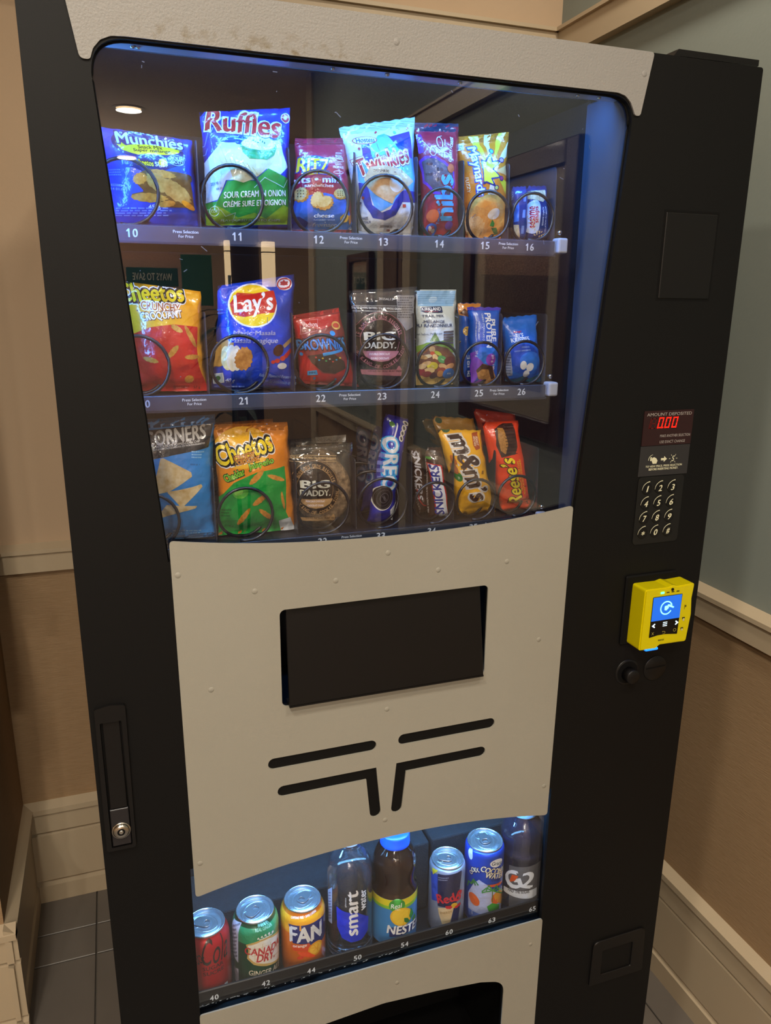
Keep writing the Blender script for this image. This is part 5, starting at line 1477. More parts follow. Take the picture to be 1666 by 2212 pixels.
BAGS.append(dict(name='protein_bar', label='blue and purple protein bar standing upright in front above number 25', cat='protein bar', quad=[(470.3, 1486.1), (521.2, 1485.8), (478.8, 1381.5), (520.7, 1381.5)], y=138.0, bulge=14.0, base='1a5ad0', e=5, ge=0.25, st=0.05, sb=0.04, pinch=0.02, seal='4a3cc0', zig=1, art=[
 ('P', 'logo', [(1.6, 103.3), (45.0, 103.7), (43.0, 100.9), (2.4, 100.4)], '4a3cc0'),
 ('P', 'logo', [(0.6, 42.4), (7.0, 47.1), (16.2, 29.2), (4.1, -1.1), (0.2, -3.1)], '7a3cc4'),
 ('P', 'logo', [(9.7, 51.2), (35.7, 51.1), (37.9, 24.6), (16.2, 29.2), (4.6, 38.8)], '1c78e0'),
 ('T', 'logo', 'PURE', 30.7, 74.0, 30.4, 7.96, -90.2, 'e4ecfc', {'b': 0.05}),
 ('T', 'logo', 'PROTEIN', 23.9, 73.9, 46.5, 8.76, -90.5, 'e4ecfc', {'b': 0.05}),
 ('T', 'lettering', 'CHEWY CHOCOLATE CHIP', 16.1, 76.1, 40.3, 2.67, -91.7, 'c8dcfc', {'b': 0.02}),
 ('T', 'lettering', 'TENDRES AVEC', 9.7, 73.9, 24.8, 2.16, -91.3, 'c8dcfc', {'b': 0.02}),
 ('T', 'lettering', 'PÉPITES DE CHOCOLAT', 6.6, 74.1, 38.9, 1.88, -91.6, 'c8dcfc', {'b': 0.02}),
 ('E', 'logo', 27.7, 34.3, 7.92, 8.36, -0.7, '8a38b4'),
 ('T', 'lettering', '20 g', 29.8, 35.7, 11.5, 4.96, -84.1, 'f0e4fc', {'b': 0.03}),
 ('T', 'lettering', '190', 33.4, 23.6, 7.2, 3.16, -81.2, 'f0e4fc', {'b': 0.02}),
 ('T', 'lettering', '50 g', 5.5, 42.2, 9.0, 2.78, -88.7, 'd8e8fc', {'b': 0.02}),
 ('P', 'picture', [(6.0, 19.4), (16.2, 28.5), (31.6, 24.1), (42.2, 3.0), (23.3, -0.8), (9.4, 8.0)], '*cookie'),
 ('P', 'picture', [(6.0, 19.4), (13.8, 28.5), (31.5, 24.8), (37.6, 7.4), (32.5, 6.0), (25.2, 20.6), (13.4, 20.8), (7.7, 15.2)], '3a2018'),
 ('P', 'logo', [(4.1, 0.3), (12.4, 6.5), (21.5, 5.5), (12.8, -2.0)], '9a50d8')]))
BAGS.append(dict(name='protein_bar', label='blue protein bar with an orange top, tucked behind the upright one at number 25', cat='protein bar', quad=[(466.5, 1491.2), (504.7, 1491.5), (474.8, 1381.5), (494.0, 1381.5)], y=165.0, bulge=12.0, base='1c60cc', e=5, ge=0.25, st=0.05, sb=0.04, pinch=0.02, zig=1, art=[
 ('P', 'logo', [(0.8, 109.6), (28.2, 109.6), (25.5, 89.7), (0.5, 93.9)], 'd88a2c'),
 ('P', 'picture', [(1.1, 96.7), (6.9, 103.5), (11.9, 96.7), (10.3, 91.3), (4.5, 94.0)], '5a3420'),
 ('E', 'logo', 8.3, 72.3, 4.69, 6.35, -0.4, 'd8b050'),
 ('T', 'lettering', '21 g', 7.3, 72.7, 6.9, 2.93, 89.1, '4a3010', {'b': 0.02}),
 ('T', 'logo', 'PURE', 13.7, 23.5, 31.8, 8.81, 95.9, 'dce8fc', {'b': 0.05}),
 ('P', 'logo', [(5.1, 6.9), (21.3, 8.2), (26.1, -0.5), (13.0, -2.5)], '3028b0')]))
BAGS.append(dict(name='snack_packet', label='blue crispy marshmallow square packet above number 26', cat='snack packet', quad=[(522.0, 1471.5), (577.6, 1476.5), (532.5, 1383.4), (592.8, 1381.5)], y=138.0, bulge=20.0, base='1866d4', zig=1, wr=1.5, art=[
 ('E', 'logo', 24.1, 33.6, 25.3, 21.61, -1.1, '1450c0'),
 ('E', 'logo', 35.2, 30.4, 18.03, 13.66, -1.8, '2a74dc'),
 ('P', 'logo', [(1.3, 3.0), (15.1, 3.1), (26.9, 9.7), (37.3, 4.6), (56.7, 12.0), (56.4, -1.7), (1.6, 0.3)], '0e5a78'),
 ('T', 'logo', 'RICE', 20.3, 66.6, 12.5, 6.67, 0.8, 'd4e6fc', {'b': 0.04}),
 ('T', 'logo', 'KRISPIES', 21.1, 61.2, 28.0, 6.35, 3.1, 'd4e6fc', {'b': 0.05}),
 ('T', 'logo', 'Kellogg’s', 18.6, 71.9, 12.2, 3.29, 4.1, 'c83040', {'b': 0.03, 'sh': 0.2}),
 ('T', 'lettering', 'SQUARES', 10.0, 66.7, 6.6, 1.69, 2.6, 'b8d8fc', {'b': 0.02}),
 ('T', 'lettering', 'ORIGINAL', 26.7, 50.8, 13.1, 1.95, 1.2, 'b8d8fc', {'b': 0.02}),
 ('T', 'lettering', 'GOÛT ORIGINAL', 22.2, 46.1, 25.0, 2.53, 4.1, 'b8d8fc', {'b': 0.02}),
 ('E', 'picture', 23.2, 24.9, 5.18, 6.38, 9.2, 'e4eaf4'),
 ('E', 'picture', 33.8, 22.1, 5.67, 6.05, -11.1, 'e8ecf4'),
 ('E', 'picture', 29.5, 12.5, 4.89, 5.21, -0.3, 'dce4f0'),
 ('P', 'lettering', [(0.5, 43.2), (4.8, 45.0), (10.1, 9.5), (2.3, 7.7)], '8c98b4'),
 ('G', 'lettering', [(0.9, 10.6), (8.0, 11.0), (6.4, 42.2), (0.9, 41.8)], 8, '4a5878')]))
BAGS.append(dict(name='snack_bag', label='blue popped corn chip bag with a black band, leftmost on the lowest snack shelf', cat='snack bag', quad=[(-9.6, 1347.3), (120.2, 1351.7), (-11.7, 1189.5), (114.1, 1189.5)], y=138.0, bulge=22.0, base='2686d8', seal='24527e', art=[
 ('P', 'logo', [(-0.4, 144.7), (125.4, 148.5), (121.1, 119.5), (53.8, 112.5), (-3.7, 101.4)], '2a282c'),
 ('T', 'logo', 'POPCORNERS', 63.1, 136.8, 106.8, 17.93, 3.7, 'c8c4c0', {'b': 0.05}),
 ('T', 'lettering', 'WHOLESOME POPPED-CORN CHIP', 81.3, 127.7, 55.5, 2.82, 2.8, 'd0ccc8', {'b': 0.02}),
 ('T', 'lettering', 'SOUFFLÉ CROQUANTES ET NOURRISSANTES', 83.0, 124.7, 64.8, 2.84, 2.5, 'd0ccc8', {'b': 0.02}),
 ('P', 'picture', [(58.4, 112.2), (62.0, 112.5), (96.9, 91.6), (97.6, 86.1), (68.4, 69.1), (45.4, 66.6)], '*corn'),
 ('P', 'picture', [(64.7, 68.8), (110.0, 74.4), (111.9, 71.0), (86.3, 48.9), (81.3, 48.9)], '*corn'),
 ('P', 'picture', [(46.8, 32.8), (64.2, 51.8), (104.1, 47.0), (101.5, 44.0), (79.9, 40.5)], '*corn'),
 ('G', 'lettering', [(98.0, 108.6), (115.8, 106.1), (115.8, 116.8), (98.3, 119.0)], 3, '8cc4f0'),
 ('T', 'lettering', '2025 JL 1', 102.2, 100.4, 12.7, 2.13, -7.7, '1a3a60', {'b': 0.01}),
 ('G', 'lettering', [(71.2, 8.5), (113.0, 4.7), (113.3, 11.2), (71.0, 16.9)], 2, '8cc4f0')]))
BAGS.append(dict(name='snack_bag', label='orange and green cheese puff bag in front on the lowest snack shelf', cat='snack bag', quad=[(117.2, 1338.4), (213.9, 1338.0), (116.5, 1189.5), (225.9, 1189.5)], y=138.0, bulge=26.0, base='e4881a', seal='d07c1c', art=[
 ('E', 'logo', 35.3, 119.3, 38.93, 25.98, 7.4, 'f0b426'),
 ('P', 'logo', [(-0.6, 52.5), (18.5, 74.8), (50.8, 88.5), (92.8, 92.2), (87.6, 29.2), (101.2, -7.5), (0.7, -3.5), (-0.0, 20.1)], '1a963a'),
 ('P', 'logo', [(77.1, 17.5), (93.4, 20.6), (100.7, -6.0), (81.4, -7.5)], 'd8dce4'),
 ('T', 'logo', 'Cheetos', 37.4, 117.7, 79.6, 26.91, 14.5, 'f0d01c', {'b': 0.06, 'ol': ('140f10', 1.4), 'ol2': ('ece4dc', 2.3)}),
 ('T', 'lettering', 'CRUNCHY', 36.7, 109.0, 28.8, 7.14, 11.3, 'e09a38', {'b': 0.04, 'ol': ('7a3a10', 0.5)}),
 ('T', 'lettering', 'CROQUANT', 41.6, 103.6, 31.2, 6.78, 9.0, 'e09a38', {'b': 0.04, 'ol': ('7a3a10', 0.5)}),
 ('T', 'lettering', 'Cheddar', 21.1, 84.9, 28.6, 9.27, 22.9, '86cc34', {'b': 0.04, 'ol': ('1a4a18', 0.7)}),
 ('T', 'lettering', 'Jalapeño', 58.1, 98.1, 36.3, 10.0, 11.6, '86cc34', {'b': 0.04, 'ol': ('1a4a18', 0.7)}),
 ('E', 'picture', 50.1, 81.8, 13.48, 3.75, 42.4, '*puff'),
 ('E', 'picture', 77.1, 78.8, 12.75, 3.02, -21.8, '*puff'),
 ('E', 'picture', 30.9, 27.7, 13.91, 3.51, 57.2, '*puff'),
 ('E', 'picture', 84.2, 46.7, 12.71, 1.99, -84.1, '*puff'),
 ('E', 'picture', 27.5, 61.7, 10.46, 7.64, 15.9, '58b838'),
 ('E', 'picture', 25.1, 62.3, 6.13, 3.8, 16.6, '88d050'),
 ('E', 'picture', 52.0, 50.7, 11.52, 3.75, 37.9, '*puff'),
 ('E', 'picture', 60.3, 29.0, 12.7, 3.5, -42.7, '*puff'),
 ('T', 'lettering', '2025 MR 18', 13.0, 14.0, 11.2, 2.78, -6.6, '0c3a18', {'b': 0.01}),
 ('G', 'lettering', [(2.8, 27.5), (15.2, 28.6), (15.2, 40.9), (2.8, 39.4)], 3, '0f6a28')]))
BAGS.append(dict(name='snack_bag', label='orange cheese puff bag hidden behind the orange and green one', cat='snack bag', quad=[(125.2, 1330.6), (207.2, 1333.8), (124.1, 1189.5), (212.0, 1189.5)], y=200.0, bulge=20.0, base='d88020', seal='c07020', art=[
 ]))
BAGS.append(dict(name='wrapped_cookie', label='clear wrapped oatmeal cookie with a round black and tan label above number 32', cat='cookie', quad=[(212.5, 1303.8), (303.0, 1306.4), (223.9, 1189.5), (308.0, 1189.5)], y=138.0, bulge=18.0, base='c4c4c0', e=4, ge=0.3, st=0.12, sb=0.05, kind='film2', wr=1.3, art=[
 ('P', 'lettering', [(2.2, 105.2), (64.0, 100.3), (63.8, 99.9), (2.2, 104.7)], 'd0b080'),
 ('T', 'lettering', '30g DE GRAINS ENTIERS • 30g OF WHOLE GRAINS', 31.5, 99.6, 61.9, 3.23, -5.2, 'd0b080', {'b': 0.02}),
 ('P', 'lettering', [(0.1, 97.9), (62.5, 93.9), (62.5, 93.5), (0.1, 97.4)], 'd0b080'),
 ('E', 'logo', 28.6, 59.9, 34.11, 37.83, -4.2, '1c1413'),
 ('O', 'logo', 28.6, 59.9, 33.6, 37.26, 0.51, 'b08c60'),
 ('O', 'logo', 28.6, 59.9, 25.24, 27.99, 0.51, 'b08c60'),
 ('A', 'lettering', 'LE BOSS DES GROS BISCUITS', 28.6, 59.9, 27.3, 30.3, 168, 12, 4.97, 'b08c60'),
 ('A', 'lettering', 'THE KING OF COOKIE TOWN', 28.6, 59.9, 31.7, 35.2, 190, 350, 4.97, 'b08c60'),
 ('P', 'logo', [(4.4, 45.8), (52.6, 44.1), (47.2, 36.7), (36.9, 32.0), (26.2, 31.2), (16.2, 33.3), (7.8, 38.5)], 'b08c60'),
 ('T', 'logo', 'BIG', 28.6, 65.7, 41.7, 11.23, -3.2, 'dcdccc', {'b': 0.07}),
 ('T', 'logo', 'DADDY.', 27.6, 53.6, 43.0, 8.8, -2.8, 'dcdccc', {'b': 0.07}),
 ('T', 'lettering', 'MORCEAUX CHOCOLAT', 26.1, 41.8, 27.3, 2.94, -3.3, 'e8dce0', {'b': 0.03}),
 ('T', 'lettering', 'CHOCOLATE CHUNK', 25.6, 35.9, 24.1, 2.98, -3.4, 'e8dce0', {'b': 0.03}),
 ('P', 'logo', [(2.8, 19.1), (48.6, 17.5), (52.6, 22.0), (54.7, 14.8), (52.9, 10.5), (2.6, 14.4)], 'b08c60'),
 ('T', 'lettering', 'COSTAUD, MAIS TENDRE! / BIG, BUT TENDER!', 33.7, 16.2, 46.3, 3.26, -4.4, '2a1a18', {'b': 0.02})]))
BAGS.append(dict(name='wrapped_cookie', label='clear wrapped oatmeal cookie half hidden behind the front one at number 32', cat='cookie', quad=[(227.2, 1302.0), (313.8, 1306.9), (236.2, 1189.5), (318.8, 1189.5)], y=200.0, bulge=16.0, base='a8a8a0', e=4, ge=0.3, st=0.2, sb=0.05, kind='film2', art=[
 ('T', 'lettering', '30g DE GRAINS ENTIERS • 30g OF WHOLE GRAINS', 35.9, 103.7, 48.7, 3.38, -3.0, 'b09870', {'b': 0.02}),
 ('P', 'lettering', [(39.4, 116.7), (83.9, 114.0), (82.1, 103.9), (39.9, 107.0)], '8a8880'),
 ('G', 'lettering', [(40.1, 109.5), (82.2, 105.2), (82.5, 110.9), (40.5, 115.3)], 3, '5a5850')]))
BAGS.append(dict(name='cookie_roll', label='leaning blue sandwich cookie roll in front above number 33', cat='cookie roll', quad=[(352.4, 1343.7), (386.1, 1334.9), (325.2, 1189.5), (363.0, 1189.5)], y=138.0, bulge=18.0, base='2028a4', e=2.2, ge=0.25, st=0.05, pinch=0, art=[
 ('T', 'logo', 'OREO', 14.1, 86.4, 75.6, 19.84, -82.8, 'dce0ea', {'b': 0.06, 'ol': ('3aa4e4', 1.5)}),
 ('E', 'picture', 12.8, 37.7, 13.88, 18.51, 15.1, 'e4e2dc'),
 ('E', 'picture', 13.4, 38.4, 13.36, 17.51, 14.4, '1a1618'),
 ('O', 'picture', 13.4, 38.4, 12.73, 16.14, 0.59, '5a565c'),
 ('O', 'picture', 13.4, 38.4, 9.43, 12.17, 0.71, '4a464c'),
 ('O', 'picture', 13.4, 38.4, 5.66, 7.41, 0.71, '5a565c'),
 ('T', 'picture', 'OREO', 13.5, 38.3, 9.0, 2.95, -53.5, '6a666c', {'b': 0.03}),
 ('P', 'logo', [(26.4, 19.9), (37.5, 32.7), (37.4, -0.1), (33.9, 1.6)], 'e8ecf4'),
 ('E', 'logo', 9.9, 140.1, 3.52, 3.41, 12.2, '5a8a48'),
 ('E', 'logo', 32.2, 144.6, 3.21, 4.72, -104.8, 'd8d4cc'),
 ('E', 'logo', 27.7, 137.8, 4.25, 4.45, -58.3, 'd8d4cc'),
 ('E', 'logo', 26.0, 130.6, 4.42, 4.22, -56.6, 'd8d4cc'),
 ('E', 'logo', 24.7, 123.4, 4.47, 4.04, -56.6, 'd8d4cc'),
 ('E', 'logo', 32.2, 144.6, 2.08, 2.18, -104.8, '4a4a54'),
 ('E', 'logo', 27.7, 137.8, 2.75, 2.05, -58.3, '4a4a54'),
 ('E', 'logo', 26.0, 130.6, 2.86, 1.95, -56.6, '4a4a54'),
 ('E', 'logo', 24.7, 123.4, 2.89, 1.87, -56.6, '4a4a54'),
 ('L', 'logo', [(17.0, 142.3), (13.4, 123.5)], 2.04, 'e8e8f4'),
 ('G', 'lettering', [(2.4, 60.3), (9.7, 62.4), (4.1, 103.0), (-2.8, 100.5)], 4, '8088d8')]))
BAGS.append(dict(name='cookie_roll', label='dark blue sandwich cookie roll, second behind the leaning front one', cat='cookie roll', quad=[(355.9, 1318.0), (380.8, 1311.7), (335.6, 1189.5), (353.9, 1189.5)], y=200.0, bulge=16.0, base='1e2270', e=2.2, ge=0.25, st=0.05, pinch=0, art=[  # wrapper and lettering dimmed: shade of the tray put into the colours
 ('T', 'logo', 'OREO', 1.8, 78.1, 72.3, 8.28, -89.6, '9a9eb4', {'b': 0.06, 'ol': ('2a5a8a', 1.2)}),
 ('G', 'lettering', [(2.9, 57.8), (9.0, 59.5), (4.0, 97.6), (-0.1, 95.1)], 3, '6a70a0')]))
BAGS.append(dict(name='cookie_roll', label='dark blue sandwich cookie roll, rearmost of the three at number 33', cat='cookie roll', quad=[(347.2, 1307.9), (373.1, 1301.2), (348.6, 1189.5), (366.5, 1189.5)], y=260.0, bulge=16.0, base='1a1e58', e=2.2, ge=0.25, st=0.05, pinch=0, art=[  # dimmed further, the deeper shade is in the colours
 ('T', 'logo', 'OREO', 5.7, 72.0, 76.8, 11.98, -92.4, '7a7e94', {'b': 0.06, 'ol': ('224a70', 1.2)})]))
BAGS.append(dict(name='chocolate_bar', label='brown caramel nougat chocolate bar with red bordered lettering above number 34', cat='chocolate bar', quad=[(412.1, 1293.4), (438.3, 1292.0), (418.2, 1189.5), (452.4, 1189.5)], y=138.0, bulge=14.0, base='3a221a', e=5, ge=0.2, st=0.07, sb=0.03, pinch=0, zig=1, art=[
 ('P', 'logo', [(0.4, 82.8), (20.5, 79.7), (28.9, -3.3), (9.7, -1.4)], 'b81c24'),
 ('P', 'logo', [(1.5, 81.2), (18.5, 78.0), (27.0, -1.0), (11.3, 0.6)], 'e4e8f4'),
 ('T', 'logo', 'SNICKERS', 11.5, 42.6, 77.0, 13.38, 94.8, '1a3090', {'b': 0.06, 'sh': 0.15}),
 ('T', 'lettering', 'MILK CHOCOLATE, NOUGAT, CARAMEL', 0.4, 48.5, 80.8, 1.47, 90.5, 'd8d0d0', {'b': 0.02}),
 ('E', 'logo', 3.4, 89.4, 3.69, 1.85, 0.2, '4a9a40'),
 ('G', 'lettering', [(10.5, 87.4), (15.8, 87.3), (17.2, 93.1), (11.8, 93.1)], 2, 'b8b0a8')]))
BAGS.append(dict(name='chocolate_bar', label='brown chocolate bar turned upside down, left behind the one at number 34', cat='chocolate bar', quad=[(399.3, 1286.1), (416.7, 1286.7), (410.6, 1189.5), (428.6, 1189.5)], y=165.0, bulge=12.0, base='341e18', e=5, ge=0.2, st=0.07, sb=0.03, pinch=0, zig=1, art=[
 ('T', 'logo', 'SNICKERS', 6.2, 58.9, 73.7, 9.66, -91.8, 'c8c8d4', {'b': 0.06, 'sh': 0.15}),
 ('L', 'logo', [(2.1, 38.7), (3.7, 22.4), (8.9, 14.5), (13.5, 13.2)], 1.27, 'b01c24'),
 ('T', 'lettering', 'CHOCOLATE BAR', 2.5, 14.6, 33.3, 1.93, -79.7, 'a09890', {'b': 0.02})]))
BAGS.append(dict(name='candy_bag', label='yellow peanut chocolate candy bag with a white bordered brown logo above number 35', cat='candy bag', quad=[(430.1, 1318.3), (497.6, 1313.7), (465.6, 1189.5), (529.4, 1189.5)], y=138.0, bulge=22.0, base='eeb01c', st=0.07, sb=0.05, zig=1, art=[
 ('P', 'logo', [(50.8, 126.5), (61.2, 129.2), (56.7, 104.6), (48.0, 102.1), (45.6, 109.8)], 'b0521e'),
 ('T', 'logo', 'm&m’s', 32.1, 73.9, 101.4, 33.8, -84.2, '42261c', {'b': 0.07, 'ol': ('d8d4d4', 1.8)}),
 ('T', 'lettering', 'PEANUT', 55.2, 115.4, 13.0, 4.15, -102.8, 'f4dcc0', {'b': 0.03}),
 ('T', 'lettering', 'ARACHIDE', 50.8, 115.2, 14.6, 3.58, -106.0, 'f4dcc0', {'b': 0.03}),
 ('E', 'picture', 9.4, 62.2, 5.21, 7.45, 9.1, '2e7a34'),
 ('E', 'picture', 7.1, 74.6, 3.74, 8.39, 10.9, 'a85428'),
 ('E', 'picture', 8.5, 87.5, 3.13, 7.61, 8.6, 'c06a28'),
 ('T', 'picture', 'm', 9.5, 60.6, 3.6, 2.42, -83.1, 'c8e0c8', {'b': 0.03}),
 ('E', 'logo', 11.7, 132.0, 6.76, 5.51, 1.4, '3a5a2c'),
 ('G', 'lettering', [(42.9, 52.5), (48.1, 51.9), (54.8, 74.4), (48.8, 75.2)], 2, 'a07010')]))
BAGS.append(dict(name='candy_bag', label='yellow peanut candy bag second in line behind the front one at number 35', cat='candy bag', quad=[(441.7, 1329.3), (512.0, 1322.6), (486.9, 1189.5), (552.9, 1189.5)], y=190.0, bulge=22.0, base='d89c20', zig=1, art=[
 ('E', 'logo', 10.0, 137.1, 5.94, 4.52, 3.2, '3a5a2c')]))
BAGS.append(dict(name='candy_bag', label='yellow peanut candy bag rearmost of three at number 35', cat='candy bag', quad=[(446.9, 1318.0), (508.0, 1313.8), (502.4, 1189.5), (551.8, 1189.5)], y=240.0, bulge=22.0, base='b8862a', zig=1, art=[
 ('E', 'logo', 1.8, 108.0, 3.69, 7.39, 26.3, '2a2a20'),
 ('P', 'logo', [(-0.4, 132.3), (17.3, 134.7), (14.4, 122.5), (-2.9, 119.8)], '8a6a2a')]))
BAGS.append(dict(name='candy_pack', label='orange peanut butter cup pack with yellow lettering right of number 35', cat='candy pack', quad=[(498.7, 1325.2), (557.2, 1325.9), (537.5, 1189.5), (589.2, 1189.5)], y=138.0, bulge=16.0, base='e4441a', e=5, ge=0.25, st=0.06, sb=0.09, pinch=0, art=[
 ('P', 'picture', [(14.8, 130.4), (31.6, 137.6), (46.2, 137.1), (41.2, 102.3), (35.8, 91.4), (13.4, 87.9), (10.2, 107.4)], '*choc'),
 ('P', 'picture', [(19.6, 132.0), (28.0, 131.1), (27.7, 106.5), (21.0, 92.4), (14.9, 98.4), (14.9, 116.7)], '*peanut'),
 ('L', 'picture', [(33.4, 133.8), (46.6, 134.1)], 0.97, '2a1610'),
 ('L', 'picture', [(29.5, 130.4), (43.2, 130.6)], 0.95, '2a1610'),
 ('L', 'picture', [(27.8, 126.1), (41.9, 126.3)], 0.96, '2a1610'),
 ('L', 'picture', [(26.7, 121.5), (41.1, 121.7)], 0.97, '2a1610'),
 ('L', 'picture', [(25.8, 116.9), (40.6, 117.0)], 0.97, '2a1610'),
 ('L', 'picture', [(25.0, 112.2), (40.1, 112.3)], 0.98, '2a1610'),
 ('L', 'picture', [(24.3, 107.5), (39.8, 107.6)], 0.99, '2a1610'),
 ('L', 'picture', [(23.6, 102.7), (39.5, 102.8)], 0.99, '2a1610'),
 ('L', 'picture', [(23.0, 97.9), (39.3, 97.9)], 1.0, '2a1610'),
 ('L', 'picture', [(22.3, 93.1), (39.1, 93.1)], 1.0, '2a1610'),
 ('T', 'logo', 'Reese’s', 23.0, 49.6, 74.8, 22.93, 93.5, 'f0d81c', {'b': 0.04, 'sh': 0.15, 'ol': ('4a2010', 0.9)}),
 ('T', 'lettering', 'PEANUT BUTTER CUPS', 37.1, 57.8, 47.1, 2.9, 90.5, 'f0c020', {'b': 0.02}),
 ('T', 'lettering', 'MOULES AU BEURRE D’ARACHIDES', 40.9, 55.7, 55.8, 2.65, 91.1, 'f0c020', {'b': 0.02}),
 ('T', 'lettering', '46 g', 48.4, 13.4, 12.1, 4.42, 115.1, '5a1c0c', {'b': 0.02}),
 ('T', 'lettering', '3', 43.8, 40.1, 2.4, 3.34, 91.8, '5a1c0c', {'b': 0.02})]))
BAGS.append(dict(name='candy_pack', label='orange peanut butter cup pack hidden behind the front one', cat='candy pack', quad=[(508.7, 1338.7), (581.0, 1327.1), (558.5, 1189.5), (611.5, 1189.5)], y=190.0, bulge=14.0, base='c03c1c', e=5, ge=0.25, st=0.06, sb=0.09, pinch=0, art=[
 ]))
DRINKS.append(dict(label='red sugar free cola can at the left end of the drink shelf', kind='can', x=63.5, y=65.0, r=33.0, h=120.0, base='b0121c', art=[
 ('T', 'logo', 'Cola', 10.4, 95.4, 40.7, 39.8, -2.0, '180608', {'b': -0.005, 'sh': 0.25}),
 ('T', 'logo', 'Coca-', -17.4, 89.2, 19.8, 21.1, 31.4, '180608', {'b': -0.005, 'sh': 0.25}),
 ('T', 'lettering', 'SUGAR', 5.0, 70.6, 30.3, 6.29, 0.1, '180608', {'b': 0.01}),
 ('T', 'lettering', 'SUCRE', 5.5, 61.6, 30.5, 6.35, -1.0, '180608', {'b': 0.01}),
 ('P', 'lettering', [(20.5, 32.4), (26.7, 30.7), (26.5, 19.0), (19.9, 21.9)], 'd8dce4')]))
DRINKS.append(dict(label='green ginger ale can standing above number 42', kind='can', x=134.0, y=65.0, r=33.0, h=122.0, base='0e4a30', art=[
 ('B', 'logo', 0.09, 0.114, '168a5c'),
 ('P', 'logo', [(-20.3, 89.0), (-12.3, 92.7), (0.3, 96.3), (11.0, 97.4), (42.1, 86.0), (35.3, 37.6), (9.2, 47.2), (-9.9, 55.3), (-19.3, 65.2), (-16.7, 79.8)], 'c8a860'),
 ('P', 'logo', [(-17.7, 88.1), (-11.2, 89.6), (1.5, 93.6), (12.3, 93.5), (41.1, 82.2), (35.6, 40.5), (9.4, 51.5), (-8.5, 59.2), (-16.5, 67.4), (-14.1, 80.2)], 'e8e4dc'),
 ('L', 'logo', [(-11.5, 81.1), (7.7, 83.8), (36.3, 71.8)], 0.51, 'c0a878'),
 ('L', 'logo', [(-11.9, 70.2), (7.3, 73.1), (35.4, 62.2)], 0.51, 'c0a878'),
 ('L', 'logo', [(-12.3, 59.2), (7.0, 62.3), (34.5, 52.5)], 0.51, 'c0a878'),
 ('L', 'logo', [(-7.5, 87.1), (-7.8, 60.7)], 0.5, 'c0a878'),
 ('L', 'logo', [(3.8, 88.0), (3.6, 60.0)], 0.56, 'c0a878'),
 ('L', 'logo', [(16.6, 84.4), (16.3, 54.7)], 0.79, 'c0a878'),
 ('L', 'logo', [(-0.3, 97.2), (9.6, 97.5), (19.7, 96.8)], 1.57, 'dfe8e4'),
 ('E', 'logo', -2.1, 99.7, 1.28, 1.83, -14.4, 'dfe8e4'),
 ('E', 'logo', 3.0, 101.1, 1.37, 1.82, -21.7, 'dfe8e4'),
 ('E', 'logo', 8.3, 101.7, 1.53, 1.82, -28.1, 'dfe8e4'),
 ('E', 'logo', 14.1, 101.3, 1.8, 1.81, -33.7, 'dfe8e4'),
 ('E', 'logo', 20.7, 99.6, 2.29, 1.8, -38.4, 'dfe8e4'),
 ('L', 'logo', [(-1.9, 99.7), (1.6, 97.4)], 0.77, 'dfe8e4'),
 ('L', 'logo', [(3.3, 101.0), (5.8, 98.4)], 0.83, 'dfe8e4'),
 ('L', 'logo', [(8.6, 101.6), (10.2, 98.8)], 0.93, 'dfe8e4'),
 ('L', 'logo', [(14.4, 101.1), (14.9, 98.6)], 1.09, 'dfe8e4'),
 ('L', 'logo', [(21.1, 99.3), (20.3, 97.5)], 1.39, 'dfe8e4'),
 ('T', 'logo', 'CANADA', 7.1, 76.2, 58.9, 12.22, -6.6, 'b82028', {'b': 0.04}),
 ('T', 'logo', 'DRY.', 9.4, 63.4, 29.3, 13.75, -10.9, 'b82028', {'b': 0.05}),
 ('T', 'lettering', 'GINGER ALE', 8.3, 37.6, 51.4, 9.17, -9.1, 'e4dcc4', {'b': 0.02}),
 ('T', 'lettering', 'MADE FROM', 7.0, 117.7, 16.8, 3.41, 0.4, '9adcc0', {'b': 0.02}),
 ('T', 'lettering', 'REAL GINGER', 7.9, 111.9, 27.0, 4.13, -1.8, '9adcc0', {'b': 0.02}),
 ('P', 'lettering', [(-51.7, 113.6), (-30.8, 118.5), (-34.9, 50.7), (-55.4, 53.6)], 'b8c0d8'),
 ('G', 'lettering', [(-55.4, 42.8), (-35.7, 59.5), (-31.9, 120.9), (-48.4, 108.8)], 9, '5a647c'),
 ('P', 'lettering', [(-52.2, 31.1), (-35.0, 39.5), (-35.8, 11.7), (-47.3, 9.9)], 'a8a4b4')]))
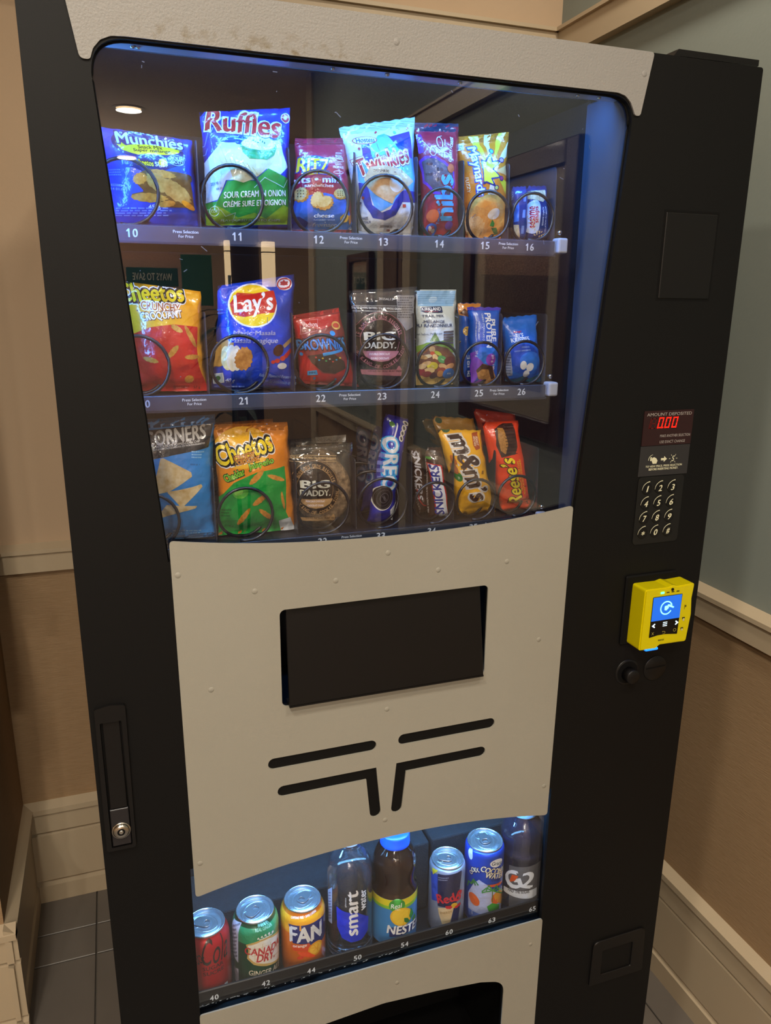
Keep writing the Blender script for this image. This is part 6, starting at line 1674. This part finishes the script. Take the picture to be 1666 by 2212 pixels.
DRINKS.append(dict(label='orange soda can standing above number 44', kind='can', x=204.0, y=65.0, r=33.0, h=120.0, base='ec7a14', art=[
 ('B', 'logo', 0.085, 0.112, 'f4a41c'),
 ('P', 'logo', [(-29.9, 100.6), (16.1, 102.1), (39.0, 98.6), (38.0, 62.6), (25.5, 59.7), (6.0, 60.9), (0.7, 68.4), (-23.1, 68.9)], '182470'),
 ('P', 'logo', [(-26.1, 65.3), (1.4, 68.9), (4.6, 58.1), (-2.2, 55.7), (-23.4, 56.1)], 'd84a18'),
 ('T', 'logo', 'FAN', -2.1, 84.4, 52.4, 28.22, 0.1, 'e4e8f0', {'b': 0.08}),
 ('T', 'lettering', 'orange', -12.5, 63.8, 21.2, 5.07, 6.6, 'f8ece0', {'b': 0.04}),
 ('T', 'lettering', 'CAFFEINE FREE • SANS CAFÉINE', -4.7, 113.0, 44.9, 3.78, 5.3, 'fdf0e0', {'b': 0.03}),
 ('E', 'picture', 11.9, 54.9, 12.59, 11.78, -14.9, 'e8a018'),
 ('E', 'picture', 11.9, 54.9, 10.13, 9.12, -14.9, 'f4c03c'),
 ('L', 'picture', [(11.9, 54.9), (23.3, 46.3)], 0.93, 'e8a018'),
 ('L', 'picture', [(11.9, 54.9), (17.0, 45.1)], 0.93, 'e8a018'),
 ('L', 'picture', [(11.9, 54.9), (7.2, 51.4)], 0.93, 'e8a018'),
 ('L', 'picture', [(11.9, 54.9), (3.0, 59.6)], 0.93, 'e8a018'),
 ('L', 'picture', [(11.9, 54.9), (7.4, 63.7)], 0.93, 'e8a018'),
 ('L', 'picture', [(11.9, 54.9), (17.2, 57.4)], 0.93, 'e8a018'),
 ('P', 'picture', [(-17.8, 54.5), (-2.2, 55.7), (11.7, 41.4), (5.7, 41.5), (-11.3, 48.9)], 'e8501c'),
 ('E', 'picture', -12.1, 44.8, 5.39, 2.82, 20.1, 'd8401c'),
 ('G', 'lettering', [(-6.6, 27.7), (20.0, 14.0), (20.3, 25.3), (-6.4, 38.9)], 3, 'f4c8a0')]))
DRINKS.append(dict(label='clear water bottle with a blue drop label above number 50', kind='water', x=277.0, y=67.0, r=34.5, h=215.0, base='c8d8ec', art=[
 ('P', 'logo', [(-30.5, 109.4), (-22.7, 104.8), (-15.6, 102.9), (3.1, 98.7), (22.8, 81.6), (21.3, 57.2), (8.3, 48.7), (-7.7, 48.2), (-21.7, 55.4), (-29.4, 73.6)], '1c34d4'),
 ('T', 'logo', 'smart', -5.0, 99.4, 79.8, 16.43, 89.9, 'eef2fc', {'b': 0.05}),
 ('T', 'logo', 'water', 11.7, 118.5, 36.3, 10.23, 90.2, 'eef2fc', {'b': 0.05}),
 ('T', 'lettering', 'glaceau', -15.7, 119.4, 16.5, 3.02, 89.8, 'dce4f4', {'b': 0.01}),
 ('P', 'lettering', [(-50.6, 125.1), (-38.6, 137.9), (-39.5, 71.9), (-49.5, 69.7)], 'a8b8dc'),
 ('G', 'lettering', [(-49.5, 72.6), (-40.3, 79.8), (-39.6, 130.4), (-48.2, 124.2)], 10, '5868a0')]))
DRINKS.append(dict(label='brown iced tea bottle with a blue cap and lemon label above number 54', kind='tea', x=349.0, y=67.0, r=35.5, h=195.0, base='3a1c10', art=[
 ('B', 'logo', 0.0925, 0.104, 'e0d020'),
 ('B', 'logo', 0.087, 0.0925, '8cc42c'),
 ('E', 'logo', -7.9, 93.7, 12.45, 11.68, 0.5, '3a9a34'),
 ('T', 'logo', 'Real', -9.0, 93.3, 17.7, 8.25, 5.7, 'eef6ec', {'b': 0.02, 'sh': 0.2}),
 ('T', 'logo', 'TEA', -7.2, 87.3, 8.3, 2.86, -1.8, 'eef6ec', {'b': 0.02}),
 ('E', 'picture', -0.3, 72.3, 18.49, 15.9, -30.8, 'e8b81c'),
 ('E', 'picture', -0.3, 72.3, 15.65, 13.25, -30.8, 'f0cc30'),
 ('P', 'logo', [(-19.2, 54.6), (29.2, 54.2), (30.3, 35.7), (11.3, 39.8), (-19.0, 36.6)], '1a2c6c'),
 ('T', 'logo', 'NESTEA', 9.2, 47.4, 63.6, 16.1, -6.2, 'eef0f4', {'b': 0.05}),
 ('P', 'picture', [(2.9, 69.8), (9.2, 67.0), (14.8, 57.9), (7.9, 58.3), (3.7, 62.3)], '2f7a34'),
 ('P', 'picture', [(12.1, 68.2), (15.8, 83.1), (22.1, 67.2), (15.6, 61.8)], '2f8a40'),
 ('P', 'picture', [(18.3, 59.9), (25.7, 65.8), (29.1, 55.8), (21.5, 54.7)], '2f8a40'),
 ('P', 'picture', [(-14.2, 35.1), (9.8, 37.7), (11.5, 31.0), (-14.1, 29.3)], '9cac2c')]))
DRINKS.append(dict(label='slim navy and silver energy drink can above number 60', kind='can', x=437.0, y=65.0, r=28.5, h=129.0, base='9aa4bc', art=[
 ('P', 'logo', [(-43.0, 112.6), (-27.4, 116.6), (-25.8, 67.7), (-38.0, 63.2)], '2648c0'),
 ('P', 'logo', [(-39.9, 121.3), (-27.6, 122.8), (-37.1, 110.6)], 'd8cc30'),
 ('P', 'logo', [(-27.5, 118.2), (-4.2, 121.0), (13.6, 121.9), (8.4, 71.9), (-0.6, 59.4), (-13.0, 60.1), (-25.6, 59.4)], '161e48'),
 ('P', 'logo', [(-25.2, 56.3), (0.7, 61.9), (-6.5, 24.5), (-17.4, 27.7), (-23.4, 46.1)], 'd4bc94'),
 ('P', 'logo', [(1.4, 63.6), (12.8, 61.3), (8.9, 22.6), (-5.1, 25.2)], '182458'),
 ('T', 'logo', 'Red', -13.3, 75.6, 29.3, 16.68, 13.9, 'cc2434', {'b': 0.07}),
 ('T', 'logo', 'B', 9.2, 77.5, 11.8, 18.89, -20.1, 'cc2434', {'b': 0.07}),
 ('E', 'logo', 1.0, 62.5, 5.72, 4.6, -18.1, 'e0b42c'),
 ('P', 'logo', [(-13.7, 61.9), (-11.7, 62.9), (-4.3, 63.4), (-2.1, 59.8), (-4.8, 57.0), (-11.6, 57.6)], 'c82030'),
 ('P', 'logo', [(2.3, 60.1), (12.7, 63.3), (14.0, 58.8), (5.6, 56.3), (0.9, 56.5)], 'c82030'),
 ('T', 'lettering', 'ENERGY', -11.6, 50.2, 19.3, 4.19, 13.6, 'a08458', {'b': 0.02}),
 ('G', 'lettering', [(-25.6, 106.4), (-6.6, 110.2), (-6.8, 118.1), (-25.8, 114.2)], 2, '7a84a8')]))
DRINKS.append(dict(label='blue coconut water can with palm trees above number 63', kind='can', x=503.0, y=68.0, r=31.5, h=143.0, base='1848bc', art=[
 ('P', 'logo', [(-40.3, 59.0), (-30.1, 81.9), (-21.8, 91.8), (-9.2, 83.9), (4.9, 67.6), (23.8, 64.2), (29.3, 9.3), (-2.0, 21.9), (-30.5, 22.1), (-38.5, 27.0)], 'b4bce4'),
 ('P', 'logo', [(-38.7, 30.2), (30.4, 20.2), (23.2, 12.8), (-9.1, 21.2), (-37.1, 17.9)], '5878d0'),
 ('E', 'logo', 6.8, 120.7, 12.61, 7.25, -8.8, 'e8ecf4'),
 ('T', 'logo', 'Grace', 7.1, 120.2, 19.9, 7.11, -11.9, '2a3a5a', {'b': 0.02}),
 ('T', 'logo', 'COCONUT', 6.2, 105.7, 54.1, 10.81, -17.9, 'f0e8c8', {'b': 0.05, 'ol': ('14206a', 0.7)}),
 ('T', 'logo', 'WATER', 5.8, 97.1, 37.6, 9.9, -17.2, 'f0e8c8', {'b': 0.05, 'ol': ('14206a', 0.7)}),
 ('T', 'lettering', 'DRINK', 8.7, 88.4, 21.5, 4.46, -19.5, '14206a', {'b': 0.04}),
 ('P', 'logo', [(-7.8, 83.8), (21.6, 79.9), (24.5, 73.6), (-6.9, 79.7)], 'd8561c'),
 ('T', 'lettering', 'OIX', -29.1, 107.3, 14.1, 8.34, 18.2, 'f0e8c8', {'b': 0.05, 'ol': ('14206a', 0.7)}),
 ('T', 'lettering', 'O', -35.9, 99.7, 5.7, 6.86, 26.1, 'f0e8c8', {'b': 0.05, 'ol': ('14206a', 0.7)}),
 ('E', 'logo', -39.4, 131.4, 4.76, 9.42, 10.1, 'e8ecf4'),
 ('E', 'picture', -28.7, 52.2, 8.17, 12.0, 34.9, 'd8642c'),
 ('E', 'picture', 11.3, 53.8, 12.22, 11.77, -29.8, 'd8642c'),
 ('E', 'picture', 27.3, 44.7, 29.63, 10.6, -40.0, 'e0a038'),
 ('P', 'picture', [(-7.3, 42.7), (1.2, 47.6), (17.2, 37.5), (17.3, 22.4), (-2.3, 27.8)], '3c9a38'),
 ('L', 'picture', [(0.7, 72.4), (1.4, 49.2)], 1.63, '6a7a30'),
 ('L', 'picture', [(0.7, 71.6), (13.2, 70.8), (32.9, 49.4)], 2.12, '3a9040'),
 ('L', 'picture', [(0.7, 71.6), (-9.6, 78.2), (-16.1, 71.2)], 2.12, '3a9040'),
 ('L', 'picture', [(0.7, 71.6), (7.2, 78.9), (14.1, 65.3)], 2.12, '3a9040'),
 ('L', 'picture', [(0.7, 71.6), (-6.0, 82.8), (-9.7, 73.3)], 2.12, '3a9040'),
 ('L', 'picture', [(0.7, 71.6), (-9.3, 71.3), (-16.0, 68.9)], 2.12, '3a9040'),
 ('L', 'picture', [(0.7, 71.6), (13.8, 62.5), (32.9, 46.7)], 2.12, '3a9040'),
 ('L', 'picture', [(-34.8, 79.2), (-27.3, 87.3), (-22.7, 81.8)], 2.36, '3a8040'),
 ('L', 'picture', [(-34.8, 79.2), (-39.5, 81.0), (-42.1, 71.0)], 2.36, '3a8040'),
 ('L', 'picture', [(-34.8, 79.2), (-30.4, 89.8), (-27.3, 80.0)], 2.36, '3a8040')]))
DRINKS.append(dict(label='clear low sugar sports drink bottle with a grey label above number 65', kind='sport', x=572.0, y=70.0, r=37.5, h=195.0, base='50507c', art=[
 ('P', 'logo', [(-39.7, 97.7), (17.7, 104.5), (20.6, 59.5), (12.3, 24.2), (-35.0, 18.4)], '5a5a60'),
 ('T', 'logo', 'G', -32.1, 73.1, 28.6, 33.58, 21.7, 'dfe4ee', {'b': 0.08}),
 ('T', 'logo', '2', -6.3, 75.6, 22.7, 31.5, -10.3, 'dfe4ee', {'b': 0.08}),
 ('P', 'logo', [(-35.9, 73.3), (-33.4, 82.0), (-22.1, 82.6), (-28.4, 71.6), (-37.0, 66.4)], 'd8541c'),
 ('P', 'logo', [(-47.9, 52.5), (12.5, 56.1), (12.9, 40.8), (3.6, 39.2), (-47.2, 42.9)], 'd4dae6'),
 ('T', 'lettering', 'HALF THE SUGAR', -20.5, 52.4, 36.7, 6.34, 3.8, '20242c', {'b': 0.03})]))

# ================================================================== snacks
def bag(name, label, cat, quad, y, bulge, base, art, e=2.4, ge=.5, st=.09, sb=.06, pinch=.05, seal=None, zig=0, kind='foil', wr=1.4):
    """pillow pack between the corners quad = TL TR BL BR (x, z in mm), edges at depth y, front bulging towards the window"""
    TL, TR, BL, BR = [Vector((q[0] / 1000, q[1] / 1000)) for q in quad]
    yc, bu = y / 1000, bulge / 1000
    W = ((TR - TL).length + (BR - BL).length) / 2
    H = ((TL - BL).length + (TR - BR).length) / 2
    nu, nv = max(8, round(W / .006)), max(12, round(H / .006))
    sd = Vector((quad[0][0] * .13, quad[0][1] * .07, quad[1][0] * .11))
    o0 = Vector(((BL.x + BR.x) / 2, yc, (BL.y + BR.y) / 2))

    def surf(u, v, side=1):
        t = min(max((v - sb) / (1 - sb - st), 0), 1)
        g = max(sin(pi * t), 0) ** ge if 0 < t < 1 else 0.0
        f = max(1 - abs(2 * u - 1) ** e, 0) ** .7
        p = (BL.lerp(TL, v)).lerp(BR.lerp(TR, v), u)
        x = p.x + (.5 - u) * pinch * W * g
        z = p.y
        if zig and (v > .999 or v < .001):
            z += (.0009 if int(round(u * nu)) % 2 else -.0003) * (1 if v > .5 else -.6)
        q = Vector((u * W * 60, v * H * 60, side * 2.3)) + sd
        n1 = noise.noise(q * .55)
        n2 = 1 - 2 * abs(noise.noise(Vector((q.x * 1.1, q.y * .8, q.z))))
        edge = 1 - .55 * f * g
        dy = wr * (.0020 * n1 * (f * g + .25) + .0025 * n2 * edge)
        x += .0018 * noise.noise(Vector((v * H * 55, sd.x + (5 if u > .5 else 0), 1.7))) * abs(2 * u - 1)
        if side < 0:
            return Vector((x, yc + bu * .8 * f * g + .0006 + dy * .3 + (.0013 if 0 < u < 1 and 0 < v < 1 else 0), z))
        return Vector((x, yc - bu * f * g - dy, z))

    Gd = [[surf(i / nu, j / nv) for j in range(nv + 1)] for i in range(nu + 1)]
    bm = bmesh.new()
    FV = [[bm.verts.new(Gd[i][j] - o0) for j in range(nv + 1)] for i in range(nu + 1)]
    BV = [[FV[i][j] if i in (0, nu) or j in (0, nv) else bm.verts.new(surf(i / nu, j / nv, -1) - o0) for j in range(nv + 1)] for i in range(nu + 1)]
    for i in range(nu):
        for j in range(nv):
            bm.faces.new((FV[i][j], FV[i + 1][j], FV[i + 1][j + 1]))
            bm.faces.new((FV[i][j], FV[i + 1][j + 1], FV[i][j + 1]))
            try:
                bm.faces.new((BV[i][j], BV[i][j + 1], BV[i + 1][j + 1], BV[i + 1][j]))
            except ValueError:
                pass
    bm.normal_update()
    Nd = [[(Gd[min(i + 1, nu)][j] - Gd[max(i - 1, 0)][j]).cross(Gd[i][min(j + 1, nv)] - Gd[i][max(j - 1, 0)]).normalized() for j in range(nv + 1)] for i in range(nu + 1)]
    m = printed(base) if kind == 'foil' else (M_FILM if kind == 'film' else M_FILM2)
    root = obj(name, bm, m, None, True, o0)
    finish(root, label, cat, 'snacks on the vending trays')

    def on(x, y_, lay):
        u, v = min(max(x / 1000 / W, 0), 1) * nu, min(max(y_ / 1000 / H, 0), 1) * nv
        i, j = min(int(u), nu - 1), min(int(v), nv - 1)
        a, c = u - i, v - j
        if a >= c:
            w = ((i, j, 1 - a), (i + 1, j, a - c), (i + 1, j + 1, c))
        else:
            w = ((i, j, 1 - c), (i + 1, j + 1, a), (i, j + 1, c - a))
        p, n = Vector(), Vector()
        for ii, jj, ww in w:
            p += Gd[ii][jj] * ww; n += Nd[ii][jj] * ww
        return p + n.normalized() * (.00012 + .00003 * lay)

    xs, ys = [i * W * 1000 / nu for i in range(nu + 1)], [j * H * 1000 / nv for j in range(nv + 1)]
    pr = Print()
    for a in art:
        pr.add(a)
    pr.lay_on(on, xs, ys, root, .32, True)
    if seal:
        sm = mat('seal_' + seal, seal, .3, bump=(4, .9), stretch=(6, 6, 260), coat=.3)
        for v0, v1 in ((1 - st * .8, 1.0), (0.0, sb * .6)):
            bm = bmesh.new()
            rows = [[bm.verts.new(on(W * 1000 * i / nu, H * 1000 * (v0 + (v1 - v0) * j / 3), -3)) for i in range(nu + 1)] for j in range(4)]
            for j in range(3):
                for i in range(nu):
                    bm.faces.new((rows[j][i], rows[j][i + 1], rows[j + 1][i + 1], rows[j + 1][i]))
            obj('seal', bm, sm, root, True)
    if kind != 'foil':
        cm = mat('dark_chocolate_cookie', '3c2a24', .8, bump=(120, 1.0), var=(110, '1c1210', .5)) if kind == 'film' else mat('oat_cookie', 'b49672', .8, bump=(120, 1.0), var=(130, '4c3420', .45))
        cx, cz = (TL.x + TR.x + BL.x + BR.x) / 4, BL.y + H * .44
        rx, rz = W * .46, H * .40
        bm = bmesh.new()
        n = 44
        rings = []
        for rr, yy in ((0.0, -.008), (.5, -.0085), (.85, -.0075), (1.0, -.003), (1.0, .004), (.9, .009), (0.0, .009)):
            if rr == 0:
                rings.append([bm.verts.new((cx, yc + yy, cz))]); continue
            row = []
            for k in range(n):
                a = 2 * pi * k / n
                w = 1 + .03 * noise.noise(Vector((cos(a) * 2, sin(a) * 2, rr + sd.x)))
                row.append(bm.verts.new((cx + rx * rr * w * cos(a), yc + yy + .0012 * noise.noise(Vector((cos(a) * 9 * rr, sin(a) * 9 * rr, sd.y))), cz + rz * rr * w * sin(a))))
            rings.append(row)
        for A_, B_ in zip(rings, rings[1:]):
            for k in range(n):
                k2 = (k + 1) % n
                if len(A_) == 1: bm.faces.new((A_[0], B_[k], B_[k2]))
                elif len(B_) == 1: bm.faces.new((A_[k], B_[0], A_[k2]))
                else: bm.faces.new((A_[k], B_[k], B_[k2], A_[k2]))
        bmesh.ops.recalc_face_normals(bm, faces=bm.faces)
        obj('cookie', bm, cm, root, True)
    return root


# ================================================================== drinks
ZS = .524


def drink(label, kind, x, y, r, h, base, art):
    x, y, r, h = x / 1000, y / 1000, r / 1000, h / 1000
    c = (x, y, ZS)
    inside = None
    if kind == 'can':
        slim = h > .125
        rl = r * (.9 if slim else .82)
        nk = .008 if slim else .016
        prof = [(0, .006), (r * .6, .005), (r * .74, 0), (r * .80, .0005), (r * .96, .008), (r, .013), (r, h - nk - .004), (r * .985, h - nk), (r * .95, h - nk * .75), ((r + rl) / 2 - .0015, h - nk * .45), (rl * .985, h - .004), (rl * .985, h - .003)]
        name, catg = 'drink_can', 'can'
    elif kind == 'water':
        prof = [(0, .004), (r * .55, .004), (r * .72, 0), (r * .9, .001), (r, .010), (r, .146), (r * .985, .157), (r * .93, .168), (r * .80, .179), (r * .62, .187), (r * .46, .192), (.0125, .198), (.0125, .214), (0, .214)]
        name, catg = 'water_bottle', 'bottle'
    elif kind == 'tea':
        prof = [(0, .004), (r * .55, .004), (r * .72, 0), (r * .92, .002), (r, .012), (r, .104), (r * .95, .107), (r * .885, .112), (r * .875, .124), (r * .91, .134), (r * .945, .144), (r * .94, .152), (r * .87, .163), (r * .74, .172), (.0205, .178), (.0195, .181), (.0195, .194), (0, .194)]
        name, catg = 'tea_bottle', 'bottle'
    else:
        prof = [(0, .004), (r * .55, .004), (r * .72, 0), (r * .92, .002), (r, .010), (r, .030), (r * .97, .036), (r * .97, .108), (r, .112), (r * .98, .118), (r * .90, .123), (r * .95, .131), (r * .94, .143), (r * .87, .155), (r * .70, .167), (.0195, .177), (.0185, .192), (0, .192)]
        name, catg = 'sports_bottle', 'bottle'
    if kind == 'can':
        m = mat('can_' + base, base, .28, metal=.35, coat=.3)
    elif kind == 'water':
        m = clear('clear_bottle', 'c8d8f4', .03, .07, .05)
    elif kind == 'tea':
        m = mat('brown_tea_bottle', '24120c', .08, coat=.6, spec=.6)
    else:
        m = clear('purple_clear_bottle', '8088c0', .06, .08, .06)
    bm = bmesh.new(); lathe(bm, prof, 48, (0, 0, 0))
    bmesh.ops.recalc_face_normals(bm, faces=bm.faces)
    root = obj(name, bm, m, None, True, c)
    finish(root, label, catg, 'drinks on the lit lower shelf')

    def rad(z):
        for (r0, z0), (r1, z1) in zip(prof[5:], prof[6:]):
            if z <= z1:
                return r0 + (r1 - r0) * min(max((z - z0) / max(z1 - z0, 1e-6), 0), 1)
        return r

    def on(s, zz, lay, base_r=None):
        a = s / 1000 / r
        rr = (rad(zz / 1000) if kind != 'tea' or zz > 104 else r + .0004) + .00014 + .00003 * lay
        return Vector((x + rr * sin(a), y - rr * cos(a), ZS + zz / 1000))

    pr = Print()
    if kind == 'tea':
        bm = bmesh.new(); lathe(bm, [(r + .0003, .020), (r + .0003, .104)], 48, c)
        obj('label', bm, mat('tea_label_blue', '4a94d0', .35, var=(14, '2f78c0', .6), coat=.3), root, True)
    for a in art:
        if a[0] == 'B':
            q = pi * r * 1000
            pr.add(('P', a[1], [(-q, a[2] * 1000), (q, a[2] * 1000), (q, a[3] * 1000), (-q, a[3] * 1000)], a[4]))
        else:
            pr.add(a)
    q = r * 1000
    pr.lay_on(on, [q * radians(-180 + 7.5 * k) for k in range(49)], [0.5] + [p[1] * 1000 for p in prof if .012 < p[1] < h - .002] + [h * 1000], root, .28)
    if kind == 'can':
        bm = bmesh.new()
        lathe(bm, [(rl * .985, h - .0035), (rl, h - .002), (rl, h - .0004), (rl * .975, h), (rl * .945, h - .0005), (rl * .93, h - .003), (rl * .90, h - .0062), (rl * .86, h - .0066), (rl * .83, h - .0042), (rl * .80, h - .0036), (rl * .40, h - .0034), (0, h - .0034)], 48, c)
        obj('can_lid', bm, M_ALU, root, True)
        ta = radians({40: 60, 42: 130, 44: -50, 60: 60, 63: -5}.get(round(x * 0) + NUM[label], 20))
        R2 = Matrix.Rotation(ta, 2)
        k = rl / .027
        bm = bmesh.new()
        b2 = plate(rounded(rect(-.0078 * k, .0078 * k, -.012 * k, .012 * k), .0070 * k, 7), [rounded(rect(-.0045 * k, .0045 * k, -.0095 * k, -.0020 * k), .0032 * k, 5)], 0, .0009)
        bmesh.ops.bevel(b2, geom=[e for e in b2.edges if abs(e.verts[0].co.y - e.verts[1].co.y) < 1e-6 and len({round(f.normal.y) for f in e.link_faces}) > 1], offset=.0003, segments=1, affect='EDGES')
        for v in b2.verts:
            p = R2 @ Vector((v.co.x, v.co.z + .004 * k))
            v.co = (x + p.x, y + p.y, ZS + h - .0006 - v.co.y * 1.6)
        bmesh.ops.recalc_face_normals(b2, faces=b2.faces)
        tab = obj('pull_tab', b2, M_ALU, root)
        bm = bmesh.new(); p = R2 @ Vector((0, .006 * k)); lathe(bm, [(0, .0016), (.0022 * k, .0013), (.0026 * k, 0)], 14, (x + p.x, y + p.y, ZS + h - .0022)); obj('tab_rivet', bm, M_ALU, tab, True)
        bm = bmesh.new(); p = R2 @ Vector((0, .0125 * k)); lp_ = []
        for i in range(25):
            a = 2 * pi * i / 24; w = R2 @ Vector((.0105 * k * cos(a), .0085 * k * sin(a)))
            lp_.append((x + p.x + w.x, y + p.y + w.y, ZS + h - .0033))
        tube(bm, lp_, .0005, 6, False); obj('opening_score', bm, M_ALU, root, True)
        bm = bmesh.new(); lp_ = []
        for i in range(33):
            a = 2 * pi * i / 32; w = R2 @ Vector((.0145 * k * cos(a), .0185 * k * sin(a) + .001))
            lp_.append((x + w.x, y + w.y, ZS + h - .0036))
        tube(bm, lp_, .0008, 6, False); obj('lid_bead', bm, M_ALU, root, True)
    else:
        zc = {'water': .199, 'tea': .180, 'sport': .178}[kind]
        rc = {'water': .0145, 'tea': .0222, 'sport': .0205}[kind]
        bm = bmesh.new()
        n = 60
        ring = []
        for rr, z, knurl in ((rc * 1.02, zc, 0), (rc * 1.02, zc + .0035, 0), (rc * .99, zc + .004, 1), (rc * .98, zc + .016, 1), (rc * .93, zc + .018, 0), (rc * .6, zc + .0185, 0)):
            ring.append([bm.verts.new((x + (rr + (.0004 if k % 2 and knurl else 0)) * sin(2 * pi * k / n), y - (rr + (.0004 if k % 2 and knurl else 0)) * cos(2 * pi * k / n), ZS + z)) for k in range(n)])
        for A_, B_ in zip(ring, ring[1:]):
            for k in range(n):
                bm.faces.new((A_[k], A_[(k + 1) % n], B_[(k + 1) % n], B_[k]))
        bm.faces.new(ring[-1])
        cm = {'water': mat('white_bottle_cap', 'c8d4e8', .35), 'tea': mat('blue_bottle_cap', '1450d8', .35), 'sport': mat('pale_blue_cap', '8cb8e0', .35)}[kind]
        obj('bottle_cap', bm, cm, root, True)
        if kind != 'tea':
            top = .186 if kind == 'water' else .160
            lp_ = [(max(q_[0] - .0012, 0), q_[1] + .0008) for q_ in prof if q_[1] < top]
            lp_.append((0, lp_[-1][1]))
            bm = bmesh.new(); lathe(bm, lp_, 40, c)
            bmesh.ops.recalc_face_normals(bm, faces=bm.faces)
            wm = mat('water_fill', 'e8f0ff', .0, trans=1.0, ior=1.33) if kind == 'water' else mat('purple_drink_fill', '7078b0', .0, trans=1.0, ior=1.33)
            obj('liquid', bm, wm, root, True)
            if kind == 'water':
                for k in range(3):
                    bm = bmesh.new(); tube(bm, [(x + (r + .0002) * sin(2 * pi * i / 40), y - (r + .0002) * cos(2 * pi * i / 40), ZS + .018 + .008 * k) for i in range(41)], .0007, 6, False)
                    obj('bottle_ridge', bm, m, root, True)
    return root


for d_ in BAGS:
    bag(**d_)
NUM = {}
for d_ in DRINKS:
    NUM[d_['label']] = {'red': 40, 'gre': 42, 'ora': 44}.get(d_['label'][:3], 60 if 'slim' in d_['label'] else 63)
    drink(**d_)
